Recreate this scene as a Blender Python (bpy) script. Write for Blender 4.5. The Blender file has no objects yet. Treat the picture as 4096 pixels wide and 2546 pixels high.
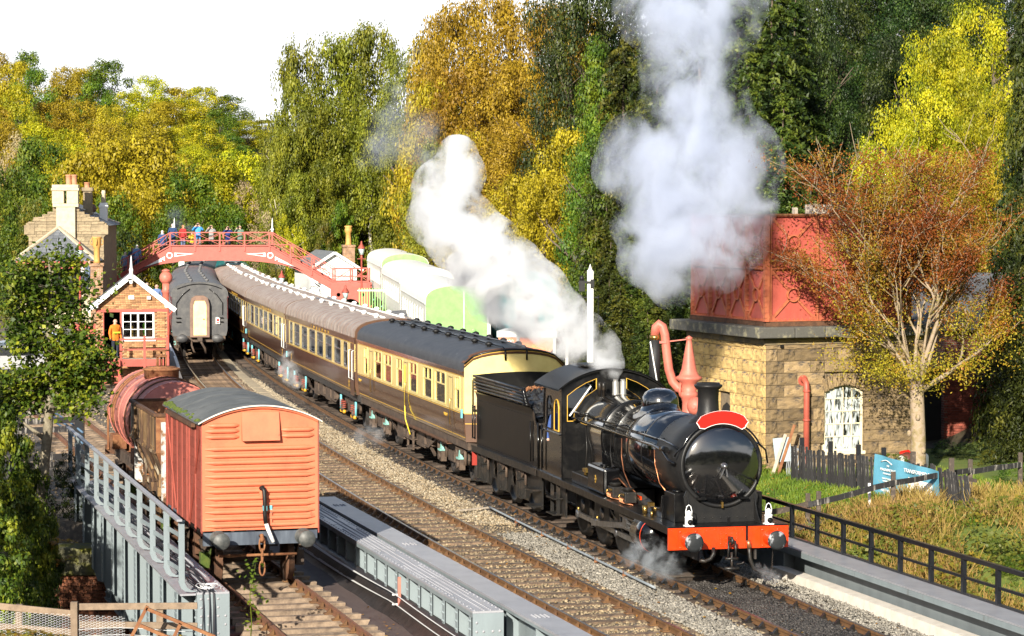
import bpy, bmesh, math, random
import numpy as np
from mathutils import Vector, Matrix, noise
from mathutils.geometry import tessellate_polygon
R = math.radians
rnd = random.Random(11)
sc = bpy.context.scene
COL = sc.collection
# ---------------------------------------------------------------- camera, sky, sun, exposure
F, H, VH = 10400.0, 7.75, 815.0            # focal length in photo pixels, eye height over the rails, horizon row
PITCH = math.atan((1273 - VH) / F)
cam_d = bpy.data.cameras.new('camera')
cam = bpy.data.objects.new('camera', cam_d)
COL.objects.link(cam)
cam.location = (0, 0, H)
cam.rotation_euler = (math.pi / 2 - PITCH, 0, 0)
cam_d.sensor_width = 36
cam_d.lens = F / 4096 * 36
cam_d.clip_start = 1
cam_d.clip_end = 3000
sc.camera = cam
SUN_EL, SUN_A = R(22.5), R(15)               # sun height; how far left of straight behind the camera
s_dir = Vector((-math.sin(SUN_A) * math.cos(SUN_EL), -math.cos(SUN_A) * math.cos(SUN_EL), math.sin(SUN_EL)))
sun_d = bpy.data.lights.new('sun', 'SUN')
sun = bpy.data.objects.new('sun', sun_d)
COL.objects.link(sun)
sun.rotation_euler = s_dir.to_track_quat('Z', 'Y').to_euler()
sun_d.energy = 5.0
sun_d.angle = R(0.5)
sun_d.color = (1.0, 0.93, 0.80)
w = bpy.data.worlds.new('World')
sc.world = w
w.use_nodes = True
nt = w.node_tree
nt.nodes.clear()
wo = nt.nodes.new('ShaderNodeOutputWorld')
bg = nt.nodes.new('ShaderNodeBackground')
sky = nt.nodes.new('ShaderNodeTexSky')
sky.sky_type = 'NISHITA'
sky.sun_disc = False
sky.sun_elevation = SUN_EL
sky.sun_rotation = math.pi + SUN_A         # 0 is +Y, clockwise seen from above
tc = nt.nodes.new('ShaderNodeTexCoord')
mp = nt.nodes.new('ShaderNodeMapping')
mp.inputs['Scale'].default_value = (1, 1, 3.2)
nz = nt.nodes.new('ShaderNodeTexNoise')
nz.inputs['Scale'].default_value = 2.3
nz.inputs['Detail'].default_value = 7
nz.inputs['Roughness'].default_value = 0.55
sep = nt.nodes.new('ShaderNodeSeparateXYZ')
low = nt.nodes.new('ShaderNodeMapRange')   # more cloud towards the horizon, all the way round
low.inputs['From Min'].default_value = 0.0
low.inputs['From Max'].default_value = 0.30
low.inputs['To Min'].default_value = 0.40
low.inputs['To Max'].default_value = -0.06
add = nt.nodes.new('ShaderNodeMath')
rp = nt.nodes.new('ShaderNodeMapRange')
rp.interpolation_type = 'SMOOTHSTEP'
rp.inputs['From Min'].default_value = 0.48
rp.inputs['From Max'].default_value = 0.70
mx_ = nt.nodes.new('ShaderNodeMix')
mx_.data_type = 'RGBA'
mx_.inputs['B'].default_value = (9.2, 9.35, 9.6, 1)
L = nt.links.new
L(tc.outputs['Generated'], mp.inputs['Vector'])
L(mp.outputs['Vector'], nz.inputs['Vector'])
L(tc.outputs['Generated'], sep.inputs[0])
L(sep.outputs['Z'], low.inputs['Value'])
L(nz.outputs['Fac'], add.inputs[0])
L(low.outputs[0], add.inputs[1])
L(add.outputs[0], rp.inputs['Value'])
L(rp.outputs[0], mx_.inputs['Factor'])
L(sky.outputs['Color'], mx_.inputs['A'])
L(mx_.outputs['Result'], bg.inputs['Color'])
bg.inputs['Strength'].default_value = 0.075
L(bg.outputs[0], wo.inputs['Surface'])
vs = sc.view_settings
vs.view_transform = 'Standard'
vs.look = 'None'
vs.exposure = 1.05
vs.gamma = 1.0
vs.use_curve_mapping = False
sc.render.engine = 'CYCLES'
cy = sc.cycles
cy.use_denoising = True
cy.max_bounces = 6
cy.diffuse_bounces = 2
cy.glossy_bounces = 3
cy.transparent_max_bounces = 10
cy.volume_bounces = 4
cy.volume_step_rate = 1.0
cy.volume_max_steps = 160
cy.use_adaptive_sampling = True
cy.adaptive_threshold = 0.015
def at(u, v, Y):
 """the point of the place seen at photo pixel (u, v) when it is Y metres from the eye"""
 dx = (u - 2048) / F
 k = (1273 - v) / F
 dy = math.cos(PITCH) + math.sin(PITCH) * k
 dz = -math.sin(PITCH) + math.cos(PITCH) * k
 return Vector((dx / dy * Y, Y, H + dz / dy * Y))
# ---------------------------------------------------------------- mesh helpers
class MB:
 def __init__(s):
  s.v, s.f, s.m, s.s = [], [], [], []
 def add(s, vs, fs, mi=0, M=None, sm=False):
  o = len(s.v)
  s.v += [tuple(M @ Vector(p)) if M else tuple(p) for p in vs]
  for f in fs:
   s.f.append([o + i for i in f])
   s.m.append(mi)
   s.s.append(sm)
  return s
 def box(s, x0, x1, y0, y1, z0, z1, mi=0, M=None):
  return s.add([(x0, y0, z0), (x1, y0, z0), (x1, y1, z0), (x0, y1, z0), (x0, y0, z1), (x1, y0, z1), (x1, y1, z1), (x0, y1, z1)],
                     [(0, 3, 2, 1), (4, 5, 6, 7), (0, 1, 5, 4), (1, 2, 6, 5), (2, 3, 7, 6), (3, 0, 4, 7)], mi, M)
 def bar(s, p, q, wd, ht, mi=0, up=(0, 0, 1)):
  p, q = Vector(p), Vector(q)
  d = (q - p).normalized()
  a = d.cross(Vector(up))
  if a.length < 1e-4:
   a = d.cross(Vector((0, 1, 0)))
  a.normalize()
  b = a.cross(d)
  vs = []
  for c in (p, q):
   for (i, j) in ((-1, -1), (1, -1), (1, 1), (-1, 1)):
    vs.append(c + a * (i * wd / 2) + b * (j * ht / 2))
  return s.add(vs, [(3, 2, 1, 0), (4, 5, 6, 7), (0, 1, 5, 4), (1, 2, 6, 5), (2, 3, 7, 6), (3, 0, 4, 7)], mi)
 def tube(s, pts, r, n=8, mi=0, sm=True):
  pts = [Vector(p) for p in pts]
  rs = r if isinstance(r, (list, tuple)) else [r] * len(pts)
  o = len(s.v)
  prev = None
  for i, p in enumerate(pts):
   d = (pts[min(i + 1, len(pts) - 1)] - pts[max(i - 1, 0)]).normalized()
   a = prev if prev is not None else (Vector((0, 0, 1)) if abs(d.z) < .9 else Vector((1, 0, 0)))
   a = (a - d * a.dot(d)).normalized()
   prev = a
   b = d.cross(a)
   for k in range(n):
    t = 2 * math.pi * k / n
    s.v.append(tuple(p + (a * math.cos(t) + b * math.sin(t)) * rs[i]))
  for i in range(len(pts) - 1):
   for k in range(n):
    s.f.append([o + i * n + k, o + i * n + (k + 1) % n, o + (i + 1) * n + (k + 1) % n, o + (i + 1) * n + k])
    s.m.append(mi)
    s.s.append(sm)
  e = o + (len(pts) - 1) * n
  s.f += [[o + k for k in range(n)][::-1], [e + k for k in range(n)]]
  s.m += [mi, mi]
  s.s += [False, False]
  return s
 def cyl(s, p, q, r, r2=None, n=16, mi=0, sm=True):
  return s.tube([p, q], [r, r if r2 is None else r2], n, mi, sm)
 def lathe(s, prof, o=(0, 0, 0), ax='Z', n=24, mi=0, M=None):
  """prof: (radius, distance along axis)"""
  b = len(s.v)
  for (r, h) in prof:
   for k in range(n):
    t = 2 * math.pi * k / n
    c, d = r * math.cos(t), r * math.sin(t)
    p = {'Z': (c, d, h), 'X': (h, c, d), 'Y': (c, h, d)}[ax]
    p = Vector(p) + Vector(o)
    s.v.append(tuple(M @ p) if M else tuple(p))
  for i in range(len(prof) - 1):
   for k in range(n):
    s.f.append([b + i * n + k, b + i * n + (k + 1) % n, b + (i + 1) * n + (k + 1) % n, b + (i + 1) * n + k])
    s.m.append(mi)
    s.s.append(True)
  e = b + (len(prof) - 1) * n
  for q, r in ((b, prof[0][0]), (e, prof[-1][0])):
   if r > 1e-4:
    s.f.append([q + k for k in range(n)])
    s.m.append(mi)
    s.s.append(False)
  return s
 def plate(s, loops, c0, c1, fr, mi=0, rim=True):
  """flat plate with holes: loops of (a, b), first the outline; fr(a, b, c) -> point; c0..c1 its thickness"""
  vl = [[Vector((a, b, 0)) for a, b in l] for l in loops]
  tri = tessellate_polygon(vl)
  flat = [p for l in loops for p in l]
  o = len(s.v)
  n = len(flat)
  for c in (c0, c1):
   s.v += [tuple(fr(a, b, c)) for a, b in flat]
  for t in tri:
   s.f += [[o + t[2], o + t[1], o + t[0]], [o + n + t[0], o + n + t[1], o + n + t[2]]]
   s.m += [mi, mi]
   s.s += [False, False]
  if rim:
   k = 0
   for l in loops:
    for i in range(len(l)):
     a, b = o + k + i, o + k + (i + 1) % len(l)
     s.f.append([a, b, b + n, a + n])
     s.m.append(mi)
     s.s.append(False)
    k += len(l)
  return s
 def sheet(s, rows, mi=0, sm=True, closed=False):
  """rows of points -> quads"""
  o = len(s.v)
  n = len(rows[0])
  for r in rows:
   s.v += [tuple(p) for p in r]
  for i in range(len(rows) - 1):
   for k in range(n if closed else n - 1):
    s.f.append([o + i * n + k, o + i * n + (k + 1) % n, o + (i + 1) * n + (k + 1) % n, o + (i + 1) * n + k])
    s.m.append(mi)
    s.s.append(sm)
  return s
 def ball(s, c, r, n=12, mi=0, M=None):
  rx, ry, rz = r if isinstance(r, (list, tuple)) else (r, r, r)
  rows = []
  m = max(4, n // 2)
  for i in range(m + 1):
   t = math.pi * i / m
   rows.append([Vector((c[0] + rx * math.sin(t) * math.cos(2 * math.pi * k / n), c[1] + ry * math.sin(t) * math.sin(2 * math.pi * k / n), c[2] + rz * math.cos(t))) for k in range(n)])
  if M:
   rows = [[M @ p for p in r_] for r_ in rows]
  return s.sheet(rows, mi, True, True)
 def rivet(s, p, nrm, r=.022, mi=0):
  p, d = Vector(p), Vector(nrm).normalized()
  a = d.orthogonal().normalized()
  b = d.cross(a)
  ring = [p + (a * math.cos(t) + b * math.sin(t)) * r for t in (0, 1.2566, 2.5133, 3.7699, 5.0265)]
  top = [p + d * r * .7 + (q - p) * .55 for q in ring]
  return s.add(ring + top, [(0, 1, 6, 5), (1, 2, 7, 6), (2, 3, 8, 7), (3, 4, 9, 8), (4, 0, 5, 9), (5, 6, 7, 8, 9)], mi, None, True)
 def mesh(s, name, mats):
  me = bpy.data.meshes.new(name)
  me.from_pydata(s.v, [], s.f)
  for m in (mats if isinstance(mats, (list, tuple)) else [mats]):
   me.materials.append(m)
  me.polygons.foreach_set('material_index', s.m)
  me.polygons.foreach_set('use_smooth', s.s)
  me.update()
  return me
 def build(s, name, mats, parent=None, bevel=0, loc=None, fix=True):
  me = s.mesh(name, mats)
  if fix and len(s.f) < 60000:
   bm = bmesh.new()
   bm.from_mesh(me)
   bmesh.ops.recalc_face_normals(bm, faces=bm.faces)
   bm.to_mesh(me)
   bm.free()
  o = bpy.data.objects.new(name, me)
  COL.objects.link(o)
  if parent is not None:
   o.parent = parent
  if loc is not None:
   o.location = loc
  if bevel:
   b = o.modifiers.new('bevel', 'BEVEL')
   b.width = bevel
   b.segments = 2
   b.limit_method = 'ANGLE'
   b.angle_limit = R(40)
  return o
def tag(o, label=None, cat=None, group=None, kind=None):
 for k, v in (('label', label), ('category', cat), ('group', group), ('kind', kind)):
  if v:
   o[k] = v
 return o
def thing(name, label, cat, loc=(0, 0, 0), rz=0.0, group=None):
 o = bpy.data.objects.new(name, None)
 COL.objects.link(o)
 o.location = loc
 o.rotation_euler = (0, 0, rz)
 o.empty_display_size = .2
 return tag(o, label, cat, group)
def inst(me, name, parent=None, loc=(0, 0, 0), rot=(0, 0, 0), scl=(1, 1, 1)):
 o = bpy.data.objects.new(name, me)
 COL.objects.link(o)
 if parent is not None:
  o.parent = parent
 o.location = loc
 o.rotation_euler = rot
 o.scale = scl
 return o
def copy_tree(o, parent=None):
 c = o.copy()
 COL.objects.link(c)
 c.parent = parent
 for ch in list(o.children):
  copy_tree(ch, c)
 return c
def rr(x0, x1, z0, z1, r=.06, n=3):
 """rounded rectangle loop"""
 out = []
 for cx, cz, a0 in ((x1 - r, z0 + r, -90), (x1 - r, z1 - r, 0), (x0 + r, z1 - r, 90), (x0 + r, z0 + r, 180)):
  for i in range(n + 1):
   t = R(a0 + 90 * i / n)
   out.append((cx + r * math.cos(t), cz + r * math.sin(t)))
 return out
def circ(cx, cz, r, n=20):
 return [(cx + r * math.cos(2 * math.pi * i / n), cz + r * math.sin(2 * math.pi * i / n)) for i in range(n)]
def sstep(a, b, x):
 t = min(1, max(0, (x - a) / (b - a)))
 return t * t * (3 - 2 * t)
def text(body, name, size, material, parent=None, loc=(0, 0, 0), rot=(0, 0, 0), ext=.004, align='CENTER', sx=1.0, spc=1.0):
 c = bpy.data.curves.new(name, 'FONT')
 c.body = body
 c.size = size
 c.extrude = ext
 c.resolution_u = 2
 c.align_x = align
 c.align_y = 'CENTER'
 c.space_character = spc
 q = bpy.data.objects.new(name, c)
 COL.objects.link(q)
 me = bpy.data.meshes.new_from_object(q.evaluated_get(bpy.context.evaluated_depsgraph_get()))
 bpy.data.objects.remove(q)
 me.materials.clear()
 me.materials.append(material)
 o = bpy.data.objects.new(name, me)
 COL.objects.link(o)
 if parent is not None:
  o.parent = parent
 o.location = loc
 o.rotation_euler = rot
 o.scale = (sx, 1, 1)
 return o
# ---------------------------------------------------------------- materials
def nodes(name):
 m = bpy.data.materials.new(name)
 m.use_nodes = True
 n = m.node_tree
 n.nodes.clear()
 return m, n, n.nodes.new, n.links.new
def mat(name, c, c2=None, sc_=4.0, lo=.4, hi=.65, rough=.6, metal=0.0, bump=0.0, bsc=40.0, rv=0.0, isl=0.0, streak=1.0, coat=0.0, spec=.4, c3=None, sc3=25.0, lo3=.6, hi3=.7, rough2=None):
 """weathered surface: base colour c, patches of c2 (noise sc_), specks of c3; rv / isl vary the value per object / per loose piece"""
 m, n, N, K = nodes(name)
 out = N('ShaderNodeOutputMaterial')
 b = N('ShaderNodeBsdfPrincipled')
 K(b.outputs[0], out.inputs['Surface'])
 b.inputs['Roughness'].default_value = rough
 b.inputs['Metallic'].default_value = metal
 b.inputs['Specular IOR Level'].default_value = spec
 b.inputs['Coat Weight'].default_value = coat
 b.inputs['Coat Roughness'].default_value = .08
 t = N('ShaderNodeTexCoord')
 mp = N('ShaderNodeMapping')
 mp.inputs['Scale'].default_value = (1, 1, streak)
 K(t.outputs['Object'], mp.inputs['Vector'])
 col = None
 def patch(base, cc, s, a, z, det=5):
  nz = N('ShaderNodeTexNoise')
  nz.inputs['Scale'].default_value = s
  nz.inputs['Detail'].default_value = det
  nz.inputs['Roughness'].default_value = .65
  K(mp.outputs[0], nz.inputs['Vector'])
  r = N('ShaderNodeMapRange')
  r.inputs['From Min'].default_value = a
  r.inputs['From Max'].default_value = z
  K(nz.outputs['Fac'], r.inputs['Value'])
  x = N('ShaderNodeMix')
  x.data_type = 'RGBA'
  K(r.outputs[0], x.inputs['Factor'])
  if base is None:
   x.inputs['A'].default_value = (*c, 1)
  else:
   K(base, x.inputs['A'])
  x.inputs['B'].default_value = (*cc, 1)
  return x.outputs['Result'], r.outputs[0]
 f = None
 if c2:
  col, f = patch(None, c2, sc_, lo, hi)
 if c3:
  col, f3 = patch(col, c3, sc3, lo3, hi3)
 if rough2 is not None and f is not None:
  x = N('ShaderNodeMapRange')
  x.inputs['To Min'].default_value = rough
  x.inputs['To Max'].default_value = rough2
  K(f, x.inputs['Value'])
  K(x.outputs[0], b.inputs['Roughness'])
 if rv or isl:
  h = N('ShaderNodeHueSaturation')
  if col:
   K(col, h.inputs['Color'])
  else:
   h.inputs['Color'].default_value = (*c, 1)
  src = None
  for amt, node, sock in ((rv, 'ShaderNodeObjectInfo', 'Random'), (isl, 'ShaderNodeNewGeometry', 'Random Per Island')):
   if amt:
    q = N(node)
    r = N('ShaderNodeMapRange')
    r.inputs['To Min'].default_value = 1 - amt
    r.inputs['To Max'].default_value = 1 + amt
    K(q.outputs[sock], r.inputs['Value'])
    if src is None:
     src = r.outputs[0]
    else:
     mu = N('ShaderNodeMath')
     mu.operation = 'MULTIPLY'
     K(src, mu.inputs[0])
     K(r.outputs[0], mu.inputs[1])
     src = mu.outputs[0]
  K(src, h.inputs['Value'])
  col = h.outputs[0]
 if col:
  K(col, b.inputs['Base Color'])
 else:
  b.inputs['Base Color'].default_value = (*c, 1)
 if bump:
  nz = N('ShaderNodeTexNoise')
  nz.inputs['Scale'].default_value = bsc
  nz.inputs['Detail'].default_value = 6
  K(t.outputs['Object'], nz.inputs['Vector'])
  bp = N('ShaderNodeBump')
  bp.inputs['Strength'].default_value = bump
  bp.inputs['Distance'].default_value = .03
  K(nz.outputs['Fac'], bp.inputs['Height'])
  K(bp.outputs[0], b.inputs['Normal'])
  if coat:
   K(bp.outputs[0], b.inputs['Coat Normal'])
 return m
def leafmat(name, cols, trans=.3, clump=.9, hv=.03, sat=1.0):
 """foliage: cols = three colours, chosen per leaf and per clump; each tree shifts a little"""
 m, n, N, K = nodes(name)
 out = N('ShaderNodeOutputMaterial')
 g = N('ShaderNodeNewGeometry')
 oi = N('ShaderNodeObjectInfo')
 t = N('ShaderNodeTexCoord')
 nz = N('ShaderNodeTexNoise')
 nz.inputs['Scale'].default_value = clump
 nz.inputs['Detail'].default_value = 3
 K(g.outputs['Position'], nz.inputs['Vector'])
 a = N('ShaderNodeMath')
 a.operation = 'MULTIPLY_ADD'
 K(g.outputs['Random Per Island'], a.inputs[0])
 a.inputs[1].default_value = .34
 r0 = N('ShaderNodeMapRange')
 r0.inputs['From Min'].default_value = .3
 r0.inputs['From Max'].default_value = .7
 r0.inputs['To Min'].default_value = -.02
 r0.inputs['To Max'].default_value = .68
 K(nz.outputs['Fac'], r0.inputs['Value'])
 K(r0.outputs[0], a.inputs[2])
 rp = N('ShaderNodeValToRGB')
 e = rp.color_ramp.elements
 e[0].position, e[0].color = .1, (*cols[0], 1)
 e[1].position, e[1].color = .9, (*cols[2], 1)
 q = e.new(.5)
 q.color = (*cols[1], 1)
 K(a.outputs[0], rp.inputs[0])
 h = N('ShaderNodeHueSaturation')
 h.inputs['Saturation'].default_value = sat
 for sock, lo, hi in (('Hue', .5 - hv, .5 + hv), ('Value', .8, 1.2)):
  r = N('ShaderNodeMapRange')
  r.inputs['To Min'].default_value = lo
  r.inputs['To Max'].default_value = hi
  K(oi.outputs['Random'], r.inputs['Value'])
  K(r.outputs[0], h.inputs[sock])
 K(rp.outputs[0], h.inputs['Color'])
 d = N('ShaderNodeBsdfPrincipled')
 d.inputs['Roughness'].default_value = .5
 d.inputs['Specular IOR Level'].default_value = .25
 tr = N('ShaderNodeBsdfTranslucent')
 mx = N('ShaderNodeMixShader')
 mx.inputs[0].default_value = trans
 K(h.outputs[0], d.inputs['Base Color'])
 K(h.outputs[0], tr.inputs['Color'])
 K(d.outputs[0], mx.inputs[1])
 K(tr.outputs[0], mx.inputs[2])
 K(mx.outputs[0], out.inputs['Surface'])
 return m
def glassmat(name, tint=(.75, .8, .8), refl=.16, dirt=0.0):
 m, n, N, K = nodes(name)
 out = N('ShaderNodeOutputMaterial')
 tr = N('ShaderNodeBsdfTransparent')
 tr.inputs['Color'].default_value = (*tint, 1)
 gl = N('ShaderNodeBsdfGlossy')
 gl.inputs['Roughness'].default_value = .03
 fr = N('ShaderNodeFresnel')
 ad = N('ShaderNodeMath')
 ad.inputs[1].default_value = refl
 K(fr.outputs[0], ad.inputs[0])
 mx = N('ShaderNodeMixShader')
 K(ad.outputs[0], mx.inputs[0])
 K(tr.outputs[0], mx.inputs[1])
 K(gl.outputs[0], mx.inputs[2])
 last = mx.outputs[0]
 if dirt:
  df = N('ShaderNodeBsdfDiffuse')
  df.inputs['Color'].default_value = (.55, .6, .6, 1)
  t = N('ShaderNodeTexCoord')
  mp = N('ShaderNodeMapping')
  mp.inputs['Scale'].default_value = (9, 9, 2.0)
  nz = N('ShaderNodeTexNoise')
  nz.inputs['Scale'].default_value = 1.6
  nz.inputs['Detail'].default_value = 6
  K(t.outputs['Object'], mp.inputs[0])
  oi = N('ShaderNodeObjectInfo')
  va = N('ShaderNodeVectorMath')
  sc3 = N('ShaderNodeVectorMath')
  sc3.operation = 'SCALE'
  sc3.inputs[0].default_value = (13, 7, 5)
  K(oi.outputs['Random'], sc3.inputs['Scale'])
  K(mp.outputs[0], va.inputs[0])
  K(sc3.outputs[0], va.inputs[1])
  K(va.outputs[0], nz.inputs['Vector'])
  r = N('ShaderNodeMapRange')
  r.inputs['From Min'].default_value = .38
  r.inputs['From Max'].default_value = .58
  r.inputs['To Max'].default_value = dirt
  K(nz.outputs['Fac'], r.inputs['Value'])
  m2 = N('ShaderNodeMixShader')
  K(r.outputs[0], m2.inputs[0])
  K(last, m2.inputs[1])
  K(df.outputs[0], m2.inputs[2])
  last = m2.outputs[0]
 K(last, out.inputs['Surface'])
 return m
def brickmat(name, c1, c2, mortar, bw=.225, bh=.075):
 m, n, N, K = nodes(name)
 out = N('ShaderNodeOutputMaterial')
 b = N('ShaderNodeBsdfPrincipled')
 b.inputs['Roughness'].default_value = .85
 t = N('ShaderNodeTexCoord')
 # box mapping: use x+y along, z up
 sp = N('ShaderNodeSeparateXYZ')
 K(t.outputs['Object'], sp.inputs[0])
 a = N('ShaderNodeMath')
 K(sp.outputs[0], a.inputs[0])
 K(sp.outputs[1], a.inputs[1])
 cb = N('ShaderNodeCombineXYZ')
 K(a.outputs[0], cb.inputs[0])
 K(sp.outputs[2], cb.inputs[1])
 br = N('ShaderNodeTexBrick')
 br.inputs['Color1'].default_value = (*c1, 1)
 br.inputs['Color2'].default_value = (*c2, 1)
 br.inputs['Mortar'].default_value = (*mortar, 1)
 br.inputs['Scale'].default_value = 1
 br.inputs['Brick Width'].default_value = bw
 br.inputs['Row Height'].default_value = bh
 br.inputs['Mortar Size'].default_value = .008
 K(cb.outputs[0], br.inputs['Vector'])
 nz = N('ShaderNodeTexNoise')
 nz.inputs['Scale'].default_value = 3
 nz.inputs['Detail'].default_value = 6
 K(t.outputs['Object'], nz.inputs['Vector'])
 mu = N('ShaderNodeMix')
 mu.data_type = 'RGBA'
 mu.blend_type = 'MULTIPLY'
 mu.inputs['Factor'].default_value = .6
 r = N('ShaderNodeValToRGB')
 r.color_ramp.elements[0].position = .35
 r.color_ramp.elements[0].color = (.35, .33, .3, 1)
 r.color_ramp.elements[1].position = .6
 K(nz.outputs['Fac'], r.inputs[0])
 K(br.outputs['Color'], mu.inputs['A'])
 K(r.outputs[0], mu.inputs['B'])
 K(mu.outputs['Result'], b.inputs['Base Color'])
 bp = N('ShaderNodeBump')
 bp.inputs['Strength'].default_value = .6
 bp.inputs['Distance'].default_value = .01
 K(br.outputs['Fac'], bp.inputs['Height'])
 bp.invert = True
 K(bp.outputs[0], b.inputs['Normal'])
 K(b.outputs[0], out.inputs['Surface'])
 return m
black_gloss = mat('black_gloss_paint', (.0035, .0035, .004), (.006, .0055, .005), 3, .5, .7, rough=.14, spec=.4, coat=.45, bump=.012, bsc=1.6)
boiler_black = mat('polished_boiler_black', (.0035, .0035, .004), (.006, .0055, .005), 3, .5, .7, rough=.10, spec=.6, coat=1.0, bump=.010, bsc=1.2)
boiler_black.node_tree.nodes['Principled BSDF'].inputs['Coat IOR'].default_value = 1.9
black_tank = mat('black_tender_paint', (.0035, .0035, .004), (.008, .007, .006), 3, .5, .7, rough=.34, spec=.18, coat=.04, bump=.1, bsc=1.8)
black_semi = mat('black_semi_gloss', (.004, .004, .0045), (.010, .009, .008), 5, .45, .7, rough=.28, coat=.08, spec=.28, rough2=.42, bump=.05, bsc=5)
black_dull = mat('smokebox_black', (.009, .009, .0095), (.016, .015, .014), 4, .4, .7, spec=.3, rough=.45, bump=.1, bsc=30)
black_oily = mat('oily_black_steel', (.012, .011, .010), (.045, .032, .023), 5, .5, .75, rough=.42, bump=.2, bsc=18, c3=(.07, .055, .04), sc3=30)
steel = mat('bright_steel', (.35, .35, .36), (.18, .17, .16), 6, rough=.3, metal=.9)
brass = mat('brass', (.55, .36, .10), (.4, .24, .07), 6, rough=.25, metal=.9)
copper = mat('copper_pipe', (.55, .22, .10), (.3, .13, .07), 6, rough=.35, metal=.8)
red_beam = mat('vermilion_paint', (.66, .045, .004), (.58, .035, .004), 4, rough=.3, coat=.2, bump=.03, bsc=12)
red_board = mat('signal_red_board', (.60, .012, .006), rough=.4)
white_p = mat('white_paint', (.80, .80, .78), (.66, .65, .62), 7, .5, .75, rough=.5)
buffer_face = mat('worn_buffer_face', (.014, .016, .018), (.25, .26, .28), 5, .55, .62, rough=.55, bump=.1)
coal = mat('coal', (.010, .010, .011), (.03, .03, .03), 20, rough=.45, isl=.5)
glass = glassmat('window_glass')
glass_dark = glassmat('dark_window_glass', (.25, .27, .28), .12)
glass_dirty = glassmat('dirty_pane_glass', (.10, .12, .12), .04, .9)
dark_in = mat('dark_interior', (.015, .014, .013), rough=.9)
gold = mat('gold_lining', (.62, .36, .05), rough=.4)
# coaches
cream = mat('cream_coach_paint', (.78, .62, .24), (.70, .54, .20), 3, rough=.25, coat=.25, bump=.02, bsc=4)
choc = mat('chocolate_coach_paint', (.055, .022, .012), (.075, .032, .018), 3, rough=.16, coat=.5, bump=.06, bsc=3, streak=.3)
choc_old = mat('worn_chocolate_paint', (.060, .022, .013), (.13, .075, .05), 9, .50, .72, rough=.3, coat=.25, streak=.12, bump=.05, bsc=4)
choc_end = mat('brown_end_paint', (.095, .045, .022), (.075, .034, .018), 3, rough=.5)
roof_black = mat('black_roof_felt', (.025, .026, .03), (.05, .05, .055), 3, .4, .7, rough=.5, bump=.15, bsc=14, c3=(.3, .3, .3), sc3=6, lo3=.70, hi3=.74)
roof_brown = mat('sooty_brown_roof', (.21, .145, .115), (.31, .26, .225), 2.2, .35, .65, rough=.5, bump=.05, bsc=9)
roof_grey = mat('dark_grey_roof', (.10, .10, .105), (.16, .155, .15), 2.5, rough=.55)
roof_white = mat('white_roof', (.78, .78, .76), (.68, .68, .66), 3, rough=.5)
maroon = mat('maroon_paint', (.16, .02, .025), (.12, .02, .02), 3, rough=.3)
end_grey = mat('grimy_grey_end', (.055, .055, .058), (.10, .097, .093), 3, .4, .7, rough=.5, bump=.1)
gang_brown = mat('gangway_brown', (.22, .13, .09), (.15, .09, .065), 4, rough=.6)
under = mat('brake_dust_brown', (.055, .038, .028), (.11, .075, .052), 5, .4, .65, rough=.75, bump=.25, bsc=20)
under_dk = mat('underframe_black', (.020, .018, .017), (.045, .036, .03), 5, rough=.7)
spring_red = mat('red_spring', (.28, .06, .04), rough=.5)
box_yellow = mat('yellow_axlebox', (.60, .32, .02), (.4, .2, .02), 5, rough=.5)
damper_blue = mat('cyan_damper', (.15, .45, .50), rough=.5)
box_teal = mat('pale_teal_axlebox', (.25, .50, .44), (.15, .3, .27), 8, rough=.6)
curt_blue = mat('blue_seat_cloth', (.06, .14, .45), rough=.9)
curt_white = mat('white_curtain', (.75, .74, .72), rough=.9)
curt_pink = mat('pinkish_curtain', (.62, .30, .22), (.5, .18, .12), 8, rough=.9)
curt_tan = mat('tan_curtain', (.66, .46, .28), (.5, .3, .14), 8, rough=.9)
wood_in = mat('varnished_wood', (.25, .11, .045), (.16, .065, .03), 6, rough=.35, streak=.3)
green_c = mat('apple_green_paint', (.25, .47, .16), (.2, .4, .13), 3, rough=.35)
white_side = mat('primer_white_side', (.74, .74, .68), (.62, .62, .55), 4, rough=.5)
teal_c = mat('teal_loco_paint', (.03, .28, .30), (.02, .22, .24), 3, rough=.3, coat=.3)
# wagons
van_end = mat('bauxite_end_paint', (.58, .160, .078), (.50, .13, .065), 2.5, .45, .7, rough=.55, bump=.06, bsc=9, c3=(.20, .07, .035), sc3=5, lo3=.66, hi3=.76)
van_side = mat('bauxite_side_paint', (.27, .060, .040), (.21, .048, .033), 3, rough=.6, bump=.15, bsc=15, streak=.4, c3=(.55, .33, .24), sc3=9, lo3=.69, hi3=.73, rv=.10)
van_roof = mat('grey_roof_felt', (.085, .092, .095), (.13, .135, .135), 2.4, .4, .65, rough=.85, bump=.3, bsc=30, streak=.3)
moss = mat('moss', (.05, .08, .012), (.09, .11, .02), 8, rough=.95, bump=.5, bsc=25)
beam_blue = mat('faded_blue_black_beam', (.045, .055, .075), (.10, .12, .15), 4, rough=.5, streak=.15)
rust = mat('rust', (.17, .065, .028), (.26, .12, .05), 6, rough=.85, bump=.3, bsc=25)
rust_dk = mat('dark_rust', (.07, .035, .02), (.13, .06, .03), 6, rough=.85, bump=.3, bsc=25)
hop_side = mat('rotten_hopper_paint', (.25, .15, .065), (.06, .032, .018), 5, .38, .54, rough=.8, streak=.14, bump=.3, bsc=20, c3=(.50, .44, .33), sc3=4, lo3=.60, hi3=.66)
hop_white = mat('flaking_white_steel', (.50, .50, .48), (.22, .11, .05), 6, .48, .60, rough=.6)
tank_red = mat('faded_red_tank', (.50, .165, .125), (.38, .115, .085), 2, .4, .7, rough=.5, bump=.05, bsc=12, c3=(.60, .34, .24), sc3=3.2, lo3=.60, hi3=.72)
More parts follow.
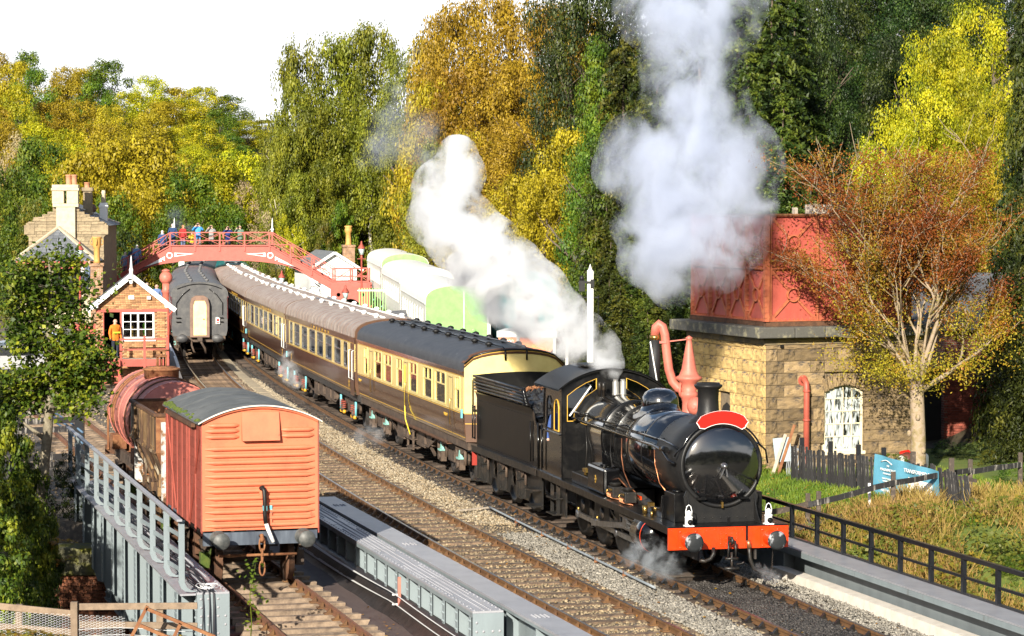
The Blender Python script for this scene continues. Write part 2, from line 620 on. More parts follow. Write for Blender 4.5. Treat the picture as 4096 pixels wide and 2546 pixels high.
orange_h = mat('orange_hopper', (.75, .24, .10), (.65, .2, .09), 4, rough=.5)
# bridges and buildings
girder_grey = mat('bridge_grey_paint', (.215, .255, .27), (.175, .205, .22), 2, .4, .7, rough=.45, bump=.03, bsc=10, streak=.15, c3=(.115, .11, .105), sc3=3.5, lo3=.60, hi3=.74)
girder_top = mat('grey_flange_paint', (.30, .30, .32), (.235, .235, .255), 2.2, .4, .7, rough=.4, bump=.03, bsc=10)
girder_dark = mat('dark_slate_girder', (.17, .195, .205), (.14, .16, .17), 2, rough=.45, streak=.2)
rail_black = mat('black_railing_paint', (.010, .011, .014), rough=.3, coat=.3)
cable = mat('black_cable', (.015, .016, .022), rough=.5)
cable_w = mat('white_cable', (.55, .55, .55), rough=.5)
concrete = mat('pale_concrete', (.62, .57, .50), (.52, .47, .40), 3, rough=.85, bump=.15, bsc=25)
membrane = mat('black_membrane', (.020, .017, .016), (.035, .028, .026), 4, rough=.45, bump=.5, bsc=5)
deck_br = mat('brown_deck_sheet', (.095, .068, .060), (.075, .05, .045), 2, rough=.7, bump=.1)
bridge_red = mat('footbridge_red', (.40, .085, .062), (.33, .07, .05), 3, rough=.45)
col_red = mat('water_column_red', (.50, .145, .10), (.42, .11, .08), 4, rough=.5, bump=.05)
tank_pan = mat('tank_panel_red', (.42, .088, .064), (.35, .072, .052), 2.4, .4, .7, rough=.5, streak=.35, bump=.05, bsc=14)
tank_rib = mat('tank_rib_ochre_red', (.42, .125, .055), (.33, .085, .045), 5, rough=.6)
stone = mat('weathered_sandstone_shade_tint', (.235, .165, .085), (.135, .098, .06), 2.2, .42, .66, rough=.92, bump=.6, bsc=11, rv=.42, c3=(.06, .05, .04), sc3=2.3, lo3=.56, hi3=.64)  # tower's right face: weathered stone, also darkened to paint in its dimmer light
stone_y = mat('yellow_sandstone_sun_tint', (.54, .37, .145), (.43, .28, .115), 2.2, .42, .66, rough=.92, bump=.5, bsc=11, rv=.2, c3=(.13, .105, .085), sc3=2.1, lo3=.56, hi3=.62)  # tower's left face: yellow stone, lightened to paint in a sunlit side
mortar = mat('lime_mortar', (.20, .155, .10), (.12, .09, .06), 6, rough=.95, bump=.3)
cap_stone = mat('lichened_cap_stone', (.085, .082, .072), (.22, .20, .13), 4, .5, .65, rough=.9, bump=.4, bsc=16)
stone_st = mat('station_sandstone', (.30, .235, .145), (.2, .155, .10), 3, rough=.9, bump=.3, bsc=14, rv=.18)
stone_pale = mat('pale_dressed_stone', (.52, .44, .31), (.42, .35, .24), 4, rough=.85)
slate = mat('grey_slate', (.115, .125, .14), (.16, .165, .175), 5, rough=.55, rv=.25)
slate_d = mat('dark_slate', (.075, .078, .085), (.10, .10, .105), 5, rough=.6, rv=.2)
brick_y = mat('mixed_buff_brick', (.44, .245, .11), (.32, .16, .08), 7, rough=.9, bump=.3, bsc=25, rv=.38, c3=(.13, .10, .09), sc3=4, lo3=.62, hi3=.68)
brick_o = mat('wet_orange_brick', (.24, .085, .035), (.15, .055, .03), 8, rough=.8, bump=.3, bsc=25, rv=.3)
brick_r = mat('red_brick', (.29, .075, .045), (.22, .06, .04), 6, rough=.9, bump=.3, bsc=25, rv=.35)
mort_p = mat('pale_mortar', (.42, .36, .28), rough=.95)
brickwall = brickmat('buff_brick_courses', (.40, .2, .09), (.27, .13, .07), (.42, .36, .28))
brickwall_r = brickmat('red_brick_courses', (.28, .075, .045), (.2, .06, .04), (.3, .26, .21))
yellow_pot = mat('buff_chimney_pot', (.55, .30, .08), (.45, .23, .07), 5, rough=.6)
orange_pot = mat('terracotta_pot', (.45, .21, .12), rough=.7)
# ground
sleeper_m = mat('weathered_sleeper', (.20, .135, .085), (.085, .058, .042), 5, .42, .62, rough=.9, bump=.5, bsc=18, rv=.3)
sleeper_d = mat('oily_sleeper', (.075, .052, .038), (.03, .024, .02), 5, rough=.7, bump=.5, bsc=18, rv=.3)
sleeper_g = mat('greyed_sleeper', (.24, .175, .12), (.12, .085, .06), 4, rough=.9, bump=.5, bsc=18, rv=.25)
rail_rust = mat('rusty_rail', (.15, .075, .028), (.10, .05, .025), 5, rough=.75, bump=.2)
rail_rust_o = mat('orange_rusty_rail', (.19, .080, .042), (.13, .065, .035), 5, rough=.8, bump=.2)
rail_top = mat('polished_rail_head', (.30, .27, .25), (.2, .17, .15), 3, rough=.3, metal=.8)
stones_m = mat('ballast_stone', (.275, .210, .128), (.19, .145, .092), 1.2, rough=.9, isl=.42)
stones_g = mat('grey_ballast_stone', (.235, .215, .18), (.17, .155, .13), 1.2, rough=.9, isl=.4)
stones_d = mat('oily_ballast_stone', (.050, .044, .040), (.028, .025, .023), 1.2, rough=.55, isl=.5)
stones_p = mat('pale_ballast_stone', (.36, .30, .21), (.27, .22, .155), 1.2, rough=.9, isl=.3)
ball_base = mat('ballast_bed', (.13, .105, .078), (.075, .06, .048), 1.1, .4, .62, rough=.95, bump=1.0, bsc=16, c3=(.21, .17, .125), sc3=7, lo3=.5, hi3=.6)
earth = mat('yard_earth', (.10, .083, .065), (.16, .13, .10), .8, .4, .65, rough=.95, bump=.8, bsc=14, c3=(.2, .17, .13), sc3=9, lo3=.6, hi3=.66)
soil = mat('dark_woodland_floor', (.030, .026, .014), (.06, .045, .02), .6, rough=.95, bump=.8, bsc=6)
grass_gr = mat('turf', (.085, .13, .018), (.13, .15, .025), 1.3, .4, .65, rough=.95, bump=.9, bsc=18, c3=(.12, .075, .02), sc3=12, lo3=.62, hi3=.68)
platform_m = mat('platform_paving', (.19, .18, .175), (.15, .14, .135), 2, rough=.85, bump=.1)
# wood
pale_black = mat('tarred_fence_wood', (.026, .025, .026), (.34, .31, .27), 7, .54, .64, rough=.8, streak=.15, bump=.2, rv=.3)
rail_wood = mat('creosoted_rail', (.060, .046, .036), (.13, .10, .075), 8, .5, .65, rough=.85, bump=.2)
fence_wood = mat('grey_brown_fence_wood', (.24, .175, .12), (.16, .115, .08), 6, rough=.9, bump=.25, rv=.15)
grey_wood = mat('silvered_plank', (.42, .36, .29), (.3, .25, .2), 6, rough=.9, bump=.2)
# bark
bark_dk = mat('brown_bark', (.085, .062, .042), (.13, .10, .07), 8, rough=.95, bump=.8, bsc=14)
bark_pl = mat('pale_rowan_bark', (.31, .235, .165), (.22, .17, .08), 5, .45, .6, rough=.8, bump=.5, bsc=10, c3=(.08, .05, .035), sc3=7, lo3=.66, hi3=.7)
bark_gr = mat('lichened_bark', (.15, .125, .085), (.24, .21, .15), 9, rough=.95, bump=.8, bsc=16)
bark_wh = mat('birch_bark', (.52, .47, .40), (.3, .26, .2), 6, rough=.8)
# leaves
lf_yg = leafmat('yellow_green_leaves', ((.11, .15, .006), (.33, .33, .010), (.58, .49, .016)), hv=.012)
lf_gold = leafmat('gold_leaves', ((.16, .13, .008), (.31, .24, .012), (.48, .37, .02)), hv=.012)
lf_olive = leafmat('olive_birch_leaves', ((.055, .075, .008), (.15, .165, .014), (.29, .28, .022)), hv=.008)
lf_green = leafmat('mid_green_leaves', ((.022, .055, .006), (.075, .13, .010), (.20, .24, .016)), hv=.012)
lf_dark = leafmat('shade_darkened_green_leaves', ((.006, .015, .003), (.018, .036, .006), (.07, .10, .012)), trans=.12)  # green leaf colour lowered so the shade of the wood is painted in
lf_alder = leafmat('alder_leaves', ((.014, .034, .003), (.062, .10, .008), (.28, .29, .018)), trans=.25, clump=1.8, hv=.005)
lf_spruce = leafmat('spruce_needles', ((.010, .020, .004), (.036, .052, .007), (.12, .13, .014)), trans=.1)
lf_orange = leafmat('orange_leaves', ((.14, .09, .008), (.27, .165, .012), (.40, .27, .02)), hv=.01)
lf_rust = leafmat('rust_leaves', ((.15, .05, .018), (.24, .09, .028), (.24, .13, .03)))
lf_rowan = leafmat('rowan_leaves', ((.14, .024, .010), (.25, .062, .014), (.26, .21, .02)), clump=.7)
lf_rowan2 = leafmat('rowan_lower_leaves', ((.16, .16, .012), (.32, .27, .020), (.34, .16, .018)), clump=.9, hv=0)
lf_pale = leafmat('pale_dry_twigs', ((.30, .24, .13), (.42, .34, .19), (.36, .33, .12)))
lf_bram = leafmat('bramble_leaves', ((.055, .085, .012), (.13, .15, .02), (.27, .21, .02)), clump=1.5)
lf_straw = leafmat('straw_grass', ((.27, .18, .05), (.44, .31, .09), (.22, .21, .03)), clump=1.2)
lf_grass = leafmat('grass_blades', ((.07, .12, .014), (.13, .19, .02), (.24, .26, .035)), clump=1.4)
lf_fern = leafmat('fern_fronds', ((.16, .17, .02), (.30, .20, .02), (.35, .15, .02)))
lf_fall = leafmat('fallen_leaves', ((.45, .24, .02), (.30, .14, .03), (.5, .35, .04)))
# ---------------------------------------------------------------- ground, tracks
def lx(Y):      # centre line of the running line the locomotive stands on
 return .00055 * Y * Y - .3174 * Y + 19.48
def mx(Y):      # the line beside it
 return .00074 * Y * Y - .3476 * Y + 17.03
def vx(Y):      # the siding with the wagons
 return -.2735 * Y + 9.376
def gx(Y):      # the siding with the green coaches
 return -2.4 - .10 * (Y - 115)
def tx(Y):
 return gx(Y) + 3.9
def ground_z(X, Y):
 yc = min(Y, 200)
 d = X - lx(yc)
 z = -.30
 z += (.62 + .05 * sstep(60, 66, Y)) * sstep(3.6, 7, d) * (1 - sstep(84, 95, Y))
 d0 = 15.5 - 9.0 * sstep(105, 165, Y)
 if d > d0:
  z += min(15, .45 * (d - d0)) * (1 - sstep(185, 260, Y) * .4)
 z += min(15, max(0, .17 * (Y - 190)))
 if d < -34:
  z += min(10, .15 * (-34 - d)) * sstep(70, 110, Y)
 # the beck under the bridges
 if Y < 66:
  if d > 3.4:
   z -= min(4.0, .26 * max(0, 61.5 - .35 * (d - 4) - Y)) * sstep(3.4, 4.6, d)
  else:
   k = sstep(64.5, 63.5, Y)
   z -= 3.7 * k
   if Y < 46 and X < -5.2:
    z = .35 - 4 * sstep(44, 46, Y)
 return z + .05 * noise.noise(Vector((X * .3, Y * .3, 0)))
def grid_sheet(name, x0, x1, nx, y0, y1, ny, m, zf):
 mb = MB()
 rows = []
 for j in range(ny + 1):
  Y = y0 + (y1 - y0) * j / ny
  rows.append([(x0 + (x1 - x0) * i / nx, Y, zf(x0 + (x1 - x0) * i / nx, Y)) for i in range(nx + 1)])
 mb.sheet(rows)
 # material by region
 cs = []
 for f in mb.f:
  X = sum(mb.v[i][0] for i in f) / 4
  Y = sum(mb.v[i][1] for i in f) / 4
  d = X - lx(min(Y, 200))
  if Y > 187 or d < -36:
   k = 2
  elif d > 3.6 and (Y < 84 or d > 15.5 - 9 * sstep(105, 165, Y)):
   k = 1 if Y < 78 or (150 < Y < 180) else 2
  elif d > -1.7 - 8 * sstep(60, 75, Y) or Y > 118:
   k = 0
  else:
   k = 3
  if Y < 64 and d < 3.6:
   k = 2
  cs.append(k)
 mb.m = cs
 o = mb.build(name, [ball_base, grass_gr, soil, earth], fix=False)
 return tag(o, kind='structure')
grid_sheet('ground', -70, 50, 150, 36, 130, 120, None, ground_z)
far = grid_sheet('hillside', -150, 110, 90, 130, 360, 80, None, ground_z)
m0 = MB()
rows = [[(x, y, -4.0 - (0 if y < 500 else 0)) for x in (-900, -70.0, 50.0, 900)] for y in (-60, 36)]
m0.sheet(rows)
tag(m0.build('valley_floor', soil, fix=False), kind='structure')
# moorland beyond the trees
m0 = MB()
rows = []
for j in range(9):
 Y = 360 + j * 90
 rows.append([(x, Y, 13 + 9 * sstep(400, 900, Y) + 5 * noise.noise(Vector((x * .006, Y * .006, 2)))) for x in range(-900, 901, 60)])
m0.sheet(rows)
tag(m0.build('moorland', mat('moor_heather', (.16, .11, .07), (.12, .12, .04), .02, rough=1), fix=False), kind='structure')
# the wooded valley side behind the camera, as the line runs on down the valley
m0 = MB()
rows = []
for j in range(26):
 Y = -30 - j * 7
 rows.append([(x, Y, -4 + 46 * sstep(-30, -190, Y) + 4 * noise.noise(Vector((x * .05, Y * .05, 1))) + 2.5 * noise.noise(Vector((x * .17, Y * .17, 4)))) for x in np.linspace(-420, 420, 110)])
m0.sheet(rows, 0, False)
tag(m0.build('wooded_hill', mat('autumn_wood', (.03, .04, .008), (.09, .08, .015), .15, rough=1, bump=1, bsc=1.5), fix=False), kind='structure')
# ballast bed carried over the bridge
mb = MB()
rows = []
for i in range(33):
 Y = 36 + i
 a, b = mx(Y) - 1.75, lx(Y) + 2.1
 rows.append([(a, Y, -1.4), (a, Y, -.21), (a + (b - a) * .3, Y, -.18), (a + (b - a) * .6, Y, -.20), (b, Y, -.21), (b, Y, -1.4)])
mb.sheet(rows, sm=False)
tag(mb.build('ballast_bed', ball_base, fix=False), kind='structure')
# ---- loose stones, real geometry
def stones(name, m, n, place, smin=.022, smax=.05, lift=0.0):
 base = np.array([(1, 0, 0), (-1, 0, 0), (0, 1, 0), (0, -1, 0), (0, 0, 1), (0, 0, -.6)], float)
 tri = np.array([(0, 2, 4), (2, 1, 4), (1, 3, 4), (3, 0, 4), (2, 0, 5), (1, 2, 5), (3, 1, 5), (0, 3, 5)], np.int32)
 P = np.array(place(n))
 n = len(P)
 rg = np.random.default_rng(len(name) + n)
 s = rg.uniform(smin, smax, (n, 1, 1)) * rg.uniform(.6, 1.25, (n, 1, 3)) * np.array([1, 1, .75])
 j = rg.uniform(.65, 1.35, (n, 6, 1))
 v = base[None] * j * s
 a = rg.uniform(0, 6.283, n)
 t = rg.uniform(-.7, .7, n)
 ca, sa, ct, st = np.cos(a)[:, None], np.sin(a)[:, None], np.cos(t)[:, None], np.sin(t)[:, None]
 x, y, z = v[..., 0], v[..., 1], v[..., 2]
 y, z = y * ct - z * st, y * st + z * ct
 x, y = x * ca - y * sa, x * sa + y * ca
 V = np.stack([x, y, z], -1) + P[:, None, :] + np.array([0, 0, lift])
 me = bpy.data.meshes.new(name)
 me.vertices.add(n * 6)
 me.vertices.foreach_set('co', V.reshape(-1).astype(np.float32))
 idx = (tri[None] + (np.arange(n) * 6)[:, None, None]).reshape(-1).astype(np.int32)
 me.loops.add(n * 24)
 me.loops.foreach_set('vertex_index', idx)
 me.polygons.add(n * 8)
 me.polygons.foreach_set('loop_start', np.arange(0, n * 24, 3, dtype=np.int32))
 me.polygons.foreach_set('loop_total', np.full(n * 8, 3, np.int32))
 me.materials.append(m)
 me.update(calc_edges=True)
 o = bpy.data.objects.new(name, me)
 COL.objects.link(o)
 return tag(o, kind='stuff')
def strip(fa, fb, y0, y1, z=-.19, pw=1.6):
 def place(n):
  out = []
  for _ in range(n):
   Y = y0 + (y1 - y0) * rnd.random() ** pw
   out.append((fa(Y) + (fb(Y) - fa(Y)) * rnd.random(), Y, z + .03 * rnd.random()))
  return out
 return place
stones('ballast', stones_m, 26000, strip(lambda Y: mx(Y) - 1.7, lambda Y: lx(Y) - .95, 44, 96), .02, .05)
stones('grey_ballast', stones_g, 9000, strip(lambda Y: mx(Y) + 1.3, lambda Y: lx(Y) - 1.15, 44, 62, pw=1.2), .025, .055, .03)
stones('oily_ballast', stones_d, 9000, strip(lambda Y: lx(Y) - .72, lambda Y: lx(Y) + .72, 44, 54, -.16, 1.0), .025, .05)
stones('oily_ballast', stones_d, 8000, strip(lambda Y: lx(Y) - 1.35, lambda Y: lx(Y) - .8, 60, 125, -.2, 1.3), .03, .07)
stones('cess_ballast', stones_g, 4500, strip(lambda Y: lx(Y) + .85, lambda Y: lx(Y) + 1.9, 44, 58, -.17, 1.0), .025, .05)
stones('pale_ballast', stones_p, 16000, strip(lambda Y: mx(Y) + 1.0, lambda Y: lx(Y) - 1.2, 64, 118, -.21, 1.1), .03, .06)
stones('yard_stones', stones_m, 3500, strip(lambda Y: vx(Y) - 3.5, lambda Y: mx(Y) - 1.6, 70, 112, -.29, .8), .03, .07)
# ---- rails and sleepers
RAILP = [(-.035, 0), (-.035, -.045), (-.010, -.06), (-.010, -.115), (-.035, -.125), (-.035, -.14), (.035, -.14), (.035, -.125), (.010, -.115), (.010, -.06), (.035, -.045), (.035, 0)]
def track(label, fx, y0, y1, ms, mr, ny_chair=True, top=rail_top, sl=1.25, seed=1, mid=None):
 rg = random.Random(seed)
 t = thing('railway_track', label, 'track', (fx(y0), y0, -.17))
 o = Vector(t.location)
 N = int((y1 - y0) / 1.2)
 for sd in (-1, 1):
  mb = MB()
  rows, tops = [], []
  for i in range(N + 1):
   Y = y0 + (y1 - y0) * i / N
   dx = (fx(Y + .1) - fx(Y - .1)) / .2
   nx, ny = 1 / math.hypot(1, dx), -dx / math.hypot(1, dx)
   c = Vector((fx(Y), Y, 0)) + Vector((nx, ny, 0)) * (sd * .7525)
   rows.append([c + Vector((nx, ny, 0)) * a + Vector((0, 0, b - .004)) - o for a, b in RAILP])
   tops.append([c + Vector((nx, ny, 0)) * a - o for a in (-.03, .03)])
  mb.sheet(rows, 0, False, True)
  mb.sheet(tops, 1, False)
  mb.build('rail', [mr, top], t, fix=False)
 sm = []
 for k in range(4):
  s = MB().box(-sl, sl, -.125, .125, -.125, 0)
  rows = []
  for q in range(len(s.v)):
   x, y, z = s.v[q]
   s.v[q] = (x + rg.uniform(-.05, .05), y + rg.uniform(-.015, .015), z + rg.uniform(-.012, .012))
  sm.append(s.mesh('sleeper', ms))
 ch = MB()
 Y = y0 + .2
 i = 0
 while Y < y1:
  dx = (fx(Y + .1) - fx(Y - .1)) / .2
  a = math.atan2(-dx, 1)
  c = Vector((fx(Y), Y, -.142)) - o
  inst(sm[i % 4], 'sleeper', t, c, (0, 0, a + rg.uniform(-.012, .012)), (1, 1, 1))
  if Y < 84:
   Mx = Matrix.Translation(c) @ Matrix.Rotation(a, 4, 'Z')
   for sd in (-1, 1):
    x = sd * .7525
    ch.box(x - .17, x + .17, -.09, .09, .001, .03, 0, Mx)
    ch.add([(x - .13, -.05, .03), (x - .13, .05, .03), (x - .045, .04, .125), (x - .045, -.04, .125), (x - .035, -.04, .03), (x - .035, .04, .03)], [(0, 1, 2, 3), (0, 3, 4), (1, 5, 2), (2, 5, 4, 3)], 0, Mx)
    ch.add([(x + .13, -.05, .03), (x + .13, .05, .03), (x + .045, .04, .125), (x + .045, -.04, .125), (x + .035, -.04, .03), (x + .035, .04, .03)], [(0, 1, 2, 3), (0, 3, 4), (1, 5, 2), (2, 5, 4, 3)], 0, Mx)
  Y += .74 * math.cos(a) * rg.uniform(.96, 1.04)
  i += 1
 if ch.f:
  tag(ch.build('rail_chairs', black_oily if ms is sleeper_d else rail_rust, t, fix=False), kind='stuff')
 return t
track('running line with oily sleepers under the black locomotive and the cream and brown coaches', lx, 43, 178, sleeper_d, rail_rust, seed=2)
track('empty line with shiny rail heads between the riveted girders and the locomotive', mx, 43, 178, sleeper_m, rail_rust, seed=3)
track('rusty siding with greyed sleepers under the red van and tank wagon', vx, 43, 112, sleeper_g, rail_rust_o, top=rail_rust_o, seed=4)
track('siding under the green and white coaches beyond the cream coaches', gx, 84, 185, sleeper_m, rail_rust, seed=5)
track('rearmost siding at the foot of the bramble bank', tx, 84, 185, sleeper_m, rail_rust, seed=6)
# yellow clamp on the siding rail, point rodding, trough between the lines
c = at(1164, 2296, 53.9)
mb = MB().box(-.06, .06, -.06, .06, -.02, .13)
mb.box(-.045, .045, -.05, .05, .13, .17)
tag(mb.build('rail_clamp', mat('yellow_clamp_paint', (.80, .50, .02), rough=.5), bevel=.012, loc=(c.x, c.y, .0)), 'small yellow clamp on the rusty rail under the red van', 'clamp')
mb = MB()
pts = [(lx(Y) - 1.42 + .004 * (Y - 57), Y, -.04) for Y in np.linspace(52.5, 66.5, 24)]
mb.tube(pts, .028, 6)
r_ = mb.build('point_rod', mat('galvanised_rod', (.36, .40, .43), (.3, .33, .35), 5, rough=.4, metal=.4))
tag(r_, 'long grey point rod on rollers beside the oily sleepers', 'rod')
for Y in (54.5, 56.6, 58.8, 61.1, 63.6):
 b = MB()
 x = lx(Y) - 1.42 + .004 * (Y - 57)
 b.box(x - .05, x - .04, Y - .03, Y + .03, -.17, .02)
 b.box(x + .04, x + .05, Y - .03, Y + .03, -.17, .02)
 b.cyl((x - .06, Y, -.075), (x + .06, Y, -.075), .025, None, 8)
 b.build('rod_roller', rust, r_)
b = MB()
pl = [at(1700, 2040, 0 + 66), at(1830, 2032, 66.4)]
p0, p1 = Vector((lx(66.3) - 2.2, 66.3, -.1)), Vector((lx(66.9) - 1.25, 66.9, -.09))
b.bar(p0, p1, .09, .03)
tag(b.build('plank', grey_wood), 'pale plank lying on the ballast beside the point rod', 'plank')
tr = thing('cable_trough', 'run of concrete trough lids between the dark coach line and the brown coaches', 'trough', (0, 0, -.2))
lid = MB().box(-.2, .2, -.44, .44, 0, .10).mesh('trough_lid', stones_p)
Y = 97.0
while Y < 150:
 x = (mx(Y) + lx(Y)) / 2 - .15
 inst(lid, 'trough_lid', tr, (x, Y, -.06 + .02 * rnd.random()), (0, 0, -math.atan((lx(Y + 1) - lx(Y - 1)) / 2) + rnd.uniform(-.03, .03)))
 Y += .93
# ---------------------------------------------------------------- bridge girders
def girder_frame(x_of, Ya, Yb):
 a, b = Vector((x_of(Ya), Ya, 0)), Vector((x_of(Yb), Yb, 0))
 d = (b - a)
 L_ = d.length
 return a, math.atan2(d.y, d.x), L_
# local frame: x along the girder away from the camera, y = towards the viewer's left
def riveted_girder(name, label, Ya, Yb, off, wd, ztop, depth, mtop, base=vx):
 a, rz, L_ = girder_frame(lambda Y: base(Y) + off, Ya, Yb)
 t = thing(name, label, 'girder', (a.x, a.y, 0), rz)
 w2 = wd / 2
 # flange of lapped plates
 npl = max(2, int(L_ / 2.0))
 fl = None
 me = MB().box(0, L_ / npl - .012, -w2, w2, ztop - .035, ztop)
 pm = me.mesh('flange_plate', mtop)
 for i in range(npl):
  inst(pm, 'flange_plate', t, (i * L_ / npl, 0, -.003 * (i % 2)))
 fx_ = MB()
 fx_.box(0, L_, w2 - .012, w2, ztop - .11, ztop - .036)
 fx_.box(0, L_, -w2, -w2 + .012, ztop - .11, ztop - .036)
 fx_.box(.06, L_, -.02, .02, ztop - depth, ztop - .04)
 fx_.box(0, L_, -w2, w2, ztop - depth - .04, ztop - depth)
 fx_.build('web', girder_grey, t)
 e = MB().box(-.02, 0, -w2, w2, ztop - depth, ztop - .036)
 e.build('end_plate', girder_grey, t)
 sp = 0.98
 st = MB()
 st.box(-.006, .006, .02, w2 - .02, -depth, -.11)
 st.box(-.07, .07, w2 - .022, w2 - .012, -depth, -.11)
 st.box(-.006, .006, -w2 + .02, -.02, -depth, -.11)
 st.box(-.07, .07, -w2 + .012, -w2 + .022, -depth, -.11)
 for k in range(int(depth / .15)):
  z = -.2 - k * .15
  for q in (-.045, .045):
   st.rivet((q, w2 - .012, z), (0, 1, 0), .027)
   st.rivet((q, -w2 + .012, z), (0, -1, 0), .02)
 sm = st.mesh('stiffener', girder_grey)
 x = .25
 while x < L_:
  inst(sm, 'stiffener', t, (x, 0, ztop))
  x += sp
 rv = MB()
 ln = min(L_, 20)
 for i in range(int(ln / .13)):
  x = .06 + i * .13
  for q in ((-.06, .06) if i % 2 else (-w2 + .05, w2 - .05, -.06, .06)):
   rv.rivet((x, q, ztop), (0, 0, 1), .027)
  if (int(x / 2) % 3) != 0:
   for q in (-w2 * .55, w2 * .55):
    rv.rivet((x, q, ztop), (0, 0, 1), .027)
 for z in np.arange(ztop - depth + .1, ztop - .1, .16):
  for q in (-w2 * .75, -w2 * .3, w2 * .3, w2 * .75):
   if rnd.random() < .75:
    rv.rivet((-.02, q, z), (-1, 0, 0), .027)
 tag(rv.build('rivets', mtop, t, fix=False), kind='stuff')
 return t
riveted_girder('plate_girder', 'grey riveted plate girder to the right of the red van', 45.4, 66, 2.62, .56, .60, 1.9, girder_top)
gl = riveted_girder('plate_girder', 'grey riveted plate girder carrying the curved walkway railing left of the red van', 47.6, 67, -1.86, .60, .60, 2.3, girder_top)
# smooth girder
a, rz, L_ = girder_frame(lambda Y: vx(Y) + 3.33 + .003 * (60 - Y), 41.5, 63.2)
t = thing('plate_girder', 'smooth grey welded girder beside the empty line', 'girder', (a.x, a.y, 0), rz)
MB().box(0, L_, -.27, .27, .555, .60).build('top_flange', girder_top, t)
MB().box(0, L_, .25, .262, .50, .553).box(0, L_, -.26, .26, .515, .553).build('flange_edge', girder_grey, t)
MB().box(0, L_, -.02, .02, -1.2, .51).box(0, L_, -.25, .25, -1.25, -1.2).build('web', girder_grey, t)
st = MB().box(-.01, .01, .02, .24, -1.2, .51).box(-.01, .01, -.24, -.02, -1.2, .51).mesh('stiffener', girder_grey)
for i in range(12):
 inst(st, 'stiffener', t, (1.0 + i * 1.9, 0, 0))
rv = MB()
for x0 in (3.3, 13.2, 20.5):
 for i in range(4):
  for q in (-.11, -.04, .05, .12):
   rv.rivet((x0 + i * .09, q, .6), (0, 0, 1), .028)
tag(rv.build('bolts', girder_top, t, fix=False), kind='stuff')
# deck between the girders under the siding
mb = MB()
rows = []
for i in range(20):
 Y = 40 + i * 1.45
 c = vx(Y)
 rows.append([(c - 1.7, Y, -.9), (c - 1.5, Y, -.36), (c, Y, -.33), (c + 1.75, Y, -.36), (c + 2.05, Y, -.34)])
mb.sheet(rows, 0, False)
tag(mb.build('bridge_deck', deck_br, fix=False), kind='structure')
mb = MB()
rows = []
for i in range(40):
 Y = 40 + i * .65
 c = vx(Y)
 wv = .03 * math.sin(i * 1.3) + .03 * math.sin(i * .53)
 rows.append([(c + 2.02 + wv, Y, -.345), (c + 2.12 + wv, Y, -.26), (c + 2.27, Y, -.05 + wv), (c + 2.36, Y, .06), (c + 2.40, Y, .055)])
mb.sheet(rows, 0, True)
tag(mb.build('waterproof_sheet', membrane, fix=False), 'black waterproof membrane folded up against the riveted girder', 'membrane')
# wires along the riveted girder, on a red post
pc = at(1608, 2391, 50.6)
t = thing('cable_post', 'short orange red post with cable clips at the riveted girder', 'post', (vx(pc.y) + 2.26, pc.y, 0))
MB().box(-.03, .03, -.02, .02, -.35, .45).build('post', col_red, t)
MB().box(-.14, -.03, -.03, .03, .09, .12).box(-.14, -.03, -.03, .03, -.1, -.07).build('clip', cable_w, t)
wm = MB()
for k in range(6):
 z0 = (.12 if k < 3 else -.07) + .01 * (k % 3)
 xo = 2.17 - .02 * (k % 3)
 pts = []
 for i in range(25):
  Y = 42 + i * .9
  sag = -.05 * abs(math.sin((Y - pc.y) / 9 * math.pi)) + (.06 + .02 * k) * min(0, (pc.y - Y) * .12)
  pts.append((vx(Y) + xo, Y, z0 + sag))
 wm.tube(pts, .009, 4)
tag(wm.build('signal_wires', cable_w, fix=False), 'bundle of thin white wires strung along the riveted girder', 'wires')
# walkway railing on the left girder: posts flow out of the flange, boards sag between them
t = thing('walkway_railing', 'grey walkway railing with curved foot posts on the left girder', 'railing', gl.location, gl.rotation_euler.z)
LL = 20.6
yo = .62
MB().box(-.05, LL, yo - .05, yo + .05, 1.93, 1.97).build('top_rail', girder_top, t)
pm = MB()
prof = []
for (yy, zz) in ((yo, 1.93), (yo, .78), (yo - .04, .68), (yo - .12, .62), (yo - .24, .60)):
 prof.append((yy, zz))
rows = []
for s_ in (-.02, .02):
 rows.append([(s_, a_, b_) for a_, b_ in prof] + [(s_, a_ - .11, b_ + (.02 if i > 1 else 0)) for i, (a_, b_) in list(enumerate(prof))[::-1]])
pm.sheet(rows, 0, False, True)
pm.f += [list(range(10)), list(range(10, 20))]
pm.m += [0, 0]
pm.s += [False, False]
for z in (.8, 1.0, 1.25, 1.55, 1.85):
 pm.rivet((0, yo, z), (0, 1, 0), .018)
pme = pm.mesh('post', girder_grey)
for i in range(11):
 inst(pme, 'post', t, (.1 + i * 2.04, 0, 0))
for z in (.9, 1.22, 1.55):
 mb = MB()
 pts = []
 for i in range(10):
  for k in range(6):
   x = .1 + (i + k / 6) * 2.04
   pts.append((x, yo - .06 - .13 * math.sin(math.pi * k / 6), z - .05 * math.sin(math.pi * k / 6)))
 rows = [[Vector(p) + Vector((0, 0, -.04)) for p in pts], [Vector(p) + Vector((0, 0, .04)) for p in pts], [Vector(p) + Vector((0, -.02, .04)) for p in pts]]
 mb.sheet(rows, 0, False)
 mb.build('mid_rail', girder_grey, t)
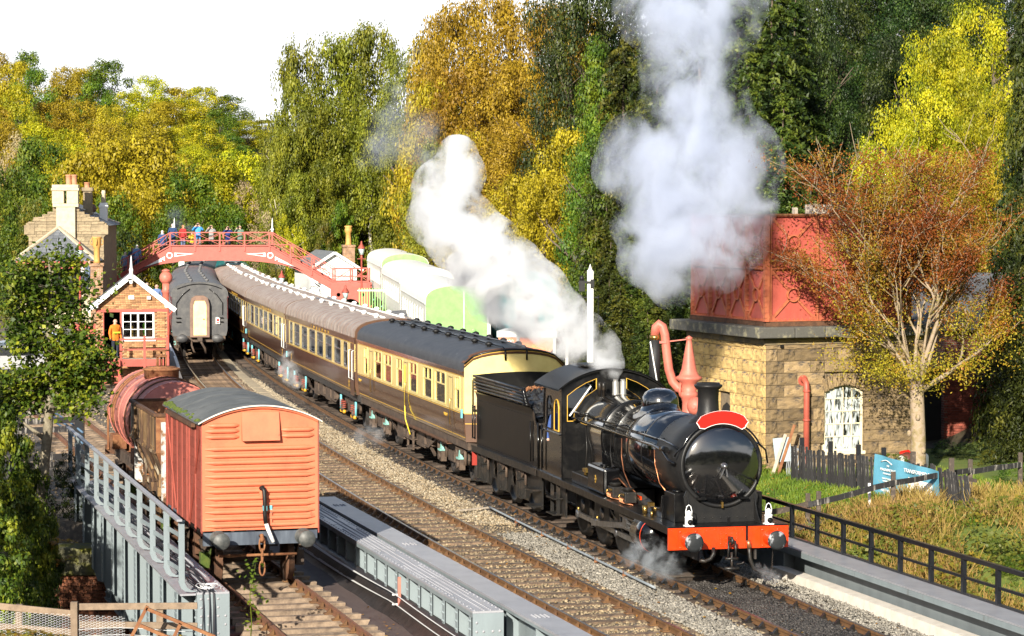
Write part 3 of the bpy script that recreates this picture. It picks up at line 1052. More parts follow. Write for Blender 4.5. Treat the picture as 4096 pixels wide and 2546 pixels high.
# walkway outside the girder and its deep side plates
t = thing('walkway_deck', 'narrow grey walkway plate along the outside of the left girder', 'walkway', gl.location, gl.rotation_euler.z)
MB().box(.05, LL, .31, .60, .545, .58).build('walk_plate', girder_top, t)
br = MB()
br.plate([[(.31, .54), (.62, .54), (.62, -.9), (.5, -1.25), (.31, -1.3)]], -.02, .02, lambda a, b, c: Vector((c, a, b)))
br.box(-.16, .16, .60, .625, -.95, .54)
for z in np.arange(-.9, .5, .12):
 br.rivet((-.1, .625, z), (0, 1, 0), .022)
 br.rivet((.1, .625, z), (0, 1, 0), .022)
bme = br.mesh('bracket', girder_grey)
for i in range(10):
 inst(bme, 'bracket', t, (.5 + i * 2.04, 0, 0))
# cables lying on the girder
mb = MB()
rg = random.Random(4)
for k in range(9):
 pts = []
 ph, q = rg.uniform(0, 6), rg.uniform(-.05, .25)
 for i in range(30):
  x = -.02 + i * .65
  y = q + .08 * math.sin(x * .9 + ph) * (1 if x > 1 else .4)
  pts.append((x, y, .615 + .012 * (k % 3)))
 if k < 4:
  pts = [(-.25 - .05 * k, q + .1, -1.9), (-.18, q + .05, -.6), (-.06, q, .3), (-.03, q, .58)] + pts
 mb.tube(pts, .014, 5)
o = mb.build('cables', cable, fix=False)
o.location = gl.location
o.rotation_euler = gl.rotation_euler
tag(o, 'loose black cables running along the left girder and over its end', 'cables')
mb = MB()
for k in range(9):
 c = Vector((.35 + rg.uniform(-.1, .1), .05 + rg.uniform(-.08, .08), .64))
 r_ = rg.uniform(.08, .2)
 mb.tube([c + Vector((r_ * 1.4 * math.cos(i * .6 + k), r_ * math.sin(i * .6 + k), .02 * math.sin(i + k) + .02)) for i in range(9)], .008, 4)
o = mb.build('cable_tangle', cable_w, fix=False)
o.location = gl.location
o.rotation_euler = gl.rotation_euler
tag(o, 'white tangle of cable ties on the end of the left girder', 'cable')
# right-hand girder with black railing, pale kerb
def rx_(Y):
 return -.283 * Y + 21.75
a, rz, L_ = girder_frame(lambda Y: rx_(Y), 38, 66)
t = thing('plate_girder', 'grey girder under the black railing, right of the locomotive', 'girder', (a.x, a.y, 0), rz)
MB().box(0, L_, -.34, .34, .44, .47).build('top_flange', girder_top, t)
MB().box(0, L_, .33, .352, .33, .437).box(0, L_, -.345, -.33, .35, .437).build('flange_edge', girder_grey, t)
MB().box(0, 18, .06, .10, -.9, .43).box(19, L_, .06, .10, -.9, .43).build('web', girder_dark, t)
MB().box(17.9, L_, .10, .34, -.9, .32).build('end_plate', girder_dark, t)
t2 = thing('bridge_railing', 'black steel railing on the right girder', 'railing', (a.x, a.y, .47), rz)
MB().box(0, L_, -.35, -.27, .66, .74).build('top_rail', rail_black, t2)
MB().box(0, L_, -.335, -.285, .30, .35).build('mid_rail', rail_black, t2)
MB().box(0, L_, -.345, -.275, .0, .04).build('foot_rail', rail_black, t2)
pm = MB().box(-.045, .045, -.35, -.27, 0, .66).mesh('post', rail_black)
for i in range(20):
 inst(pm, 'post', t2, (.6 + i * 1.42, 0, 0))
t = thing('concrete_kerb', 'long pale concrete kerb at the foot of the right girder', 'kerb', (a.x, a.y, 0), rz)
km = MB().box(0, 1.0, .28, .63, -.30, .02)
km.v = [(x, y - (.05 if z > 0 and y > .5 else 0), z) for x, y, z in km.v]
km = km.mesh('kerb_block', concrete)
for i in range(18):
 inst(km, 'kerb_block', t, (i * 1.003, .0, 0))
# brick abutment, its mossy bearing stone
t = thing('brick_abutment', 'wet brick abutment below the left girder', 'abutment', (-10.9, 62.3, .38), R(-4))
MB().box(-.02, 3.6, .02, .9, -4.2, -1.58).build('core', mort_p, t)
bm_ = MB().box(-.112, .112, -.05, .05, -.036, .036)
bm_.v = [(x + rnd.uniform(-.006, .006), y, z + rnd.uniform(-.003, .003)) for x, y, z in bm_.v]
bm_ = bm_.mesh('brick', brick_o)
k = 0
z = -1.63
while z > -3.1:
 for i in range(15):
  inst(bm_, 'brick', t, (.11 + i * .236 - (.118 if k % 2 else 0), .02 + rnd.uniform(-.012, .008), z), (0, 0, rnd.uniform(-.02, .02)))
 z -= .085
 k += 1
o = MB().box(-1.6, 1.9, -.5, .5, -.32, .32)
o.v = [(x + rnd.uniform(-.08, .08), y + rnd.uniform(-.06, .06), z + rnd.uniform(-.05, .05)) for x, y, z in o.v]
o = o.build('bearing_stone', mat('mossy_stone', (.12, .115, .07), (.17, .165, .02), 2.2, .45, .6, rough=.95, bump=.5, bsc=9), bevel=.06)
o.location = (-9.6, 62.6, -.86)
tag(o, 'large mossy bearing stone on top of the brick abutment', 'stone')
# ---------------------------------------------------------------- the locomotive (local x forward from the beam, y to the viewer's right, z up)
def axis_rot(dxdy):
 d = Vector((-dxdy, -1, 0)).normalized()     # towards the camera
 return math.atan2(d.y, d.x)
def wheel_mesh(r, wd=.13, spokes=0, name='wheel', m=None):
 mb = MB()
 if not spokes:
  mb.lathe([(.001, -.09), (.10, -.09), (.10, -.05), (r * .3, -.03), (r * .8, .0), (r * .86, -.06), (r, -.06), (r, .05), (r + .03, .055), (r + .03, .08), (.001, .08)], ax='Y', n=28)
 else:
  mb.lathe([(r * .86, -.07), (r, -.07), (r, .05), (r + .03, .055), (r + .03, .08), (r * .86, .08), (r * .86, -.07)], ax='Y', n=36)
  mb.lathe([(.001, -.10), (.15, -.10), (.15, .08), (.001, .08)], ax='Y', n=18)
  for k in range(spokes):
   a = 2 * math.pi * k / spokes
   mb.bar((.1 * math.cos(a), 0, .1 * math.sin(a)), (r * .9 * math.cos(a), 0, r * .9 * math.sin(a)), .045, .07, up=(0, 1, 0))
  mb.add([(-.35, -.05, -.3), (.35, -.05, -.3), (.5, -.05, -.38), (0, -.05, -.62), (-.5, -.05, -.38)], [(0, 1, 2, 3, 4)])
 return mb.mesh(name, m or under_dk)
def arcpts(r, cz, a0, a1, n, x=0):
 return [(x, r * math.sin(R(a0 + (a1 - a0) * i / n)), cz + r * math.cos(R(a0 + (a1 - a0) * i / n))) for i in range(n + 1)]
LO = Vector((4.37, 52.2, 0))
LRZ = axis_rot(-.222)
loco = thing('steam_locomotive', 'gleaming black steam locomotive with red buffer beam and blank red headboard', 'locomotive', LO, LRZ)
CZ = 2.43
MB().box(-.06, 0, -1.265, 1.265, .79, 1.235).build('buffer_beam', red_beam, loco, .006)
rv = MB()
for y in np.arange(-1.2, 1.21, .15):
 rv.rivet((0, y, 1.19), (1, 0, 0), .014)
for y in (-.15, -.05, .05, .15):
 for z in (.9, 1.0, 1.1):
  rv.rivet((.012, y * 1.1, z), (1, 0, 0), .018)
tag(rv.build('beam_rivets', red_beam, loco, fix=False), kind='stuff')
MB().box(0, .012, -.20, .20, .84, 1.15).build('hook_plate', red_beam, loco)
bs, bh = MB(), MB()
bs.box(0, .03, -.2, .2, -.2, .2).lathe([(.165, .03), (.15, .08), (.125, .30), (.125, .34)], ax='X', n=20)
for y in (-.16, .16):
 for z in (-.16, .16):
  bs.rivet((.03, y, z), (1, 0, 0), .03)
bh.lathe([(.08, .30), (.08, .46), (.15, .465), (.192, .475), (.192, .50), (.14, .515), (.001, .522)], ax='X', n=28)
bm1, bm2 = bs.mesh('buffer', red_beam), bh.mesh('buffer_head', buffer_face)
for y in (-.865, .865):
 b = inst(bm1, 'buffer', loco, (0, y, 1.0))
 inst(bm2, 'buffer_head', b)
# running plate with valance, splash pieces
rpl = MB()
rpl.box(-1.6, 0, -1.27, 1.27, 1.237, 1.262)
for s_ in (-1, 1):
 a, b = sorted((s_ * .55, s_ * 1.27))
 rpl.box(-11.7, -1.602, a, b, 1.237, 1.262)
 a, b = sorted((s_ * 1.235, s_ * 1.255))
 rpl.box(-11.7, -.062, a, b, 1.10, 1.236)
rpl.build('running_plate', black_semi, loco, .004)
MB().box(-11.3, -.1, -.62, -.58, .55, 1.23).box(-11.3, -.1, .58, .62, .55, 1.23).box(-.7, -.1, -.55, .55, .85, 1.2).build('frame_plates', under_dk, loco)
# smokebox, door
sb = MB().lathe([(.82, -.52), (.885, -.56), (.89, -2.38), (.84, -2.40)], o=(0, 0, CZ), ax='X', n=48)
sb.build('smokebox', black_dull, loco)
rv = MB()
for x in (-.64, -2.30):
 for k in range(56):
  a = 2 * math.pi * k / 56
  rv.rivet((x, .89 * math.sin(a), CZ + .89 * math.cos(a)), (0, math.sin(a), math.cos(a)), .013)
for k in range(40):
 a = 2 * math.pi * k / 40
 rv.rivet((-.525, .82 * math.sin(a), CZ + .82 * math.cos(a)), (1, 0, 0), .012)
tag(rv.build('smokebox_rivets', black_dull, loco, fix=False), kind='stuff')
DX = .22
def shx(m_, d_=.22):
 m_.v = [(x + d_, y, z) for x, y, z in m_.v]
 return m_
door = MB().lathe([(.79, -.745), (.79, -.715), (.775, -.70), (.71, -.665), (.55, -.615), (.35, -.575), (.15, -.558), (.0005, -.555)], o=(DX, 0, CZ), ax='X', n=56).build('smokebox_door', boiler_black, loco)
MB().lathe([(.868, -.75), (.868, -.715), (.80, -.712), (.795, -.75)], o=(DX, 0, CZ), ax='X', n=56).build('door_ring', black_dull, loco)
h = MB()
for z in (.27, .14, -.27):
 h.bar((-.60, -.05, CZ + z), (-.66, .62, CZ + z), .022, .05, up=(1, 0, 0)) if z == -.27 else h.bar((-.575, -.05, CZ + z), (-.70, .70, CZ + z), .022, .045, up=(1, 0, 0))
h.cyl((-.72, .76, CZ - .4), (-.72, .76, CZ + .4), .025, None, 8)
h.box(-.60, -.565, -.06, .10, CZ + .12, CZ + .16).box(-.60, -.565, -.06, .10, CZ + .22, CZ + .26)
shx(h).build('door_hinge', black_gloss, door)
h = MB().lathe([(.075, -.56), (.07, -.53), (.045, -.52), (.04, -.44), (.001, -.44)], o=(0, 0, CZ), ax='X', n=18)
h.bar((-.46, 0, CZ), (-.45, -.12, CZ - .24), .02, .035, up=(1, 0, 0)).bar((-.49, .02, CZ), (-.48, .05, CZ - .22), .02, .035, up=(1, 0, 0))
shx(h).build('door_handle', steel, door)
for y in (-.45, .45):
 MB().box(-.50, -.36, y - .09, y + .09, CZ - .68, CZ - .64).build('lamp_iron', black_semi, loco)
MB().box(-.48, -.42, -.018, .018, CZ - .86, CZ - .74).build('door_clip', brass, loco)
# saddle under the smokebox: front apron with curved top
lp = [(-.74, 1.265), (.74, 1.265), (.74, 1.50), (.79, 1.80)] + [(.86 * math.sin(R(a)), CZ + .86 * math.cos(R(a))) for a in range(122, 239, 6)] + [(-.79, 1.80), (-.74, 1.50)]
MB().plate([lp], -.58, -.54, lambda a, b, c: Vector((c, a, b))).build('saddle_front', black_dull, loco)
MB().box(-2.3, -.59, -.62, .62, 1.262, 1.75).build('saddle', black_dull, loco)
for s_ in (-1, 1):
 w_ = MB()
 prof = [(-.54, 1.263), (-.08, 1.263), (-.12, 1.30), (-.30, 1.42), (-.42, 1.58), (-.50, 1.78), (-.54, 1.84)]
 w_.plate([prof], s_ * .70, s_ * .72, lambda a, b, c: Vector((a, c, b)))
 w_.build('frame_wing', black_dull, loco)
rv = MB()
for y in np.arange(-.7, .71, .175):
 rv.rivet((-.538, y, 1.36), (1, 0, 0), .018)
tag(rv.build('saddle_rivets', black_dull, loco, fix=False), kind='stuff')
# boiler and firebox
BR = .84
MB().lathe([(.80, -2.39), (BR, -2.42), (BR, -6.98), (.80, -7.0)], o=(0, 0, CZ), ax='X', n=64).build('boiler', boiler_black, loco)
for x in (-2.46, -3.6, -4.75, -5.9, -6.95):
 MB().lathe([(BR, x - .03), (BR + .008, x - .026), (BR + .008, x + .026), (BR, x + .03)], o=(0, 0, CZ), ax='X', n=64).build('boiler_band', black_semi, loco)
fb = MB()
prof = [(-.80, 1.27), (-.83, 2.1)] + [(-(BR + .02) * math.cos(R(a)), CZ + (BR + .02) * math.sin(R(a))) for a in range(0, 181, 6)] + [(.83, 2.1), (.80, 1.27)]
rows = [[(x, a, b) for a, b in prof] for x in (-7.0, -7.02, -9.35)]
fb.sheet(rows)
fb.f.append(list(range(len(prof))))
fb.m.append(0)
fb.s.append(False)
fb.build('firebox', boiler_black, loco)
MB().lathe([(.45, -.1), (.36, .05), (.34, .06), (.255, .12), (.225, .22), (.212, .45), (.222, .66), (.27, .70), (.292, .73), (.292, .76), (.24, .77), (.24, .80), (.19, .80), (.19, .3)], o=(-1.45, 0, CZ + .82), n=36).build('chimney', black_dull, loco)
dm = MB()
prof = [(.40, .02), (.41, .10), (.41, .22), (.39, .33), (.33, .43), (.22, .49), (.10, .515), (.0005, .52)]
dm.lathe(prof, o=(-5.1, 0, CZ + .74), n=40)
rows = []
for q in range(41):          # flared skirt that sits on the round boiler
 a = 2 * math.pi * q / 40
 col = []
 for r_, up in ((.41, .12), (.45, .05), (.53, .018), (.60, .006)):
  y = r_ * math.sin(a)
  col.append((-5.1 + r_ * math.cos(a), y, CZ + math.sqrt(BR * BR - y * y) + up))
 rows.append(col)
dm.sheet(rows)
dm.build('dome', boiler_black, loco)
sv = MB().box(-8.95, -8.35, -.22, .22, CZ + .78, CZ + .86, 1)
for y in (-.09, .09):
 sv.lathe([(.085, .84), (.085, .88), (.075, .90), (.075, 1.16), (.055, 1.18), (.055, 1.22), (.001, 1.22)], o=(-8.6, y, CZ), n=16)
sv.build('safety_valve', [mat('valve_steel', (.40, .38, .34), (.3, .28, .25), 6, rough=.35, metal=.6), black_semi], loco)
wh = MB()
for y in (-.30, -.40):
 wh.lathe([(.03, .74), (.03, .95), (.05, .96), (.05, 1.1), (.02, 1.14)], o=(-8.9, y, CZ), n=10)
wh.box(-9.1, -8.8, -.45, -.2, CZ + .72, CZ + .80)
wh.build('whistle', black_oily, loco)
# handrails
for s_ in (-1, 1):
 y = s_ * .93
 mb = MB()
 pts = [(-9.3, y, 2.86), (-2.3, y, 2.86), (-1.5, y * .99, 2.86)]
 pts += [(-.9, y * .98, 2.82), (-.58, y * .96, 2.78)]
 mb.tube(pts, .02, 8)
 for x in (-8.6, -7.0, -5.3, -3.6, -2.0):
  mb.cyl((x, y, 2.86), (x, s_ * .70, 2.86), .014, None, 6)
  mb.ball((x, y, 2.86), .032, 8)
 mb.build('handrail', black_gloss, loco)
mb = MB()
pts = [(-.50, .90 * math.sin(R(a)), CZ + .90 * math.cos(R(a)) + .02) for a in range(-64, 65, 8)]
pts = [(-.58, -.97, 2.62), (-.54, -.93, 2.72)] + pts + [(-.54, .95, 2.72), (-.56, 1.0, 2.45)]
mb.tube(pts, .02, 8)
mb.build('front_handrail', black_gloss, loco)
mb = MB()
mb.tube([(-9.3, -.96, 2.70), (-2.2, -.96, 2.70), (-1.5, -.97, 2.66), (-1.0, -.97, 2.5), (-.70, -.93, 2.46)], .032, 8)
mb.cyl((-1.55, -.97, 2.70), (-1.20, -.97, 2.70), .06, None, 12)
mb.build('ejector_pipe', black_gloss, loco)
mb = MB()
mb.tube([(-5.0, -.90, 2.6), (-4.9, -.93, 2.2), (-4.7, -.93, 1.9), (-4.3, -.9, 1.62), (-3.9, -.86, 1.5)], .012, 6)
mb.tube([(-2.4, -.885, 2.6), (-2.36, -.885, 2.3), (-2.3, -.8, 1.9), (-1.9, -.72, 1.7)], .012, 6)
mb.tube([(-6.1, -.80, 1.75), (-5.2, -.82, 1.6), (-4.2, -.8, 1.42), (-3.4, -.8, 1.3)], .018, 6)
mb.build('copper_pipes', copper, loco)
mb = MB()
mb.tube([(-5.9, -.90, 2.66), (-5.8, -.95, 2.2), (-5.6, -.96, 1.95)], .008, 5)
mb.tube([(-8.4, -.86, 2.6), (-8.2, -.88, 2.1), (-8.3, -.9, 1.35)], .012, 5)
mb.bar((-6.3, -.78, 1.9), (-3.6, -.84, 1.30), .02, .05)
mb.build('reach_rod', black_oily, loco)
# cab
cb = MB()
for s_ in (-1, 1):
 out = [(-11.55, 1.262), (-9.32, 1.262), (-9.32, 3.42), (-11.05, 3.42), (-11.10, 3.2), (-11.18, 2.5), (-11.28, 2.28), (-11.55, 2.25)]
 def arch(x0, x1, z0, z1):
  r_ = (x1 - x0) / 2
  return [(x0, z0), (x1, z0)] + [((x0 + x1) / 2 + r_ * math.cos(R(a)), z1 - r_ + r_ * math.sin(R(a))) for a in range(0, 181, 20)]
 cb.plate([out, arch(-10.02, -9.56, 2.36, 3.12), arch(-10.80, -10.28, 2.36, 3.16)], s_ * 1.19, s_ * 1.215, lambda a, b, c: Vector((a, c, b)))
cb.build('cab_side', black_gloss, loco)
fr_ = MB()
RA = 2.05
def rz_(y):
 return 3.86 - (RA - math.sqrt(RA * RA - y * y))
topc = [(y, rz_(y) - .03) for y in np.linspace(1.19, -1.19, 19)]
out = [(-1.19, 1.27), (1.19, 1.27)] + topc
spec = []
for s_ in (-1, 1):
 hole = [(s_ * 1.08, 2.62), (s_ * 1.08, 3.23), (s_ * .85, 3.40), (s_ * .62, 3.53), (s_ * .36, 3.63), (s_ * .36, 3.38), (s_ * .66, 3.18), (s_ * .90, 2.84), (s_ * .93, 2.62)]
 spec.append(hole)
fr_.plate([out] + spec, -9.36, -9.33, lambda a, b, c: Vector((c, a, b)))
fr_.build('cab_front', black_semi, loco)
for hole in spec:
 wf = MB()
 cx, cz = sum(p[0] for p in hole) / len(hole), sum(p[1] for p in hole) / len(hole)
 inn = [(cx + (a - cx) * .96, cz + (b - cz) * .97) for a, b in hole]
 wf.plate([hole, inn], -9.335, -9.31, lambda a, b, c: Vector((c, a, b)))
 g_ = wf.build('cab_window', gold, loco)
 MB().plate([hole], -9.35, -9.345, lambda a, b, c: Vector((c, a, b))).build('pane', glass_dark, g_)
wf = MB()
wf.bar((-9.32, -1.02, 2.75), (-9.32, -.5, 3.45), .015, .03)
wf.build('window_bar', white_p, loco)
for s_ in (-1, 1):
 for lp in (arch(-10.02, -9.56, 2.36, 3.12), arch(-10.80, -10.28, 2.36, 3.16)):
  cx, cz = sum(p[0] for p in lp) / len(lp), sum(p[1] for p in lp) / len(lp)
  inn = [(cx + (a - cx) * .93, cz + (b - cz) * .96) for a, b in lp]
  a, b = sorted((s_ * 1.215, s_ * 1.235))
  MB().plate([lp, inn], a, b, lambda a, b, c: Vector((a, c, b))).build('cab_window', gold if lp[0][0] > -10.1 else black_semi, loco)
rf = MB()
rows = [[(x, y, rz_(y)) for y in np.linspace(-1.32, 1.32, 25)] for x in (-9.2, -11.75)]
rf.sheet(rows)
rows = [[(x, y, rz_(y) - .035) for y in np.linspace(-1.32, 1.32, 25)] for x in (-9.2, -11.75)]
rf.sheet(rows)
for x in (-9.2, -11.75):
 rf.sheet([[(x, y, rz_(y) - c) for y in np.linspace(-1.32, 1.32, 25)] for c in (0, .035)], 0, False)
rf.build('cab_roof', black_dull, loco)
MB().box(-11.0, -10.1, -.45, .45, 3.855, 3.90).build('roof_vent', black_dull, loco, .01)
mb = MB()
for c_, r_ in (((-9.2, -1.215), .018), ((-9.2, 1.215), .018)):
 mb.tube([(-9.18, y, rz_(y)) for y in np.linspace(-1.3, 1.3, 21)], .014, 6)
mb.build('roof_beading', black_semi, loco)
MB().box(-11.5, -9.38, -1.15, 1.15, 1.2, 1.236).box(-9.45, -9.38, -.9, .9, 1.4, 2.4).build('cab_floor', dark_in, loco)
mb = MB()
for x in (-11.12, -11.50):
 mb.cyl((x, -1.27, 1.30), (x, -1.27, 2.42), .018, None, 8)
mb.tube([(-11.1, -1.215, 2.45), (-11.1, -1.225, 2.9), (-11.02, -1.22, 3.3), (-11.0, -1.2, 3.42)], .018, 6)
mb.box(-11.3, -9.45, -1.245, -1.20, 2.27, 2.31)
mb.build('cab_handrail', black_gloss, loco)
rv = MB()
for z in np.arange(1.4, 3.4, .12):
 rv.rivet((-9.40, -1.215, z), (0, -1, 0), .012)
 rv.rivet((-9.33, -1.12, z), (1, 0, 0), .010)
tag(rv.build('cab_rivets', black_gloss, loco, fix=False), kind='stuff')
# fireman glimpsed in the cab is built with the people
# boxes on the running plate
sbx = MB()
for s_ in (-1, 1):
 sbx.box(-1.42, -.72, min(s_ * .60, s_ * .94), max(s_ * .60, s_ * .94), 1.264, 1.85)
 sbx.lathe([(.10, 0), (.10, .03), (.07, .04), (.001, .04)], o=(-1.05, s_ * .77, 1.85), n=14)
sbx.build('sandbox', black_semi, loco, .012)
mb = MB()
mb.plate([[(-1.425, 1.264), (-1.425, 1.74), (-1.48, 1.58), (-1.60, 1.46), (-2.25, 1.42), (-2.75, 1.264)]], -1.0, -.62, lambda a, b, c: Vector((a, c, b)))
mb.build('sandbox_slope', black_gloss, loco, .006)
mb = MB().box(-7.05, -5.55, -1.16, -.76, 1.28, 1.88)
ob = mb.build('oil_box', black_gloss, loco, .06)
cr = MB()
cr.plate([[(-6.3, 1.49), (-6.23, 1.58), (-6.3, 1.67), (-6.37, 1.58)]], -1.168, -1.163, lambda a, b, c: Vector((a, c, b)))
cr.plate([circ(-6.3, 1.58, .055, 14), circ(-6.3, 1.58, .035, 12)], -1.174, -1.169, lambda a, b, c: Vector((a, c, b)), 1)
cr.build('crest', [gold, black_gloss], ob)
MB().lathe([(.10, 0), (.10, .025), (.05, .03), (.001, .03)], o=(-6.3, -.95, 1.88), n=16).build('filler_cap', black_semi, ob)
mb = MB().box(-8.7, -7.1, -1.12, -.85, 1.264, 1.52)
mb.build('toolbox', black_semi, loco, .015)
for k, x in enumerate((-5.15, -4.1)):
 lub = MB().box(x - .22, x + .22, -1.12, -.86, 1.30, 1.53)
 lub.cyl((x - .05, -.99, 1.53), (x - .05, -.99, 1.60), .10, .14, 14)
 o = lub.build('lubricator', black_oily, loco, .012)
 wl = MB().lathe([(.075, -.012), (.09, -.012), (.09, .012), (.075, .012), (.075, -.012)], o=(x - .27, -1.05, 1.38), ax='X', n=18)
 for a in range(0, 180, 45):
  c_, d_ = .08 * math.cos(R(a)), .08 * math.sin(R(a))
  wl.bar((x - .27, -1.05 - c_, 1.38 - d_), (x - .27, -1.05 + c_, 1.38 + d_), .012, .012, up=(1, 0, 0))
 wl.box(x - .1, x + .12, -1.135, -1.122, 1.45, 1.49)
 wl.build('handwheel', brass, o)
 cp = MB()
 for q in range(4):
  xx = x - .12 + q * .09
  cp.tube([(xx, -1.13, 1.40), (xx, -1.16, 1.38), (xx + .01, -1.16, 1.31), (xx + .03, -1.10, 1.285), (xx + .3, -1.0, 1.285)], .009, 5)
 cp.build('oil_pipes', copper, o)
mb = MB().cyl((-2.35, -1.10, 1.262), (-2.35, -1.10, 1.43), .055, .06, 14).cyl((-1.75, -1.12, 1.262), (-1.75, -1.12, 1.38), .03, None, 10)
mb.box(-2.7, -2.5, -.95, -.85, 1.36, 1.46)
mb.build('oil_cups', brass, loco)
mb = MB()
mb.box(-5.0, -4.2, -.72, -.66, 1.30, 1.40)
mb.build('red_motion_cover', red_beam, loco)
mb = MB().cyl((-7.6, -1.05, 1.53), (-7.6, -1.05, 1.70), .05, None, 10).box(-7.75, -7.45, -1.10, -1.0, 1.60, 1.68)
mb.build('oil_filler', brass, loco)
# wheels, rods, cylinders
dw = wheel_mesh(.70, spokes=13, name='driving_wheel', m=black_oily)
AX = (-3.55, -5.28, -7.02, -8.80)
for x in AX:
 for s_ in (-1, 1):
  inst(dw, 'driving_wheel', loco, (x, s_ * .75, .70), (0, .6, 0 if s_ < 0 else math.pi))
 MB().cyl((x, -.7, .70), (x, .7, .70), .09, None, 10).build('axle', under_dk, loco)
for s_ in (-1, 1):
 cy_ = MB().lathe([(.30, -2.62), (.37, -2.60), (.37, -1.72), (.345, -1.70), (.345, -1.66), (.10, -1.62), (.001, -1.60)], o=(0, s_ * 1.0, .86), ax='X', n=30)
 cy_.box(-2.6, -1.72, min(s_ * .6, s_ * .98), max(s_ * .6, s_ * .98), .7, 1.2)
 cc = cy_.build('cylinder', black_gloss, loco)
 MB().lathe([(.373, -1.80), (.375, -1.79), (.375, -1.77), (.373, -1.76)], o=(0, s_ * 1.0, .86), ax='X', n=30).build('lining_band', red_beam, cc)
 y = s_ * .93
 rod = MB()
 rod.bar((AX[0], y, .50), (AX[3], y, .50), .06, .11)
 for x in AX:
  rod.lathe([(.001, -.05), (.10, -.05), (.10, .05), (.001, .05)], o=(x, y, .50), ax='Y', n=14)
  rod.cyl((x, y, .58), (x, y, .66), .03, None, 8, 1)
 rod.build('coupling_rod', [steel, brass], loco)
 y = s_ * 1.05
 rod = MB()
 rod.bar((-4.0, y, .80), (AX[2], y, .50), .05, .12).cyl((-4.0, y, .86), (-2.6, y, .86), .035, None, 8)
 rod.bar((-4.5, y, .98), (-2.62, y, .98), .07, .05).bar((-4.5, y, .74), (-2.62, y, .74), .07, .05)
 rod.box(-4.15, -3.85, y - .06, y + .06, .76, .96)
 rod.build('connecting_rod', steel, loco)
 y = s_ * 1.16
 st = MB().box(-9.9, -9.86, y - .04, y + .04, .35, 1.1).box(-10.5, -10.46, y - .04, y + .04, .35, 1.1).box(-10.55, -9.82, y - .14, y + .1, .34, .37).box(-10.55, -9.82, y - .14, y + .1, .72, .75)
 st.box(-10.7, -9.7, s_ * 1.0 - .02, s_ * 1.0 + .02, .3, 1.23)
 st.build('step', black_oily, loco)
 br_ = MB()
 for x in AX:
  br_.box(x + .62, x + .72, s_ * .74 - .05, s_ * .74 + .05, .25, .9)
  br_.box(x - .35, x + .35, s_ * .62 - .03, s_ * .62 + .05, .95, 1.12)
 br_.tube([(-2.9, s_ * 1.05, 1.05), (-2.9, s_ * 1.12, .9), (-2.95, s_ * 1.12, .45), (-2.7, s_ * 1.05, .38), (-2.3, s_ * 1.0, .42)], .035, 8)
 br_.bar((-5.6, s_ * .98, .95), (-4.6, s_ * .98, .62), .03, .05)
 br_.build('brake_gear', black_oily, loco)
MB().box(-9.3, -7.3, -.5, .5, .45, 1.2).build('ashpan', under_dk, loco)
# front coupling, hoses
ck = MB()
ck.bar((0, 0, 1.0), (.16, 0, 1.0), .05, .10, up=(0, 0, 1)).tube([(.12, 0, 1.0), (.22, 0, 1.04), (.27, 0, 1.0), (.25, 0, .93), (.17, 0, .92)], .03, 8)
for y in (-.07, .07):
 ck.tube([(.22, y, .98), (.24, y * 1.1, .80), (.22, y * 1.15, .62)], .022, 6)
ck.cyl((.22, -.13, .62), (.22, .13, .62), .03, None, 8).cyl((.22, 0, .75), (.22, 0, .34), .025, None, 8)
ck.cyl((.22, -.15, .42), (.22, .15, .42), .035, None, 8).tube([(.22, .1, .5), (.22, .22, .52), (.25, .24, .55)], .018, 6)
ck.build('screw_coupling', black_oily, loco)
hs = MB()
hs.tube([(.02, .42, .84), (.06, .42, .74), (.07, .43, .58), (.08, .50, .40), (.10, .66, .30), (.12, .88, .25), (.13, 1.0, .22)], .04, 10)
hs.cyl((.13, .97, .22), (.14, 1.08, .20), .055, None, 10)
hs.tube([(.02, .40, .95), (.04, .41, .90), (.05, .42, .80)], .05, 10, 1)
hs.build('vacuum_hose', [black_oily, copper], loco)
hs = MB()
hs.tube([(.0, -.32, .82), (.05, -.33, .70), (.06, -.40, .60), (.06, -.52, .56), (.05, -.62, .58)], .04, 10)
hs.build('heating_hose', black_oily, loco)
hs = MB()
for i in range(12):
 z = .80 - i * .05
 hs.bar((.04, .92 + .01 * (i % 2), z), (.04, .92 - .005 * i, z - .045), .012, .012)
hs.build('chain', black_oily, loco)
MB().box(.001, .02, .36, .40, .93, 1.30).box(.0, .02, -.03, .03, 1.262, 1.43).build('lamp_bracket', black_semi, loco)
# headboard
hb = MB()
rI, rO, cz0 = 1.02, 1.30, 2.22
lp = [(rO * math.sin(R(a)), cz0 + rO * math.cos(R(a))) for a in range(-25, 26, 5)]
lp += [(.66, cz0 + 1.05), (.60, cz0 + .98), (.575, cz0 + .93)]
lp += [(rI * math.sin(R(a)), cz0 + rI * math.cos(R(a))) for a in range(29, -30, -5)]
lp += [(-.575, cz0 + .93), (-.60, cz0 + .98), (-.66, cz0 + 1.05)]
HBZ = 2.22
hbo = thing('headboard', 'blank scarlet curved headboard on the smokebox top of the locomotive', 'headboard', LO + Matrix.Rotation(LRZ, 3, 'Z') @ Vector((-.46, 0, 0)), LRZ)
MB().plate([[(a * .84, (b - cz0) * .97 + cz0 + .07) for a, b in lp]], -.012, .012, lambda a, b, c: Vector((c, a, b))).build('board', red_board, hbo)
cx, cz = 0, cz0 + 1.16
edge = [(a * .84, (b - cz0) * .97 + cz0 + .07) for a, b in lp]
inn = [(cx + (a - cx) * .98, cz + .07 + (b - cz - .07) * .95) for a, b in edge]
MB().plate([edge, inn], .0125, .017, lambda a, b, c: Vector((c, a, b))).build('board_edge', white_p, hbo)
MB().box(-.10, -.013, -.03, .03, cz0 + .95, cz0 + 1.2).build('bracket', black_semi, hbo)
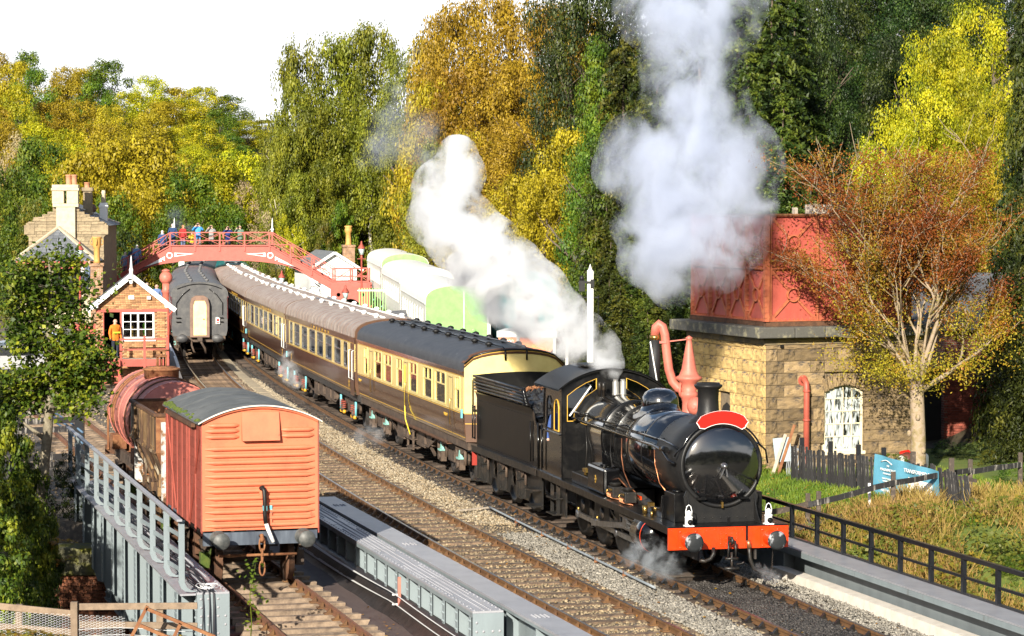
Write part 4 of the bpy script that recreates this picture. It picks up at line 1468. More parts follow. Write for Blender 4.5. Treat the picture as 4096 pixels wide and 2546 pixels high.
# lamps on the beam
def lamp(lab, y):
 p = LO + Matrix.Rotation(LRZ, 3, 'Z') @ Vector((-.06, y, 1.262))
 t = thing('locomotive_lamp', lab, 'lamp', p, LRZ, 'white lamps on the buffer beam')
 MB().lathe([(.001, 0), (.075, 0), (.08, .01), (.08, .17), (.085, .175), (.085, .19), (.065, .20)], n=18).box(-.09, .09, -.09, .09, .0, .02).build('body', white_p, t)
 MB().lathe([(.065, .20), (.05, .26), (.055, .265), (.055, .29), (.03, .30), (.02, .32), (.001, .32)], n=16).build('cap', white_p, t)
 MB().tube([(0, -.06, .20), (0, -.065, .30), (0, -.04, .40), (0, 0, .43), (0, .04, .40), (0, .065, .30), (0, .06, .20)], .009, 6).build('handle', white_p, t)
 b = MB().lathe([(.05, .06), (.055, .10), (.055, .12), (.045, .12)], o=(0, 0, .09), ax='X', n=18).build('lens_hood', black_semi, t)
 MB().lathe([(.045, .10), (.03, .118), (.001, .125)], o=(0, 0, .09), ax='X', n=16).build('lens', glass_dark, b)
 return t
lamp('white oil lamp on the beam end nearer the red van', -.82)
lamp('white oil lamp on the beam end nearer the black railing', .86)
# ---------------------------------------------------------------- tender
TO = LO + Matrix.Rotation(LRZ, 3, 'Z') @ Vector((-11.75, 0, 0))
TRZ = axis_rot(-.258)
tend = thing('tender', 'black three-axle tender loaded with coal behind the locomotive cab', 'tender', TO, TRZ)
TL = 6.35
tk = MB()
prof = [(-1.22, 1.27), (-1.22, 2.55), (-1.25, 2.68), (-1.30, 2.73)]
for s_ in (-1, 1):
 rows = [[(x, s_ * -a, b) for a, b in prof] for x in (-.45, -TL)]
 tk.sheet(rows, 0, False)
 rows = [[(x, s_ * -(a + .03), b) for a, b in prof] for x in (-.45, -TL)]
 tk.sheet(rows, 0, False)
tk.box(-TL, -TL + .03, -1.22, 1.22, 1.27, 2.75).box(-.5, -.47, -1.2, 1.2, 1.27, 2.45)
tk.build('tank', black_tank, tend)
rv = MB()
for s_ in (-1, 1):
 for x in np.arange(-TL + .08, -.5, .11):
  rv.rivet((x, s_ * 1.232, 2.50), (0, s_, 0), .010)
  rv.rivet((x, s_ * 1.222, 1.33), (0, s_, 0), .010)
tag(rv.build('tank_rivets', black_gloss, tend, fix=False), kind='stuff')
MB().box(-TL, -.4, -1.18, 1.18, 2.30, 2.34).build('coal_deck', under_dk, tend)
for s_ in (-1, 1):
 for k in range(5):
  z = 2.80 + k * .085
  y = s_ * (1.29 + .006 * k)
  MB().tube([(-.95 - .03 * k, y - s_ * .12, 2.74), (-1.0 - .02 * k, y, z - .03), (-1.12, y, z), (-TL + .02, y, z), (-TL, y - s_ * .15, z)], .033, 8).build('coal_rail', black_semi, tend)
 mb = MB()
 mb.plate([[(-.98, 2.74), (-1.5, 2.74), (-1.6, 3.17), (-1.15, 3.17)]], s_ * 1.235, s_ * 1.25, lambda a, b, c: Vector((a, c, b)))
 mb.build('rail_plate', black_semi, tend)
MB().sheet([[(-TL + .02 + .10 * k, y, 2.74 + .50 * k * (1 - (y / 1.35) ** 2 * .15)) for y in np.linspace(-1.22, 1.22, 12)] for k in (0, 1)], 0, False).build('back_plate', black_dull, tend)
# coal heap: lumps on a mound
cm = MB()
rows = []
for i in range(20):
 x = -TL + .4 + (TL - 1.1) * i / 19
 rows.append([(x, y, 2.45 + .45 * math.exp(-((x + 3.2) / 2.0) ** 2) * (1 - (y / 1.3) ** 2) + .12 * noise.noise(Vector((x * 4, y * 4, 0)))) for y in np.linspace(-1.17, 1.17, 16)])
cm.sheet(rows, 0, False)
for i in range(420):
 x, y = rnd.uniform(-TL + .5, -.7), rnd.uniform(-1.1, 1.1)
 z = 2.47 + .45 * math.exp(-((x + 3.2) / 2.0) ** 2) * (1 - (y / 1.3) ** 2)
 r_ = rnd.uniform(.04, .12)
 cm.add([(x + r_, y, z), (x - r_, y, z), (x, y + r_, z), (x, y - r_, z), (x + .02, y, z + r_ * .9)], [(0, 2, 4), (2, 1, 4), (1, 3, 4), (3, 0, 4)])
tag(cm.build('coal', coal, tend, fix=False), kind='stuff')
mb = MB()
for i in range(70):
 x, y = -4.9 + rnd.gauss(0, .22), -.1 + rnd.gauss(0, .3)
 z = 2.72 + .16 * math.exp(-((x + 4.9) ** 2 + y * y) * 6) + rnd.uniform(0, .05)
 r_ = rnd.uniform(.03, .07)
 mb.add([(x + r_, y, z), (x - r_, y, z), (x, y + r_, z), (x, y - r_, z), (x + .02, y, z + r_ * .9)], [(0, 2, 4), (2, 1, 4), (1, 3, 4), (3, 0, 4)])
tag(mb.build('brown_ash', rust, tend, fix=False), kind='stuff')
mb = MB().box(-TL - .35, -.05, -1.30, 1.30, 1.23, 1.265)
for s_ in (-1, 1):
 a, b = sorted((s_ * 1.26, s_ * 1.285))
 mb.box(-TL - .35, -.05, a, b, 1.09, 1.23)
mb.build('footplate', black_oily, tend)
MB().box(-TL - .40, -TL - .352, -1.26, 1.26, .70, 1.22).build('rear_beam', mat('dull_red_beam', (.30, .03, .02), rough=.6), tend)
fpl = MB()
for s_ in (-1, 1):
 out = [(-TL - .33, 1.08), (-TL - .33, .62)]
 holes = []
 for x in (-5.9, -3.95, -2.0)[::1]:
  out += [(x - .62, .52), (x - .45, .30), (x + .45, .30), (x + .62, .52)]
 out += [(-.5, .60), (-.45, 1.08)]
 for x in (-4.92, -2.97):
  holes.append(circ(x, .78, .25, 16))
 fpl.plate([out] + holes, s_ * 1.02, s_ * 1.05, lambda a, b, c: Vector((a, c, b)))
fpl.build('outside_frame', black_oily, tend)
tw = wheel_mesh(.57, name='wheel', m=black_oily)
axm = MB().box(-.19, .19, -.13, .02, -.24, .24).box(-.15, .15, -.17, -.13, -.2, .2).box(-.13, .13, -.16, .0, .25, .42).box(-.10, .10, -.19, -.165, -.14, .06).mesh('axlebox', black_oily)
spm = MB()
for k in range(7):
 spm.box(-.52 + .06 * k, .52 - .06 * k, -.05, .05, .02 - .028 * k, .045 - .028 * k)
spm.box(-.06, .06, -.07, .07, -.18, .06)
spm = spm.mesh('leaf_spring', under)
for x in (-5.9, -3.95, -2.0):
 for s_ in (-1, 1):
  inst(tw, 'wheel', tend, (x, s_ * .75, .57), (0, 0, 0 if s_ < 0 else math.pi))
  inst(axm, 'axlebox', tend, (x, s_ * 1.06, .57), (0, 0, 0 if s_ < 0 else math.pi))
  inst(spm, 'leaf_spring', tend, (x, s_ * 1.12, 1.02))
  mb = MB()
  for q in (-.42, .42):
   mb.cyl((x + q, s_ * 1.12, .70), (x + q, s_ * 1.12, 1.08), .035, None, 8)
  mb.build('spring_hanger', under, tend)
for s_ in (-1, 1):
 st = MB().box(-TL + .1, -TL + .55, s_ * 1.2 - .15, s_ * 1.2 + .12, .36, .40).box(-TL + .1, -TL + .14, s_ * 1.2 - .04, s_ * 1.2 + .04, .38, 1.1)
 st.box(-.75, -.15, s_ * 1.2 - .17, s_ * 1.2 + .12, .30, .34).box(-.75, -.15, s_ * 1.2 - .17, s_ * 1.2 + .12, .70, .74).box(-.8, -.1, s_ * 1.08 - .02, s_ * 1.08 + .02, .25, 1.08)
 st.build('step', black_oily, tend)
 hr = MB()
 for x in (-TL + .12, -TL - .14):
  hr.cyl((x, s_ * 1.30, 1.45), (x, s_ * 1.30, 2.35), .022, None, 8)
 hr.cyl((-.55, s_ * 1.27, 1.4), (-.55, s_ * 1.27, 2.4), .018, None, 8)
 for z in (1.48, 2.32):
  hr.cyl((-TL - .16, s_ * 1.30, z), (-TL + .14, s_ * 1.30, z), .018, None, 6)
 hr.build('handrail', black_semi, tend)
fl = MB().plate([[(-.48, 1.27), (-.05, 1.27), (-.05, 2.3), (-.2, 2.42), (-.3, 2.6), (-.48, 2.72)]], -1.235, -1.215, lambda a, b, c: Vector((a, c, b)))
fl.plate([[(-.48, 1.27), (-.05, 1.27), (-.05, 2.3), (-.2, 2.42), (-.3, 2.6), (-.48, 2.72)]], 1.215, 1.235, lambda a, b, c: Vector((a, c, b)))
fl.build('front_sheet', black_gloss, tend)
# ---------------------------------------------------------------- coaches (local x forward along the train, near side y < 0)
def bogie(parent, x, wb=2.6, style='mk', m=None):
 m = m or under
 b = thing('bogie', None, None, (x, 0, 0))
 b.parent = parent
 wm = wheel_mesh(.46, name='wheel', m=under_dk)
 for q in (-wb / 2, wb / 2):
  for s_ in (-1, 1):
   inst(wm, 'wheel', b, (q, s_ * .75, .46), (0, 0, 0 if s_ < 0 else math.pi))
  MB().cyl((q, -.75, .46), (q, .75, .46), .08, None, 8).build('axle', under_dk, b)
 for s_ in (-1, 1):
  y0 = s_ * .98
  f = MB()
  L_ = wb / 2 + .55
  out = [(-L_, .62), (-L_ + .1, .50), (-wb / 2 - .2, .46), (-wb / 2 + .25, .46), (-wb / 2 + .45, .60), (-.5, .50), (.5, .50), (wb / 2 - .45, .60), (wb / 2 - .25, .46), (wb / 2 + .2, .46), (L_ - .1, .50), (L_, .62), (L_, .84), (.8, .86), (.5, .98), (-.5, .98), (-.8, .86), (-L_, .84)]
  f.plate([out, circ(-.72, .70, .09, 10), circ(.72, .70, .09, 10)], min(y0, y0 + s_ * .06), max(y0, y0 + s_ * .06), lambda a, c, d: Vector((a, d, c)))
  f.box(-.42, .42, min(y0 + s_ * .06, y0 + s_ * .16), max(y0 + s_ * .06, y0 + s_ * .16), .45, .75)
  f.build('side_frame', m, b)
  for q in (-wb / 2, wb / 2):
   ax = MB().box(q - .15, q + .15, min(y0 + s_ * .06, y0 + s_ * .22), max(y0 + s_ * .06, y0 + s_ * .22), .33, .62)
   ax.cyl((q, y0 + s_ * .2, .47), (q, y0 + s_ * .28, .47), .10, None, 12)
   if style == 'mk':
    ax.build('axlebox', under, b)
    yb = MB()
    for e in (-.33, .33):
     yb.lathe([(.001, .30), (.06, .31), (.07, .36), (.055, .42), (.001, .43)], o=(q + e, y0 + s_ * .20, .0), n=12)
    yb.build('spring_cup', box_yellow, b)
    sp = MB()
    for e in (-.33, .33):
     for k in range(4):
      sp.lathe([(.05, .50 + k * .07), (.085, .52 + k * .07), (.05, .54 + k * .07)], o=(q + e, y0 + s_ * .20, 0), n=10)
    sp.build('coil_spring', spring_red, b)
    MB().cyl((q + .52 * (1 if q > 0 else -1), y0 + s_ * .2, .42), (q + .52 * (1 if q > 0 else -1), y0 + s_ * .2, .92), .04, None, 10).build('damper', damper_blue, b)
   else:
    ax.build('axlebox', under, b)
    MB().box(q - .17, q + .17, min(y0 + s_ * .08, y0 + s_ * .26), max(y0 + s_ * .08, y0 + s_ * .26), .63, .68).plate([[(q - .14, .68), (q + .14, .68), (q + .05, .80), (q + .03, .88), (q - .03, .88), (q - .08, .80)]], y0 + s_ * .13, y0 + s_ * .20, lambda a, c, d: Vector((a, d, c))).build('axlebox_cap', box_teal, b)
    sp = MB()
    for k in range(5):
     sp.box(q - .6 + .09 * k, q + .6 - .09 * k, y0 + s_ * .14 - .05, y0 + s_ * .14 + .05, .90 - .03 * k, .925 - .03 * k)
    for e in (-.55, .55):
     sp.cyl((q + e, y0 + s_ * .14, .50), (q + e, y0 + s_ * .14, .92), .05, None, 8)
    sp.build('leaf_spring', m, b)
 return b
def fyside(s_):
 return lambda a, b, c: Vector((a, s_ * c, b))
def coach(label, cat, fx0, Yf, Ln, W=2.74, z0=1.20, zw=1.98, zl=2.83, zc=3.10, ztop=3.80, wins=(), doors=(), low=choc, up=cream, board=choc, roofm=roof_brown, endm=choc_end, style='mk', ribs=0, vents=(), curt=(curt_white,), frame_m=steel, name='coach', trunc=False, detail=True, group=None, near_only=False, glass_m=None, wz=(2.05, 2.85), lining=True, zlift=0.0):
 fx = (lambda Y: fx0(Y) + .32) if fx0 is lx else fx0
 Yr = Yf + Ln * .97
 for _ in range(3):
  dx = fx(Yf) - fx(Yr)
  Yr = Yf + math.sqrt(Ln * Ln - dx * dx)
 c = Vector(((fx(Yf) + fx(Yr)) / 2, (Yf + Yr) / 2, zlift))
 d = Vector((fx(Yf) - fx(Yr), Yf - Yr, 0)).normalized()
 t = thing(name, label, cat, c, math.atan2(d.y, d.x), group)
 hl, hw = Ln / 2, W / 2
 gm = glass_m or glass
 sides = (-1,) if near_only else (-1, 1)
 for s_ in sides:
  fr = fyside(s_)
  # lower panel with a little tumblehome
  mb = MB()
  rows = [[(x, s_ * yy, z) for z, yy in ((z0, hw - .09), (z0 + .25, hw - .03), (zw - .2, hw), (zw, hw))] for x in np.linspace(-hl, hl, 10)]
  mb.sheet(rows)
  mb.build('lower_panel', low, t)
  loops = [[(-hl, zw + .002), (hl, zw + .002), (hl, zl - .002), (-hl, zl - .002)]]
  for (x0, x1) in wins:
   loops.append(rr(x0, x1, wz[0], min(wz[1], zl - .04), .06, 2))
  mb = MB().plate(loops, hw - .05, hw, fr)
  mb.build('upper_panel', up, t)
  MB().box(-hl, hl, min(s_ * (hw - .05), s_ * (hw - .004)), max(s_ * (hw - .05), s_ * (hw - .004)), zl, zc).build('letter_board', board, t)
  MB().box(-hl, hl, min(s_ * hw, s_ * (hw + .045)), max(s_ * hw, s_ * (hw + .045)), zc - .03, zc + .015).build('gutter', board, t)
  if lining and s_ < 0:
   lm = MB()
   for z, wdt in ((zw - .03, .018), (zl + .01, .014), (z0 + .10, .016)):
    yy = hw if z > zw - .1 else hw - .06
    lm.box(-hl + .1, hl - .1, -yy - .006, -yy - .002, z, z + wdt)
   lm.build('gold_line', gold, t)
  for k, (x0, x1) in enumerate(wins):
   z1 = min(wz[1], zl - .04)
   o_ = rr(x0 - .025, x1 + .025, wz[0] - .025, z1 + .025, .07, 2)
   i_ = rr(x0 + .018, x1 - .018, wz[0] + .018, z1 - .018, .05, 2)
   mb = MB().plate([o_, i_], hw - .03, hw + .012, fr)
   zt = wz[0] + (z1 - wz[0]) * .62
   if x1 - x0 > .5 or style != 'gw':
    mb.box(x0 + .02, x1 - .02, min(s_ * (hw - .02), s_ * (hw + .006)), max(s_ * (hw - .02), s_ * (hw + .006)), zt - .018, zt + .018)
    if style == 'gw':
     mb.box((x0 + x1) / 2 - .012, (x0 + x1) / 2 + .012, min(s_ * (hw - .02), s_ * (hw + .004)), max(s_ * (hw - .02), s_ * (hw + .004)), zt, z1)
   wf = mb.build('window', frame_m, t)
   MB().plate([rr(x0, x1, wz[0], z1, .05, 2)], hw - .03, hw - .024, fr, rim=False).build('pane', gm, wf)
   if curt and s_ < 0:
    q = rnd.random()
    cm = MB()
    wc = (x1 - x0) * (rnd.uniform(.25, .42) if style == 'gw' else rnd.uniform(.35, .55))
    for a, b_ in ((x0, x0 + wc), (x1 - wc, x1)):
     if rnd.random() < .85:
      rows = []
      for i in range(7):
       xx = a + (b_ - a) * i / 6
       rows.append([(xx, s_ * (hw - .07 - .02 * (i % 2)), wz[0] - .05), (xx, s_ * (hw - .07 - .02 * (i % 2)), z1 + .05)])
      cm.sheet(rows, 0)
    if cm.f:
     cm.build('curtain', curt[k % len(curt)], wf, fix=False)
 # floor, far interior wall, seats seen through the glass
 MB().box(-hl + .05, hl - .05, -hw + .1, hw - .1, z0 + .02, z0 + .08).build('floor', dark_in, t)
 if detail:
  sb_ = MB()
  x = -hl + 1.0
  while x < hl - .8:
   sb_.box(x, x + .14, -hw + .25, hw - .25, z0 + .1, 2.42)
   x += 1.55
  sb_.build('seats', wood_in if style == 'gw' else curt_blue, t)
 # roof
 n = 16
 def prof(off=0.0):
  out = []
  for i in range(n + 1):
   a = math.pi * i / n
   yy = -math.cos(a) * (hw + .02 + off)
   e = .62
   zz = zc + (ztop - zc + off) * (abs(math.sin(a)) ** e)
   out.append((yy, zz))
  return out
 pf = prof()
 mb = MB().sheet([[(x, y, z) for y, z in pf] for x in np.linspace(-hl, hl, 8)])
 for x, q in ((-hl + .012, 0), (hl - .012, 0)):
  mb.f.append([len(mb.v) + i for i in range(n + 1)])
  mb.v += [(x, y, z) for y, z in pf]
  mb.m.append(0)
  mb.s.append(False)
 if ribs:
  p2 = prof(.012)
  for k in range(ribs):
   x = -hl + .3 + (Ln - .6) * k / (ribs - 1)
   mb.sheet([[(x + e, y, z) for y, z in (p2 if q else pf)] for e, q in ((-.035, 0), (-.02, 1), (.02, 1), (.035, 0))])
 mb.build('roof', roofm, t)
 if vents:
  vm = MB().lathe([(.05, 0), (.06, .04), (.10, .07), (.11, .11), (.07, .15), (.001, .17)], n=12).box(-.1, .1, -.08, .08, -.05, .02).mesh('roof_vent', vents[2])
  for k in range(vents[0]):
   x = -hl + 1.2 + (Ln - 2.4) * k / (vents[0] - 1)
   for y in vents[1]:
    zz = zc + (ztop - zc) * (max(0, 1 - (y / (hw + .02)) ** 2) ** (.31))
    inst(vm, 'roof_vent', t, (x, y, zz - .02))
 # ends
 for q in (-1, 1):
  e = MB()
  lp = [(-hw + .09, z0), (hw - .09, z0), (hw - .02, z0 + .3), (hw - .01, zc)] + [(y * .985, z - .01) for y, z in pf[::-1]] + [(-hw + .01, zc), (-hw + .02, z0 + .3)]
  e.plate([lp], q * hl - .03 * q, q * hl, lambda a, b, c_: Vector((c_, a, b)))
  e.build('end_panel', endm, t)
  if not (trunc and q > 0):
   g = MB()
   arch_ = [(-.48, 1.10), (.48, 1.10), (.48, 2.75), (.40, 3.05), (.2, 3.17), (-.2, 3.17), (-.40, 3.05), (-.48, 2.75)]
   inn = [(-.33, 1.2), (.33, 1.2), (.33, 2.7), (.25, 2.93), (-.25, 2.93), (-.33, 2.7)]
   g.plate([arch_, inn], q * hl, q * (hl + .30), lambda a, b, c_: Vector((c_, a, b)))
   g.build('gangway', gang_brown if detail or low is maroon else under_dk, t)
 ub = MB()
 for s_ in (-1, 1):
  a, b_ = sorted((s_ * (hw - .22), s_ * (hw - .13)))
  ub.box(-hl, hl, a, b_, z0 - .23, z0 - .002)
 ub.box(-hl, -hl + .1, -hw + .22, hw - .22, z0 - .3, z0 - .005).box(hl - .1, hl, -hw + .22, hw - .22, z0 - .3, z0 - .005)
 ub.box(-hl + .3, hl - .3, -.35, .35, z0 - .25, z0 - .02)
 ub.build('solebar', under_dk if style == 'mk' else under, t)
 bf = MB()
 for y in (-.86, .86):
  for q in (-1, 1):
   bf.cyl((q * hl, y, 1.02), (q * (hl + .30), y, 1.02), .10, None, 12)
   bf.lathe([(.20, q * (hl + .30)), (.24, q * (hl + .33)), (.001, q * (hl + .36))], o=(0, y, 1.02), ax='X', n=16)
 bf.build('buffers', under_dk, t)
 for q in (-1, 1):
  bogie(t, q * (hl - 2.9), 2.6, style)
 bx = MB()
 for x0, x1, zz in ((-2.6, -1.5, .42), (-1.2, -.1, .50), (.6, 1.9, .45), (2.2, 3.0, .6)):
  for s_ in (-1, 1):
   a, b_ = sorted((s_ * .55, s_ * 1.15))
   bx.box(x0, x1, a, b_, zz, z0 - .24)
 bx.build('battery_box', under, t, .015)
 tr_ = MB()
 for s_ in (-1, 1):
  yy = s_ * (hw - .25)
  tr_.bar((-hl + 4.6, yy, z0 - .25), (-hl + 6.2, yy, .55), .05, .06).bar((-hl + 6.2, yy, .55), (hl - 6.2, yy, .55), .05, .06).bar((hl - 6.2, yy, .55), (hl - 4.6, yy, z0 - .25), .05, .06)
 tr_.build('truss', under, t)
 return t
def spaced(n, w_, first, last):
 return [(first + (last - first) * i / (n - 1) - w_ / 2, first + (last - first) * i / (n - 1) + w_ / 2) for i in range(n)]
# front saloon in chocolate and cream, black roof, bow end
Y1 = 71.0
W1 = [(-7.36, -6.66), (-5.4, -4.1), (-3.6, -2.3), (-1.4, -.35), (.68, 1.95), (2.95, 4.24), (4.69, 6.2), (7.58, 8.2)]
c1 = coach('brown and cream saloon coach with black roof and bowed cream end, behind the tender', 'railway coach', lx, Y1, 17.4, W=2.78, z0=1.25, zw=2.03, zl=3.02, zc=3.16, ztop=3.80, wins=W1, style='gw', roofm=roof_black, endm=choc_end, vents=(9, (-.42, .42), black_dull), curt=(curt_pink, curt_tan, curt_tan), frame_m=cream, trunc=True, wz=(2.10, 2.98))
hl, hw = 17.4 / 2, 2.78 / 2
# cream bow end above the brown, its windows
e = MB()
def bow(y):
 return hl + .02 + .28 * (1 - (y / hw) ** 2)
ys = np.linspace(-hw + .01, hw - .01, 13)
def topz(y):
 return 3.16 + (3.80 - 3.16) * (max(0, 1 - (y / (hw + .02)) ** 2) ** .31)
e.sheet([[(bow(y), y, z) for z in np.linspace(2.03, 1.0 * topz(y) - .03, 6)] for y in ys], 0)
e.build('cream_end', cream, c1)
e = MB().sheet([[(bow(y) + .002, y * (1 if z > 1.5 else .97), z) for z in (1.25, 1.5, 2.02)] for y in ys], 0)
e.build('brown_end', choc_end, c1)
e = MB().sheet([[(bow(y) + .012, y, z) for z in (2.015, 2.035)] for y in ys], 0).sheet([[(bow(y) + .012, y * .985, z) for z in (1.74, 1.76)] for y in ys], 0)
e.build('gold_line', gold, c1)
for ya, yb in ((-1.18, -.62), (-.42, .42), (.62, 1.18)):
 lp = [(bow(ya) + .01, ya), (bow(yb) + .01, yb)]
 g = MB().sheet([[(bow(y) + .012, y, z) for z in (2.08, 2.95)] for y in np.linspace(ya, yb, 4)], 0, False)
 wf = g.build('window', glass_dark, c1)
 MB().sheet([[(bow(y) + .02, y, z) for z in (2.15, 2.9)] for y in np.linspace(ya + .05, ya + .2, 5)], 0).build('curtain', curt_tan, wf)
mb = MB()
for y in (-.3, .3):
 mb.tube([(x, y * (1 + .1 * math.sin(x)), topz(y) + .06) for x in np.linspace(-hl + .3, hl, 10)] + [(bow(y) + .05, y, topz(y) - .02), (bow(y) + .05, y, topz(y) - .3)], .028, 6)
mb.tube([(bow(y) + .04, y, topz(y) - .02) for y in ys], .03, 6)
mb.build('roof_pipes', black_semi, c1)
mb = MB().sheet([[(bow(y) + o_, y * 1.01, topz(y) + z_) for y in ys] for o_, z_ in ((-.35, .012), (.03, .012), (.035, -.10), (.02, -.13))], 0)
mb.build('roof_edge', choc_end, c1)
MB().sheet([[(bow(y) + .042, y * 1.0, topz(y) + z_) for y in ys] for z_ in (-.045, -.065)], 0).build('gold_line', gold, c1)
for x in (6.9, -6.05, .12):
 d = MB().box(x - .32, x - .30, -hw - .006, -hw, 1.35, 2.95).box(x + .32, x + .34, -hw - .006, -hw, 1.35, 2.95).box(x - .2, x + .2, -hw - .004, -hw, 2.90, 2.92)
 o = d.build('door', under_dk, c1)
 MB().tube([(x + .2, -hw - .01, 1.6), (x + .2, -hw - .06, 1.62), (x + .2, -hw - .06, 2.3), (x + .2, -hw - .01, 2.32)], .014, 6).build('handle', brass, o)
for x in (6.25, -8.2):
 text('W 80 W', 'number', .13, gold, c1, (x, -hw - .008, 1.82), (R(90), 0, 0))
mb = MB().tube([(.25, -hw - .05, 2.85), (.25, -hw - .05, 1.5), (.35, -hw - .05, 1.2), (.6, -hw + .05, .75)], .018, 8)
mb.build('yellow_pipe', mat('yellow_hose', (.75, .55, .04), rough=.5), c1)
mb = MB().box(-6.2, 6.3, -hw + .02, -hw + .22, .98, 1.01).box(-6.2, 6.3, -hw + .02, -hw + .03, .98, 1.08)
mb.build('step_board', rust_dk, c1)
mb = MB()
for z in (.35, .6, .85):
 mb.box(-.1, .8, -hw + .05, -hw + .35, z, z + .03)
for x in (-.08, .78):
 mb.box(x - .02, x + .02, -hw + .08, -hw + .14, .3, 1.0)
mb.bar((1.0, -hw + .3, 1.0), (3.2, -hw + .3, .38), .06, .09).bar((2.2, -hw + .3, 1.0), (1.0, -hw + .3, .4), .05, .07)
mb.build('steps', under, c1)
MB().box(8.55, 8.66, -hw - .06, -hw - .02, 1.9, 2.14).build('lamp_bracket', damper_blue, c1)
# three Pullman cars
Yp = 88.6
PW = [(-8.2, -7.5), (-6.75, -5.25), (-4.4, -2.9), (-2.1, -.55), (.15, 1.7), (2.5, 4.05), (4.85, 6.35), (7.2, 8.0)]
for k, lab in enumerate(('gold lettered brown and cream coach coupled behind the black roofed saloon', 'second gold lettered coach from the locomotive, steam at its near end', 'third gold lettered brown and cream coach, just short of the footbridge', 'last brown and cream coach passing under the footbridge')):
 Ln = 19.3
 low_d = k > 1
 c = coach(lab, 'railway coach', lx, Yp, Ln, W=2.78, z0=1.23, zw=2.03, zl=2.97, zc=3.18, ztop=3.84, wins=PW, wz=(2.10, 2.93), low=choc_old, board=choc_old, roofm=roof_brown, style='mk', ribs=22, vents=(7 if k < 2 else 5, (-.45, .45), white_p), curt=(curt_white, curt_blue, curt_white), group='gold lettered brown and cream coaches')
 hw, hl = 1.39, Ln / 2
 if k < 3:
  text('PULLMAN', 'lettering', .25, gold, c, (.75, -hw - .002, 3.075), (R(90), 0, 0), sx=1.3, spc=4.6)
  for x in (8.4, -7.9):
   cr = MB()
   for a in range(6):
    an = R(60 * a + 30)
    cr.bar((x, -hw - .004, 1.55), (x + .10 * math.cos(an), -hw - .004, 1.55 + .14 * math.sin(an)), .05, .004, up=(0, 1, 0))
   cr.plate([circ(x, 1.55, .07, 10)], -hw - .006, -hw - .003, lambda a, b, c_: Vector((a, c_, b)))
   cr.build('crest', gold, c)
 d = MB().box(hl - 1.15, hl - .02, -hw + .06, -hw + .10, 1.25, 3.05).box(-hl + .02, -hl + 1.15, -hw + .06, -hw + .10, 1.25, 3.05)
 # brown end vestibules with long white handrails
 v_ = MB().box(hl - .9, hl + .001, -hw - .005, -hw - .001, 1.2, 3.1).box(-hl - .001, -hl + .9, -hw - .005, -hw - .001, 1.2, 3.1)
 v_.build('vestibule_door', choc_old, c)
 for x in (hl - .1, hl - .85):
  MB().tube([(x, -hw - .01, 1.75), (x, -hw - .07, 1.78), (x, -hw - .07, 2.72), (x, -hw - .01, 2.75)], .014, 6).build('handrail', white_p, c)
 MB().box(-hl + .3, -hl + .40, -hw - .05, -hw - .01, 1.45, 1.68).build('lamp_bracket', damper_blue, c)
 Yp = c.location.y + (Ln / 2 + .33) * abs(math.sin(c.rotation_euler.z))
 # white pipes along the roof
 mb = MB()
 for y in (-.2, .25):
  mb.tube([(x, y, 3.87) for x in (-hl + .6, -hl / 2, 0)] + [(1.5, y * 1.5, 3.85), (hl - .3, y * 1.5, 3.85)], .03, 5)
 mb.build('roof_pipes', white_p, c)
# turquoise diesel beyond the footbridge
dl = coach('turquoise locomotive just visible beyond the footbridge, beyond the last cream coach', 'locomotive', lx, Yp + .6, 16.5, W=2.7, z0=1.15, zw=1.7, zl=2.7, zc=3.0, ztop=3.85, wins=spaced(3, .7, -4, 4), low=teal_c, up=mat('pale_yellow_end', (.75, .62, .2), rough=.5), board=teal_c, roofm=teal_c, endm=teal_c, curt=(), style='mk', detail=False, name='diesel_locomotive', lining=False)
for x in (-2.5, 1.5, 4.5):
 MB().box(x - .6, x + .6, -.5, .5, 3.78, 3.95).build('roof_hatch', roof_grey, dl, .04)
